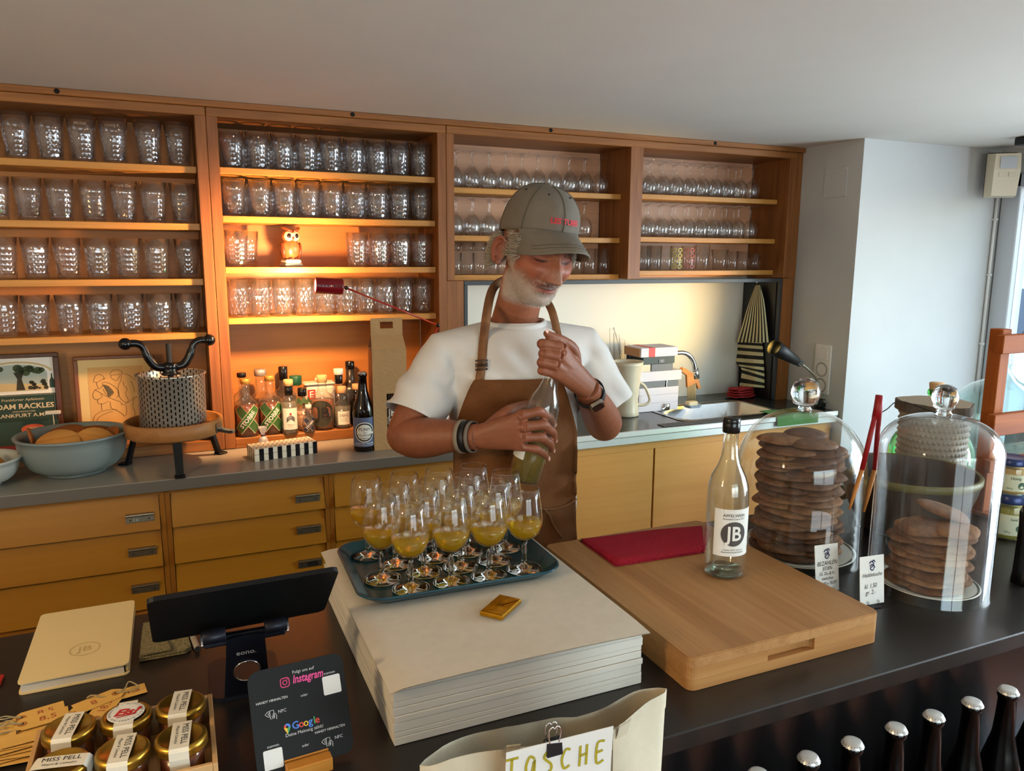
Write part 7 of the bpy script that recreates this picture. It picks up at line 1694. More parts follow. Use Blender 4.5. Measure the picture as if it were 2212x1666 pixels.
# beard: jaw, chin, moustache
jaw = sm_(-.022, -.050, Z + .28 * (Y + .05) + 0.0) * sm_(.050, .020, Y) * hd_
front = np.clip(1 - G((0, -.09, -.040), (.030, .05, .018)) * 1.0, 0, 1)
cheek = 1 - np.clip(G((.044, -.085, -.034), (.022, .03, .020)) + G((-.044, -.085, -.034), (.022, .03, .020)), 0, 1)
under = sm_(-.128, -.112, Z)
beard = jaw * cheek * front * sm_(-.135, -.108, Z)
side = np.clip(G((.070, -.012, -.035), (.014, .016, .035)) + G((-.070, -.012, -.035), (.014, .016, .035)), 0, 1) * hd_
must = G((0, -.10, -.0485), (.022, .03, .0046)) * hd_ * (Z < -.0455) * (Y > -.117)
lips = np.clip(G((0, -.098, -.0545), (.019, .03, .0024)) + G((0, -.098, -.068), (.016, .03, .0042)), 0, 1) * hd_ * (Y < -.075)
beard = np.clip(np.maximum(np.maximum(beard, side * .8), must) * (1 - G((0, -.095, -.061), (.022, .03, .008)) * (Y < -.07)), 0, 1)
nz = np.sin(co[:, 0] * 900) * np.sin(co[:, 1] * 1100 + 2) * np.sin(co[:, 2] * 1000 + 1)
blend(np.clip(beard * .95, 0, .84), (192, 178, 166)); blend(must * .45, (120, 100, 88)); blend(np.clip(lips * 1.2, 0, .85), (146, 76, 68))
slit = G((0, -.092, -.0612), (.019, .03, .0019)) * hd_ * (Y < -.07); teeth = G((0, -.092, -.0595), (.011, .03, .0012)) * hd_ * (Y < -.07)
blend(np.clip(slit * 1.6, 0, .95), (54, 24, 22)); blend(np.clip(teeth * .8, 0, .6), (206, 186, 170))
# eyes nearly closed: dark lash line
for s in (-1, 1):
    xx = X - s * .032
    lash = np.exp(-((Z - (-.0035 + 2.2 * (xx ** 2) * 6)) / .0014) ** 2 / 2) * np.exp(-(xx / .0105) ** 2 / 2) * hd_ * (Y < -.055)
    blend(np.clip(lash * 1.5, 0, .92), (46, 24, 20)); lid = np.exp(-((Z - .008 + 5 * xx ** 2) / .0012) ** 2 / 2) * np.exp(-(xx / .012) ** 2 / 2) * hd_ * (Y < -.055); blend(lid * .4, (120, 62, 50))
    for k in range(3):
        cz = .000 - .006 * k; cf = np.exp(-((Z - cz - (np.abs(xx) - .02) * (.25 - .25 * k)) / .0011) ** 2 / 2) * np.exp(-((s * xx - .022) / .007) ** 2 / 2) * hd_ * (Y < -.03); blend(cf * .35, (130, 68, 54))
scalp = sm_(.0, .02, Z + .25 * Y * -1 - .01) * (Y > .0) * hd_; blend(np.clip(scalp * .8, 0, .8), (150, 138, 122))
# ---- knuckles, nails and forearm tone
for P_ in PR_ + PL + MR + ML: 
    d_ = np.linalg.norm(co - np.array(P_), axis=1); blend(np.exp(-(d_ / .010) ** 2) * .35, (184, 108, 88))
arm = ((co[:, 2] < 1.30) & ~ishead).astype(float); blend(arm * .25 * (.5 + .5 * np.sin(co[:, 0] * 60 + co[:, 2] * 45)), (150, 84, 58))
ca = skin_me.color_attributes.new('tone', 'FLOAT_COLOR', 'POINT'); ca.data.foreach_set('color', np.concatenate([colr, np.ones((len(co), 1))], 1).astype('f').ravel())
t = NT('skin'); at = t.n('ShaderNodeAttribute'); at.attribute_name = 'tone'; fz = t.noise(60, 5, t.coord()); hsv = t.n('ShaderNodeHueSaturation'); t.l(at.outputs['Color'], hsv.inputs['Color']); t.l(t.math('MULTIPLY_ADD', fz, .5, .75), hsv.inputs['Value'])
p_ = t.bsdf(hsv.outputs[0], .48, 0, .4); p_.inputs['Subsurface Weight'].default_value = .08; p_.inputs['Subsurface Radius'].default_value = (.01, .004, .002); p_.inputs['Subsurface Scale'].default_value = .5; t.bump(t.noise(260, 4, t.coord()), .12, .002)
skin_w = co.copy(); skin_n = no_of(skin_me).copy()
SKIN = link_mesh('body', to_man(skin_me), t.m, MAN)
# ---- hair strands: beard, eyebrows, curls
rng = np.random.default_rng(4)
def strands(name, idx, lens, dirs, mat, width=.0008, curl=0.0, seg=3):
    m_v = []; m_f = []
    for i, L, d in zip(idx, lens, dirs):
        p = skin_w[i]; d = d / np.linalg.norm(d); sd = np.cross(d, rng.normal(size=3)); sd /= np.linalg.norm(sd); b0 = len(m_v); ph = rng.uniform(0, 6)
        s2 = np.cross(d, sd)
        for k in range(seg + 1):
            tt = k / seg; c_ = p + d * L * tt + (sd * math.sin(ph + tt * 5) + s2 * math.cos(ph + tt * 5)) * curl * tt; wd = width * (1 - .75 * tt)
            m_v += [tuple(c_ - sd * wd / 2), tuple(c_ + sd * wd / 2)]
        m_f += [(b0 + 2 * k, b0 + 2 * k + 1, b0 + 2 * k + 3, b0 + 2 * k + 2) for k in range(seg)]
    m = MB(); m.v = m_v; m.f = m_f; m.mi = [0] * len(m_f); m.sm = [True] * len(m_f)
    o = m.build(name, mat, None); o.data.transform(MINV); o.parent = MAN; o['kind'] = 'stuff'; return o
Rm = np.array(HRz); up_h = Rm @ np.array([0, 0, 1.0]); fw_h = Rm @ np.array([0, -1.0, 0])
hair_w = plain('hair_grey', (206, 196, 184), .6); hair_d = plain('hair_dark', (96, 80, 70), .6)
ids = np.where((beard > .2) & (rng.random(len(co)) < beard * .40))[0]
strands('beard', ids, rng.uniform(.0022, .0046, len(ids)), [skin_n[i] * .55 - up_h * .55 + rng.normal(size=3) * .25 for i in ids], hair_w, .0007)
ids = np.where((must > .3) & (rng.random(len(co)) < .18))[0]
strands('moustache', ids, rng.uniform(.004, .007, len(ids)), [skin_n[i] * .3 - up_h * .8 + rng.normal(size=3) * .2 for i in ids], hair_d, .0009)
eb_ = np.zeros(len(co))
for s in (-1, 1):
    xx = X - s * .033; eb_ = np.maximum(eb_, np.exp(-((Z - .0185 + 8 * xx ** 2) / .0032) ** 2 / 2) * np.exp(-(xx / .013) ** 2 / 2) * hd_ * (Y < -.055))
ids = np.where((eb_ > .3) & (rng.random(len(co)) < .3))[0]
strands('eyebrows', ids, rng.uniform(.005, .009, len(ids)), [skin_n[i] * .4 + (Rm @ np.array([1.0 if X[i] > 0 else -1.0, 0, .1])) * .9 + rng.normal(size=3) * .2 for i in ids], hair_d, .001)
# curls below the cap, behind and over the ears
cv = MB()
for k in range(1700):
    sd = 1 if k % 2 else -1
    if k % 5 == 0: base_ = Vector((sd * .071, rng.uniform(-.052, -.002), rng.uniform(-.008, .046)))          # sideburn and temple
    else:
        aa = rng.uniform(.25, 1.5); base_ = Vector((sd * .080 * math.cos(aa), .018 + .096 * math.sin(aa), rng.uniform(-.050, .022)))
    out = Vector((base_.x, (base_.y - .018) * .8, 0)).normalized(); ph = rng.uniform(0, 6); L = rng.uniform(.016, .036) * (.7 if k % 5 == 0 else 1); pts = []; cr2 = rng.uniform(.003, .0085)
    for i in range(10):
        tt = i / 9; pts.append(W_(base_ + out * (.001 + (.014 if k % 5 else .006) * tt) + Vector((cr2 * math.sin(ph + tt * 8), cr2 * math.cos(ph + tt * 8), -L * tt * .8 + .003 * math.sin(tt * 9 + ph))) + Vector((0, (.012 if k % 5 else .016) * tt, 0))))
    cv.tube(pts, [.00055 * (1 - .4 * i / 9) for i in range(10)], 3)
o = cv.build('hair_curls', plain('hair_curl', (190, 178, 160), .55), None); o.data.transform(MINV); o.parent = MAN; o['kind'] = 'stuff'
# ---- fingernails
nailm = plain('nail', (222, 168, 150), .3)
def nail(tip, dip, out):
    d = (tip - dip).normalized(); o_ = (out - d * out.dot(d)).normalized(); c_ = tip + d * .001 + o_ * .0062; s_ = d.cross(o_); m = MB()
    m.grid(lambda u, v: tuple(c_ + s_ * (u - .5) * .0095 + d * (v - .6) * .011 + o_ * (.0012 * (1 - (2 * u - 1) ** 2))), 6, 6); o = m.build('fingernail', nailm, None); o.data.transform(MINV); o.parent = MAN
for k in range(4): nail(TR_[k], DR[k], Vector((.6, -.8, .1)))
nail(P3(1178, 717, 1.472), P3(1190, 727, 1.474), Vector((-.2, -.8, .6)))

# ---- t-shirt
VF = (Vector((TX, TYc, 1.2)) - EYE); VF.z = 0; VF.normalize(); SIDEV = Vector((-VF.y, VF.x, 0)) * -1    # towards viewer's right
sh = MB()
def loft(m, rings, seg=36, cap=True):
    vs = []
    for c_, a_, b_, rz_, sq in rings:
        for k in range(seg):
            t_ = 2 * pi * k / seg; cx0 = abs(cos(t_)) ** sq * (1 if cos(t_) >= 0 else -1); sy0 = abs(sin(t_)) ** sq * (1 if sin(t_) >= 0 else -1)
            x, y = a_ * cx0, b_ * sy0; vs.append((c_[0] + x * cos(rz_) - y * sin(rz_), c_[1] + x * sin(rz_) + y * cos(rz_), c_[2]))
    n = len(rings); fs = [(j * seg + k, j * seg + (k + 1) % seg, (j + 1) * seg + (k + 1) % seg, (j + 1) * seg + k) for j in range(n - 1) for k in range(seg)]
    fs += [tuple(reversed(range(seg))), tuple(range((n - 1) * seg, n * seg))]; m.add(vs, fs, True)
RZ = rad(-8)
loft(sh, [((TX + .010, TYc, .90), .150, .118, RZ, .9), ((TX + .010, TYc, .98), .150, .118, RZ, .9), ((TX + .006, TYc, 1.08), .148, .116, RZ, .88), ((TX, TYc, 1.18), .155, .118, RZ, .85), ((TX - .002, TYc, 1.28), .172, .122, RZ, .82), ((TX - .004, TYc, 1.345), .176, .118, RZ, .82), ((TX - .006, TYc + .004, 1.40), .145, .102, RZ, .9), ((TX - .008, TYc + .006, 1.445), .105, .084, RZ, 1.0), ((nb.x, nb.y + .002, nb.z + .004), .074, .070, RZ, 1.0), ((nb.x, nb.y - .002, nb.z + .016), .070, .066, RZ, 1.0)])
ES, EL2 = P3(890, 910, 1.722), P3(1322, 876, 1.705)      # sleeve ends
SRc, SLc = P3(958, 772, 1.765), P3(1262, 755, 1.72)
def sl(pts, rs): sh.tube([Vector(p) for p in pts], rs, 24)
sl([Vector((TX - .06, TYc + .01, 1.385)), SRc, lerp(SRc, ES, .45) , ES], [.080, .063, .067, .073])
sl([Vector((TX + .06, TYc, 1.385)), SLc, lerp(SLc, EL2, .45), EL2], [.080, .060, .060, .060])
shirt_me = voxel_mesh(sh, .0045, 8, .5)
a = co_of(shirt_me).copy(); n = no_of(shirt_me)
# folds: diagonal pulls from the armpits and soft wrinkles
def folds(P):
    x, y, z = P[:, 0] - TX, P[:, 1] - TYc, P[:, 2]
    f = .0026 * np.sin(48 * (x * .8 + z * .9) + 3 * np.sin(14 * z)) * np.clip((z - 1.02) / .2, 0, 1)
    f += .0030 * np.sin(30 * (z - .9 * np.abs(x)) + 2.0 * np.sin(20 * x)) * np.exp(-((np.abs(x) - .16) / .09) ** 2)
    f += .0028 * np.sin(75 * z + 25 * x + 2 * np.sin(30 * x)) * np.exp(-((z - 1.05) / .12) ** 2)
    f += .0020 * np.sin(90 * x + 60 * z)
    s_ = (x * SIDEV.x + y * SIDEV.y); frontm = np.clip(-(x * VF.x + y * VF.y) / .05, 0, 1)
    for s0, z0, s1, z1, am, wd in ((-.15, 1.30, .02, 1.20, .007, .012), (-.14, 1.27, -.02, 1.13, .006, .010), (.14, 1.30, .01, 1.22, .006, .012), (.15, 1.26, .05, 1.15, .006, .010), (-.08, 1.38, -.13, 1.18, .005, .010), (.09, 1.37, .13, 1.20, .005, .010), (-.10, 1.42, -.17, 1.30, .005, .011), (.10, 1.42, .16, 1.30, .005, .011), (-.04, 1.36, .06, 1.27, .004, .012)):
        dx, dz = s1 - s0, z1 - z0; L2 = dx * dx + dz * dz; tt = np.clip(((s_ - s0) * dx + (z - z0) * dz) / L2, 0, 1); dd = np.hypot(s_ - s0 - tt * dx, z - z0 - tt * dz)
        f += frontm * am * 1.7 * (np.exp(-(dd / wd) ** 2) - .5 * np.exp(-(dd / (wd * 2)) ** 2)) * np.sin(pi * np.clip(tt, .08, .92))
    for cx0, sg in ((-.24, 1), (.22, -1)):
        f += .0016 * np.sin(70 * (z + sg * .5 * s_) + 9 * y) * np.exp(-((s_ - cx0) / .07) ** 2)
    return f
w_ = np.clip((nb.z - .015 - a[:, 2]) / .05, 0, 1); a2 = a + n * (folds(a) * w_)[:, None]
set_co(shirt_me, a2)
# open the sleeve ends, the collar and the hem
dR, dL = (ES - SRc).normalized(), (EL2 - SLc).normalized()
bm = bmesh.new(); bm.from_mesh(shirt_me)
for co_, no_, rad_ in ((ES - dR * .012, dR, .125), (EL2 - dL * .010, dL, .115), (nb + Vector((0, 0, .012)), Vector((0, 0, 1)), .10), (Vector((TX, TYc, .910)), Vector((0, 0, -1)), .5)):
    vs_ = {v for v in bm.verts if (v.co - co_).length < rad_}; fs_ = {f for f in bm.faces if all(v in vs_ for v in f.verts)}; es_ = {e for f in fs_ for e in f.edges}; vv_ = {v for f in fs_ for v in f.verts}
    bmesh.ops.bisect_plane(bm, geom=list(vv_) + list(es_) + list(fs_), dist=1e-5, plane_co=co_, plane_no=no_, clear_outer=True)
bm.to_mesh(shirt_me); bm.free()
t = NT('tshirt'); fz = t.noise(900, 2, t.coord(scale=(1, 1, .35))); t.bsdf(srgb(218, 214, 210), .9, 0, .15); t.p.inputs['Sheen Weight'].default_value = .1; t.bump(fz, .15, .001)
shirt_w = BVHTree.FromPolygons([v.co.copy() for v in shirt_me.vertices], [tuple(p.vertices) for p in shirt_me.polygons])
SHIRT = link_mesh('t_shirt', to_man(shirt_me), t.m, MAN)
sd_ = SHIRT.modifiers.new('th', 'SOLIDIFY'); sd_.thickness = .0022; sd_.offset = 0
def ring_on(center, normal, r0, r1, mat, name, h=.009, seg=48, th=.0028, push=0.0):
    pass
def shirt_hit(p, d, far=.4):
    h = shirt_w.ray_cast(p, d, far); return h[0], h[1]
# collar rib
cr_ = MB(); nseg = 48
ringp = []
for k in range(nseg):
    t_ = 2 * pi * k / nseg; d = Vector((cos(t_), sin(t_), 0)); zc_ = nb.z + .004 - .010 * max(0, -sin(t_ + .25)) + .006
    ringp.append(Vector((nb.x, nb.y - .002, zc_)) + Vector((d.x * .0725, d.y * .0690, 0)))
cr_.tube(ringp, .0062, 10, closed=True, flat=1.5); o = cr_.build('collar', t.m, None); o.data.transform(MINV); o.parent = MAN
# ---- trousers and shoes (behind the bar)
tr_ = MB()
for s in (-1, 1): tr_.tube([(TX + s * .075, TYc, .93), (TX + s * .082, TYc, .75), (TX + s * .085, TYc - .01, .48), (TX + s * .085, TYc + .01, .09)], [.095, .088, .068, .055], 20)
tr_.M = Matrix.Translation((TX, TYc, .92)); tr_.sphere(.14, seg=24, rings=14, sy=.8, sz=.75); tr_.M = Matrix()
me = voxel_mesh(tr_, .01, 4); link_mesh('trousers', to_man(me), plain('denim', (40, 44, 58), .9), MAN)
for s in (-1, 1):
    m = MB(); m.M = Matrix.Translation((TX + s * .088, TYc - .045, .045)); m.sphere(.05, seg=20, rings=12, sx=.95, sy=2.6, sz=.9); me = voxel_mesh(m, .008, 2); a = co_of(me); a[:, 2] = np.maximum(a[:, 2], .001); set_co(me, a); link_mesh('shoe', to_man(me), black_gl, MAN)
# ---- apron
t = NT('apron_brown'); fz = t.noise(500, 3, t.coord()); f2 = t.noise(7, 3, t.coord()); t.bsdf(t.ramp(t.math('ADD', t.math('MULTIPLY', fz, .35), t.math('MULTIPLY', f2, .65)), [(.3, srgb(84, 48, 22)), (.7, srgb(134, 86, 48))]), .85, 0, .2); t.bump(fz, .2, .001); apron_m = t.m
ZT, ZLOW = P3(1100, 820, 1.62).z, .50
def ap_edge(v):                                   # half widths measured along the side vector
    z_ = ZT + (ZLOW - ZT) * v; d = ZT - z_
    wl = .100 + .055 * min(1, d / .14) ** .8 + .03 * max(0, d - .3); wr = .105 + .045 * min(1, d / .14) ** .8 + .03 * max(0, d - .3)
    return z_, -wl, wr
NA, NB_ = 40, 60; Dp = np.zeros((NB_ + 1, NA + 1)); Q = {}
for j in range(NB_ + 1):
    z_, wl, wr = ap_edge(j / NB_)
    for i in range(NA + 1):
        s_ = wl + (wr - wl) * i / NA; p0 = Vector((TX, TYc, z_)) + SIDEV * (s_ + .004) - VF * .45
        hit, _ = shirt_hit(p0, VF, .9) if z_ > .93 else (None, None)
        Dp[j, i] = (hit - p0).length if hit is not None else (.45 - sqrt(max(0, 1 - (s_ / .19) ** 2)) * .125)
        Q[j, i] = p0
Dp0 = Dp.copy()
for it in range(14):
    D2 = Dp.copy(); D2[1:-1, 1:-1] = (Dp[:-2, 1:-1] + Dp[2:, 1:-1] + Dp[1:-1, :-2] + Dp[1:-1, 2:] + 4 * Dp[1:-1, 1:-1]) / 8; D2[0, 1:-1] = (Dp[0, :-2] + Dp[0, 2:] + 2 * Dp[0, 1:-1]) / 4; D2[:, 0] = D2[:, 1]; D2[:, -1] = D2[:, -2]
    Dp = np.minimum(D2, Dp0 - .001)
def apf(i, j, off):
    w2_ = .0035 * sin(i * .55 + j * .12) * min(1, j / 20) + .003 * sin(j * .35 + i * .2)
    return Q[j, i] + VF * (Dp[j, i] - .014 - off + w2_)
m = MB(); vs = [tuple(apf(i, j, 0)) for j in range(NB_ + 1) for i in range(NA + 1)] + [tuple(apf(i, j, -.0018)) for j in range(NB_ + 1) for i in range(NA + 1)]
nA = NA + 1; tot = (NB_ + 1) * nA; fs = []
for j in range(NB_):
    for i in range(NA):
        q4 = (j * nA + i, (j + 1) * nA + i, (j + 1) * nA + i + 1, j * nA + i + 1); fs.append(q4); fs.append(tuple(reversed([k + tot for k in q4])))
for i in range(NA): fs.append((i, i + 1, tot + i + 1, tot + i))
for j in range(NB_): fs += [(j * nA, tot + j * nA, tot + (j + 1) * nA, (j + 1) * nA), (j * nA + NA, (j + 1) * nA + NA, tot + (j + 1) * nA + NA, tot + j * nA + NA)]
m.add(vs, fs, True); AP_ = m.build('apron', apron_m, None); AP_.data.transform(MINV); AP_.parent = MAN
def ribbon_on(name, pts, w_, mat, th=.003, lift=.004, sub=6, offm=0.0):
    """strap: path of pixel/depth points pushed onto the shirt, with width and thickness"""
    L = smooth_line([tuple(p) for p in pts], sub); P = []
    for p in L:
        p = Vector(p); d = (p - EYE).normalized(); h, nn = shirt_hit(EYE + d * .9, d, 1.5)
        P.append((h - d * lift) if (h is not None and (h - p).length < .09) else p)
    for it in range(4): P = [P[0]] + [(P[k - 1] + P[k] * 2 + P[k + 1]) / 4 for k in range(1, len(P) - 1)] + [P[-1]]
    m = MB(); vs = []; n_ = len(P)
    for k in range(n_):
        T = (P[min(k + 1, n_ - 1)] - P[max(k - 1, 0)]).normalized(); V = (P[k] - EYE).normalized(); S_2 = T.cross(V).normalized(); O = S_2.cross(T).normalized()
        for a_, b_ in ((-1, 0), (1, 0), (1, 1), (-1, 1)): vs.append(P[k] + S_2 * a_ * w_ / 2 + O * (b_ * th) * (1 if O.dot(V) > 0 else -1))
    fs = [(k * 4 + i, k * 4 + (i + 1) % 4, k * 4 + 4 + (i + 1) % 4, k * 4 + 4 + i) for k in range(n_ - 1) for i in range(4)] + [(0, 1, 2, 3), (n_ * 4 - 1, n_ * 4 - 2, n_ * 4 - 3, n_ * 4 - 4)]
    m.add(vs, fs, True); o = m.build(name, mat, None); o.data.transform(MINV); o.parent = MAN; return o
strap_m = plain('strap_tan', (128, 84, 48), .8, var=.1, vscale=60)
ribbon_on('apron_strap', [P3(1092, 604, 1.80), P3(1070, 616, 1.765), P3(1058, 642, 1.72), P3(1050, 690, 1.64), P3(1044, 740, 1.62), P3(1040, 790, 1.62), P3(1035, 830, 1.60)], .0215, strap_m, lift=.006)
ribbon_on('apron_strap', [P3(1168, 632, 1.78), P3(1184, 655, 1.70), P3(1195, 680, 1.66), P3(1205, 725, 1.62), P3(1215, 770, 1.61), P3(1226, 822, 1.60)], .0195, strap_m, lift=.006)
bkl = plain('buckle_bronze', (74, 50, 34), .35, .5)
pc = P3(1040, 790, 1.60); d = (pc - EYE).normalized(); h, _ = shirt_hit(EYE + d * .9, d, 1.5); pc = (h if h is not None else pc) - d * .013
m = MB(); m.M = Matrix.Translation(pc); 
for z_ in (-.009, .004): m.tube([(-.015, 0, z_), (.015, 0, z_), (.015, 0, z_ + .008), (-.015, 0, z_ + .008)], .0022, 8, closed=True)
o = m.build('buckle', bkl, None); o.data.transform(MINV); o.parent = MAN
# tie cord and pocket
def ap_pt(px, py, lift=.004):
    best = None
    for j in range(NB_ + 1):
        for i in range(NA + 1):
            q = apf(i, j, 0); c_ = RM.transposed() @ (q - EYE); sx_, sy_ = CX + F_PX * c_.x / c_.z, CY + F_PX * c_.y / c_.z; e = (sx_ - px) ** 2 + (sy_ - py) ** 2
            if best is None or e < best[0]: best = (e, q)
    q = best[1]; d = (q - EYE).normalized(); return PY(px, py, (q - d * lift).y)
cord = MB().tube(smooth_line([tuple(ap_pt(*p)) for p in ((1245, 1078), (1222, 1092), (1190, 1100), (1160, 1098))], 5), .004, 8, flat=.5); o = cord.build('waist_tie', strap_m, None); o.data.transform(MINV); o.parent = MAN
cord = MB().tube(smooth_line([tuple(ap_pt(*p)) for p in ((1172, 1098), (1186, 1112), (1196, 1136), (1214, 1162))], 5), .0026, 8); o = cord.build('tie_end', strap_m, None); o.data.transform(MINV); o.parent = MAN
# ---- watch and bracelets
def band(c, axis, r1, r2, w_, mat, name, up, th=.003):
    ax_ = axis.normalized(); u = (up - ax_ * up.dot(ax_)).normalized(); v = ax_.cross(u); m = MB(); n_ = 40
    prof = [(-w_ / 2, 0), (-w_ / 2, th), (w_ / 2, th), (w_ / 2, 0)]; vs = []
    for k in range(n_):
        a_ = 2 * pi * k / n_; d = u * cos(a_) * r1 + v * sin(a_) * r2; dn = d.normalized()
        for s_, t_ in prof: vs.append(c + d + dn * t_ + ax_ * s_)
    fs = [(k * 4 + i, k * 4 + (i + 1) % 4, ((k + 1) % n_) * 4 + (i + 1) % 4, ((k + 1) % n_) * 4 + i) for k in range(n_) for i in range(4)]
    m.add(vs, fs, True); o = m.build(name, mat, None); o.data.transform(MINV); o.parent = MAN; return o, u, v, ax_
axL = WL - EL; cW = lerp(EL, WL, .87); VW = (EYE - cW).normalized()
wb_, u, v, ax_ = band(cW, axL, .0335, .0335, .020, plain('strap_rubber', (18, 20, 24), .6), 'watch_strap', VW + Vector((-.02, 0, .10)))
wm = MB(); fm4 = Matrix((v, ax_, u)).transposed().to_4x4(); fm4.translation = cW + u * .0335
wm.M = fm4; wm.prism(rrect(.034, .040, .009, 6), .0, .0085); o = wm.build('watch_case', plain('watch_steel', (176, 170, 158), .25, .9), None); o.data.transform(MINV); o.parent = MAN
wm = MB(); wm.M = fm4; wm.prism(rrect(.028, .035, .008, 6), .0086, .0095); o = wm.build('watch_glass', plain('watch_black', (6, 6, 8), .06), None); o.data.transform(MINV); o.parent = MAN
axR = WR - ER; VR = Vector((0, -1, .2))
for f_, w2_, nm, mt, r_ in ((.80, .010, 'bracelet_knit', plain('knit_grey', (138, 124, 106), .9), .0355), (.865, .011, 'bracelet_beaded', plain('bead_black', (22, 20, 20), .4), .0340), (.93, .008, 'bracelet_band', plain('band_grey', (120, 110, 100), .7), .0330)):
    band(lerp(ER, WR, f_), axR, r_, r_, w2_, mt, nm, VR, .0028)
# ---- cap
CAPC = plain('cap_cotton', (116, 108, 96), .9, var=.06, vscale=40, bump=.25, bscale=600)
def to_h(m, name, mat):
    o = m.build(name, mat, None); o.data.transform(MINV @ HM); o.parent = MAN; return o
cp = (0, .014, .030); RX, RY, RZ2 = .0825, .106, .102
def dome_p(a, e, g_=0.0):
    """a azimuth (0 = +X), e elevation 0..1 from band to button"""
    band_z = .064 - .052 * (sin(a) * .5 + .5)
    t_ = e * pi / 2; seam = .0016 * abs(cos(3 * a)) ** 6 * -1
    r = cos(t_) ** .80 if e < 1 else 0
    zt = band_z + (.148 - band_z) * sin(t_) ** .95
    bul = 1 + .035 * sin(pi * e)
    return ((RX * bul + seam + g_) * r * cos(a), .014 + (RY * bul + seam + g_) * r * sin(a), zt + g_ * e)
m = MB(); m.grid(lambda u, v: dome_p(2 * pi * u, v), 72, 20, wrap=True); crown_o = to_h(m, 'cap_crown', CAPC); sdm = crown_o.modifiers.new('t', 'SOLIDIFY'); sdm.thickness = .0025; sdm.offset = -1
m = MB(); m.grid(lambda u, v: dome_p(2 * pi * u, .0 + .0 * v, .0010)[:2] + (dome_p(2 * pi * u, 0)[2] + .014 * v - .002,), 72, 2, wrap=True)
m = MB(); m.M = Matrix.Translation(dome_p(0, 1.0)); m.sphere(.0075, seg=16, rings=8, sz=.6); to_h(m, 'cap_button', CAPC)
for k in range(6):
    a = pi / 6 + k * pi / 3 + pi / 6 * 0; m = MB(); m.tube([dome_p(a + .02 * 0, e / 14, .0006) for e in range(0, 14)], .0013, 6); to_h(m, 'cap_seam', plain('cap_seam', (88, 84, 68), .9))
    p = Vector(dome_p(a + pi / 6, .62, .0010)); m = MB(); m.M = Matrix.Translation(p); m.sphere(.0026, seg=10, rings=6); to_h(m, 'cap_eyelet', plain('cap_eyelet', (48, 46, 34), .8))
BRIM = .090
def brim(u, v, dz=0.0):
    a = -pi / 2 + (u - .5) * rad(126); bx, by, bz = dome_p(a, 0, .001)
    ext = BRIM * cos((u - .5) * rad(176)) ** .5 * v; x = bx * (1 + .02 * v); y = by - ext; arch = -5.0 * (x ** 2)
    return (x, y, bz + .002 + arch * v ** .8 - .014 * v * v - .006 * v + dz)
m = MB(); m.grid(lambda u, v: brim(u, v), 40, 14); m.grid(lambda u, v: brim(1 - u, v, -.0030), 40, 14)
edge = [brim(k / 40, 1.0) for k in range(41)]; edge2 = [brim(k / 40, 1.0, -.003) for k in range(41)]
m.add(edge + edge2, [(k, 41 + k, 42 + k, k + 1) for k in range(40)], True); to_h(m, 'cap_brim', CAPC)
m = MB(); m.tube([brim(k / 40, 1.0, -.0015) for k in range(41)], .0021, 8); to_h(m, 'brim_edge', plain('cap_edge', (122, 118, 104), .9))
for r_ in (.72, .84): 
    m = MB(); m.tube([Vector(brim(.1 + .8 * k / 40, r_, .0006)) for k in range(41)], .0007, 5); to_h(m, 'brim_stitch', MATS['cap_seam'])
redt = plain('cap_red', (206, 52, 62), .7)
def cap_map(x, y):
    a = -pi / 2 + x / .094 + .06; e = .17 + y / .135; return Vector(dome_p(a, e, .0030))
gm = MB(); v2, f2_ = text2d('LES TUBES', .0165, .035, 0, 1.12); gm.add([cap_map(x, y) for x, y in v2], f2_, False); to_h(gm, 'cap_lettering', redt)
# ---- bottle in his hands
BQ = Vector((0, 0, 1)).rotation_difference(bax)
HBt = thing('cider_bottle', 'tilted clear cider bottle held in both hands of the man', 'bottle', BA); HBt.rotation_mode = 'QUATERNION'; HBt.rotation_quaternion = BQ
R, H = .0385, BLEN
prof = [(0, .006), (R * .5, .003), (R - .004, 0), (R, .004), (R, H * .50), (R * .96, H * .555), (R * .80, H * .62), (R * .55, H * .68), (.0165, H * .735), (.0145, H * .80), (.0135, H - .024), (.0145, H - .022), (.0145, H - .01), (.0128, H)]
MB().lathe(prof, 44).build('wall', g_bot, HBt)
lv = H * .36; MB().lathe([(0, .004), (R - .006, .004), (R - .003, .008), (R - .003, lv), (0, lv)], 36).build('cider', plain('cider_green', (176, 146, 34), .1, Transmission_Weight=.7, IOR=1.25), HBt)
decal('label_paper', [strip_quads(-.034, 0, .034, .075, 18)], cyl_map(R, H * .17, pi * .95, .0006), paper_w, HBt)
MB().cyl(.0105, H - .02, H + .012, 20, bev=.001).build('cork', cork_m, HBt)
# ================================================================ pendant lamp over the guests' side, and the street outside
PD = thing('pendant_lamp', 'small opal glass pendant lamp hanging left above the bar', 'lamp', (-1.25, .55, 2.1045))
MB().cyl(.05, -.02, -.0005, 28, bev=.004).build('canopy', white_trim, PD); MB().tube([(0, 0, -.021), (0, 0, -.16)], .003, 8).build('cord', black_gl, PD)
MB().at((0, 0, -.25)).sphere(.09, seg=32, rings=20).build('globe', emit('opal_glow', (255, 200, 130), 14), PD)
ld = bpy.data.lights.new('pendant_light', 'POINT'); ld.energy = 36; ld.color = (1.0, .72, .40); ld.shadow_soft_size = .095
lo = bpy.data.objects.new('pendant_light', ld); C.objects.link(lo); lo.location = (-1.25, .55, 1.75)
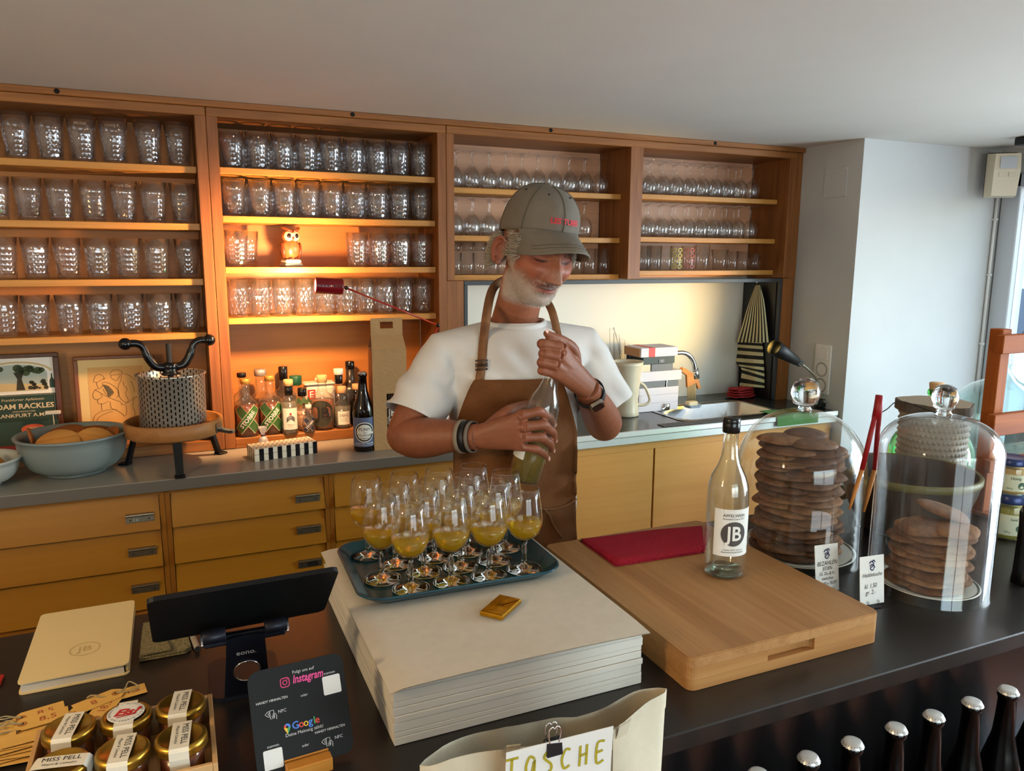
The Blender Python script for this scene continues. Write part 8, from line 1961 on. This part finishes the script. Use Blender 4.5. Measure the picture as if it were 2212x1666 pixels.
# street
gnd = MB().box(3.72, -20, -.2, 40, 40, -.05).build('ground', plain('asphalt', (120, 118, 114), .9, var=.08, vscale=3)); struct(gnd)
car = thing('parked_car', 'white parked car seen through the shop window', 'car', (8.3, 5.3, -.05), rz=rad(8)); cwh = plain('car_white', (226, 228, 230), .2)
def side(ol, y0, y1): 
    m = MB(); n = len(ol); m.add([(x, y0, z_) for x, z_ in ol] + [(x, y1, z_) for x, z_ in ol], [tuple(range(n)), tuple(reversed(range(n, 2 * n)))] + [(k, n + k, n + (k + 1) % n, (k + 1) % n) for k in range(n)]); return m
side([(-2.1, .25), (2.1, .25), (2.15, .55), (2.0, .8), (1.2, .9), (-1.7, .95), (-2.1, .85)], -.85, .85).build('body', cwh, car); side([(-1.6, .951), (1.05, .92), (.45, 1.38), (-.2, 1.45), (-1.1, 1.4)], -.72, .72).build('cabin', plain('car_glass', (40, 52, 60), .05), car); side([(.4, 1.381), (-.2, 1.451), (-1.05, 1.401), (-1.05, 1.43), (-.2, 1.49), (.42, 1.42)], -.7, .7).build('roof', cwh, car)
for x in (-1.3, 1.35):
    for y in (-.86, .86):
        w0 = MB().at((x, y, .32), (rad(90), 0, 0)).lathe([(0, -.1), (.31, -.1), (.32, -.06), (.32, .06), (.31, .1), (0, .1)], 28).build('wheel', black_gl, car); MB().at((x, y, .32), (rad(90), 0, 0)).cyl(.19, -.105, .105, 20).build('hub_cap', plain('hub_grey', (170, 170, 172), .3, .8), car)
lf = [plain('foliage_%d' % k, c, .8) for k, c in enumerate(((74, 108, 50), (56, 88, 40), (98, 130, 62)))]
def tree(label, x, y, h, R, seed):
    rnd = np.random.default_rng(seed); t_ = thing('street_tree', label, 'tree', (x, y, -.05)); MB().tube([(0, 0, 0), (.05, .03, h * .4), (-.03, 0, h * .75)], [.16, .13, .07], 10).build('trunk', plain('trunk_bark', (84, 70, 56), .9), t_)
    for k in range(4): a = k * 1.6; MB().tube([(0, 0, h * .45), (.5 * R * cos(a), .5 * R * sin(a), h * .75)], [.07, .03], 6).build('branch', MATS['trunk_bark'], t_)
    m = MB(); n = 2600; d = rnd.normal(size=(n, 3)); d /= np.linalg.norm(d, axis=1)[:, None]; r = R * rnd.random(n) ** .4; P = d * r[:, None] * np.array([1, 1, .85]) + np.array([0, 0, h * .78]); Tn = rnd.normal(size=(n, 3)); Tn /= np.linalg.norm(Tn, axis=1)[:, None]; U2 = np.cross(Tn, rnd.normal(size=(n, 3))); U2 /= np.linalg.norm(U2, axis=1)[:, None]; V2 = np.cross(Tn, U2); s_ = .13
    m.v = [tuple(q) for k in range(n) for q in (P[k] - U2[k] * s_ * .5, P[k] + V2[k] * s_, P[k] + U2[k] * s_ * .5, P[k] - V2[k] * s_)]; m.f = [(4 * k, 4 * k + 1, 4 * k + 2, 4 * k + 3) for k in range(n)]; m.mi = [int(v) for v in rnd.integers(0, 3, n)]; m.sm = [False] * n
    o = m.build('crown', lf, t_); o['kind'] = 'stuff'
tree('leafy street tree behind the parked car', 11.5, 8.2, 4.6, 1.9, 1); tree('leafy street tree farther along the pavement', 9.2, 3.2, 5.2, 2.0, 2); tree('leafy street tree farthest from the shop window', 14.5, 12.0, 5.5, 2.4, 3)
fac = thing('house', 'pale house across the street behind the trees', 'building', (22, 10, -.05)); MB().box(0, -14, 0, 1, 14, 9).build('wall', plain('facade', (206, 200, 186), .9), fac)
for y in range(-12, 13, 3):
    for z_ in (1.2, 4.2, 7.0):
        o = MB().box(-.06, y - .55, z_, .02, y + .55, z_ + 1.5).build('window', white_trim, fac); MB().box(-.08, y - .45, z_ + .1, -.0605, y + .45, z_ + 1.4).build('window_glass', MATS['car_glass'], o)
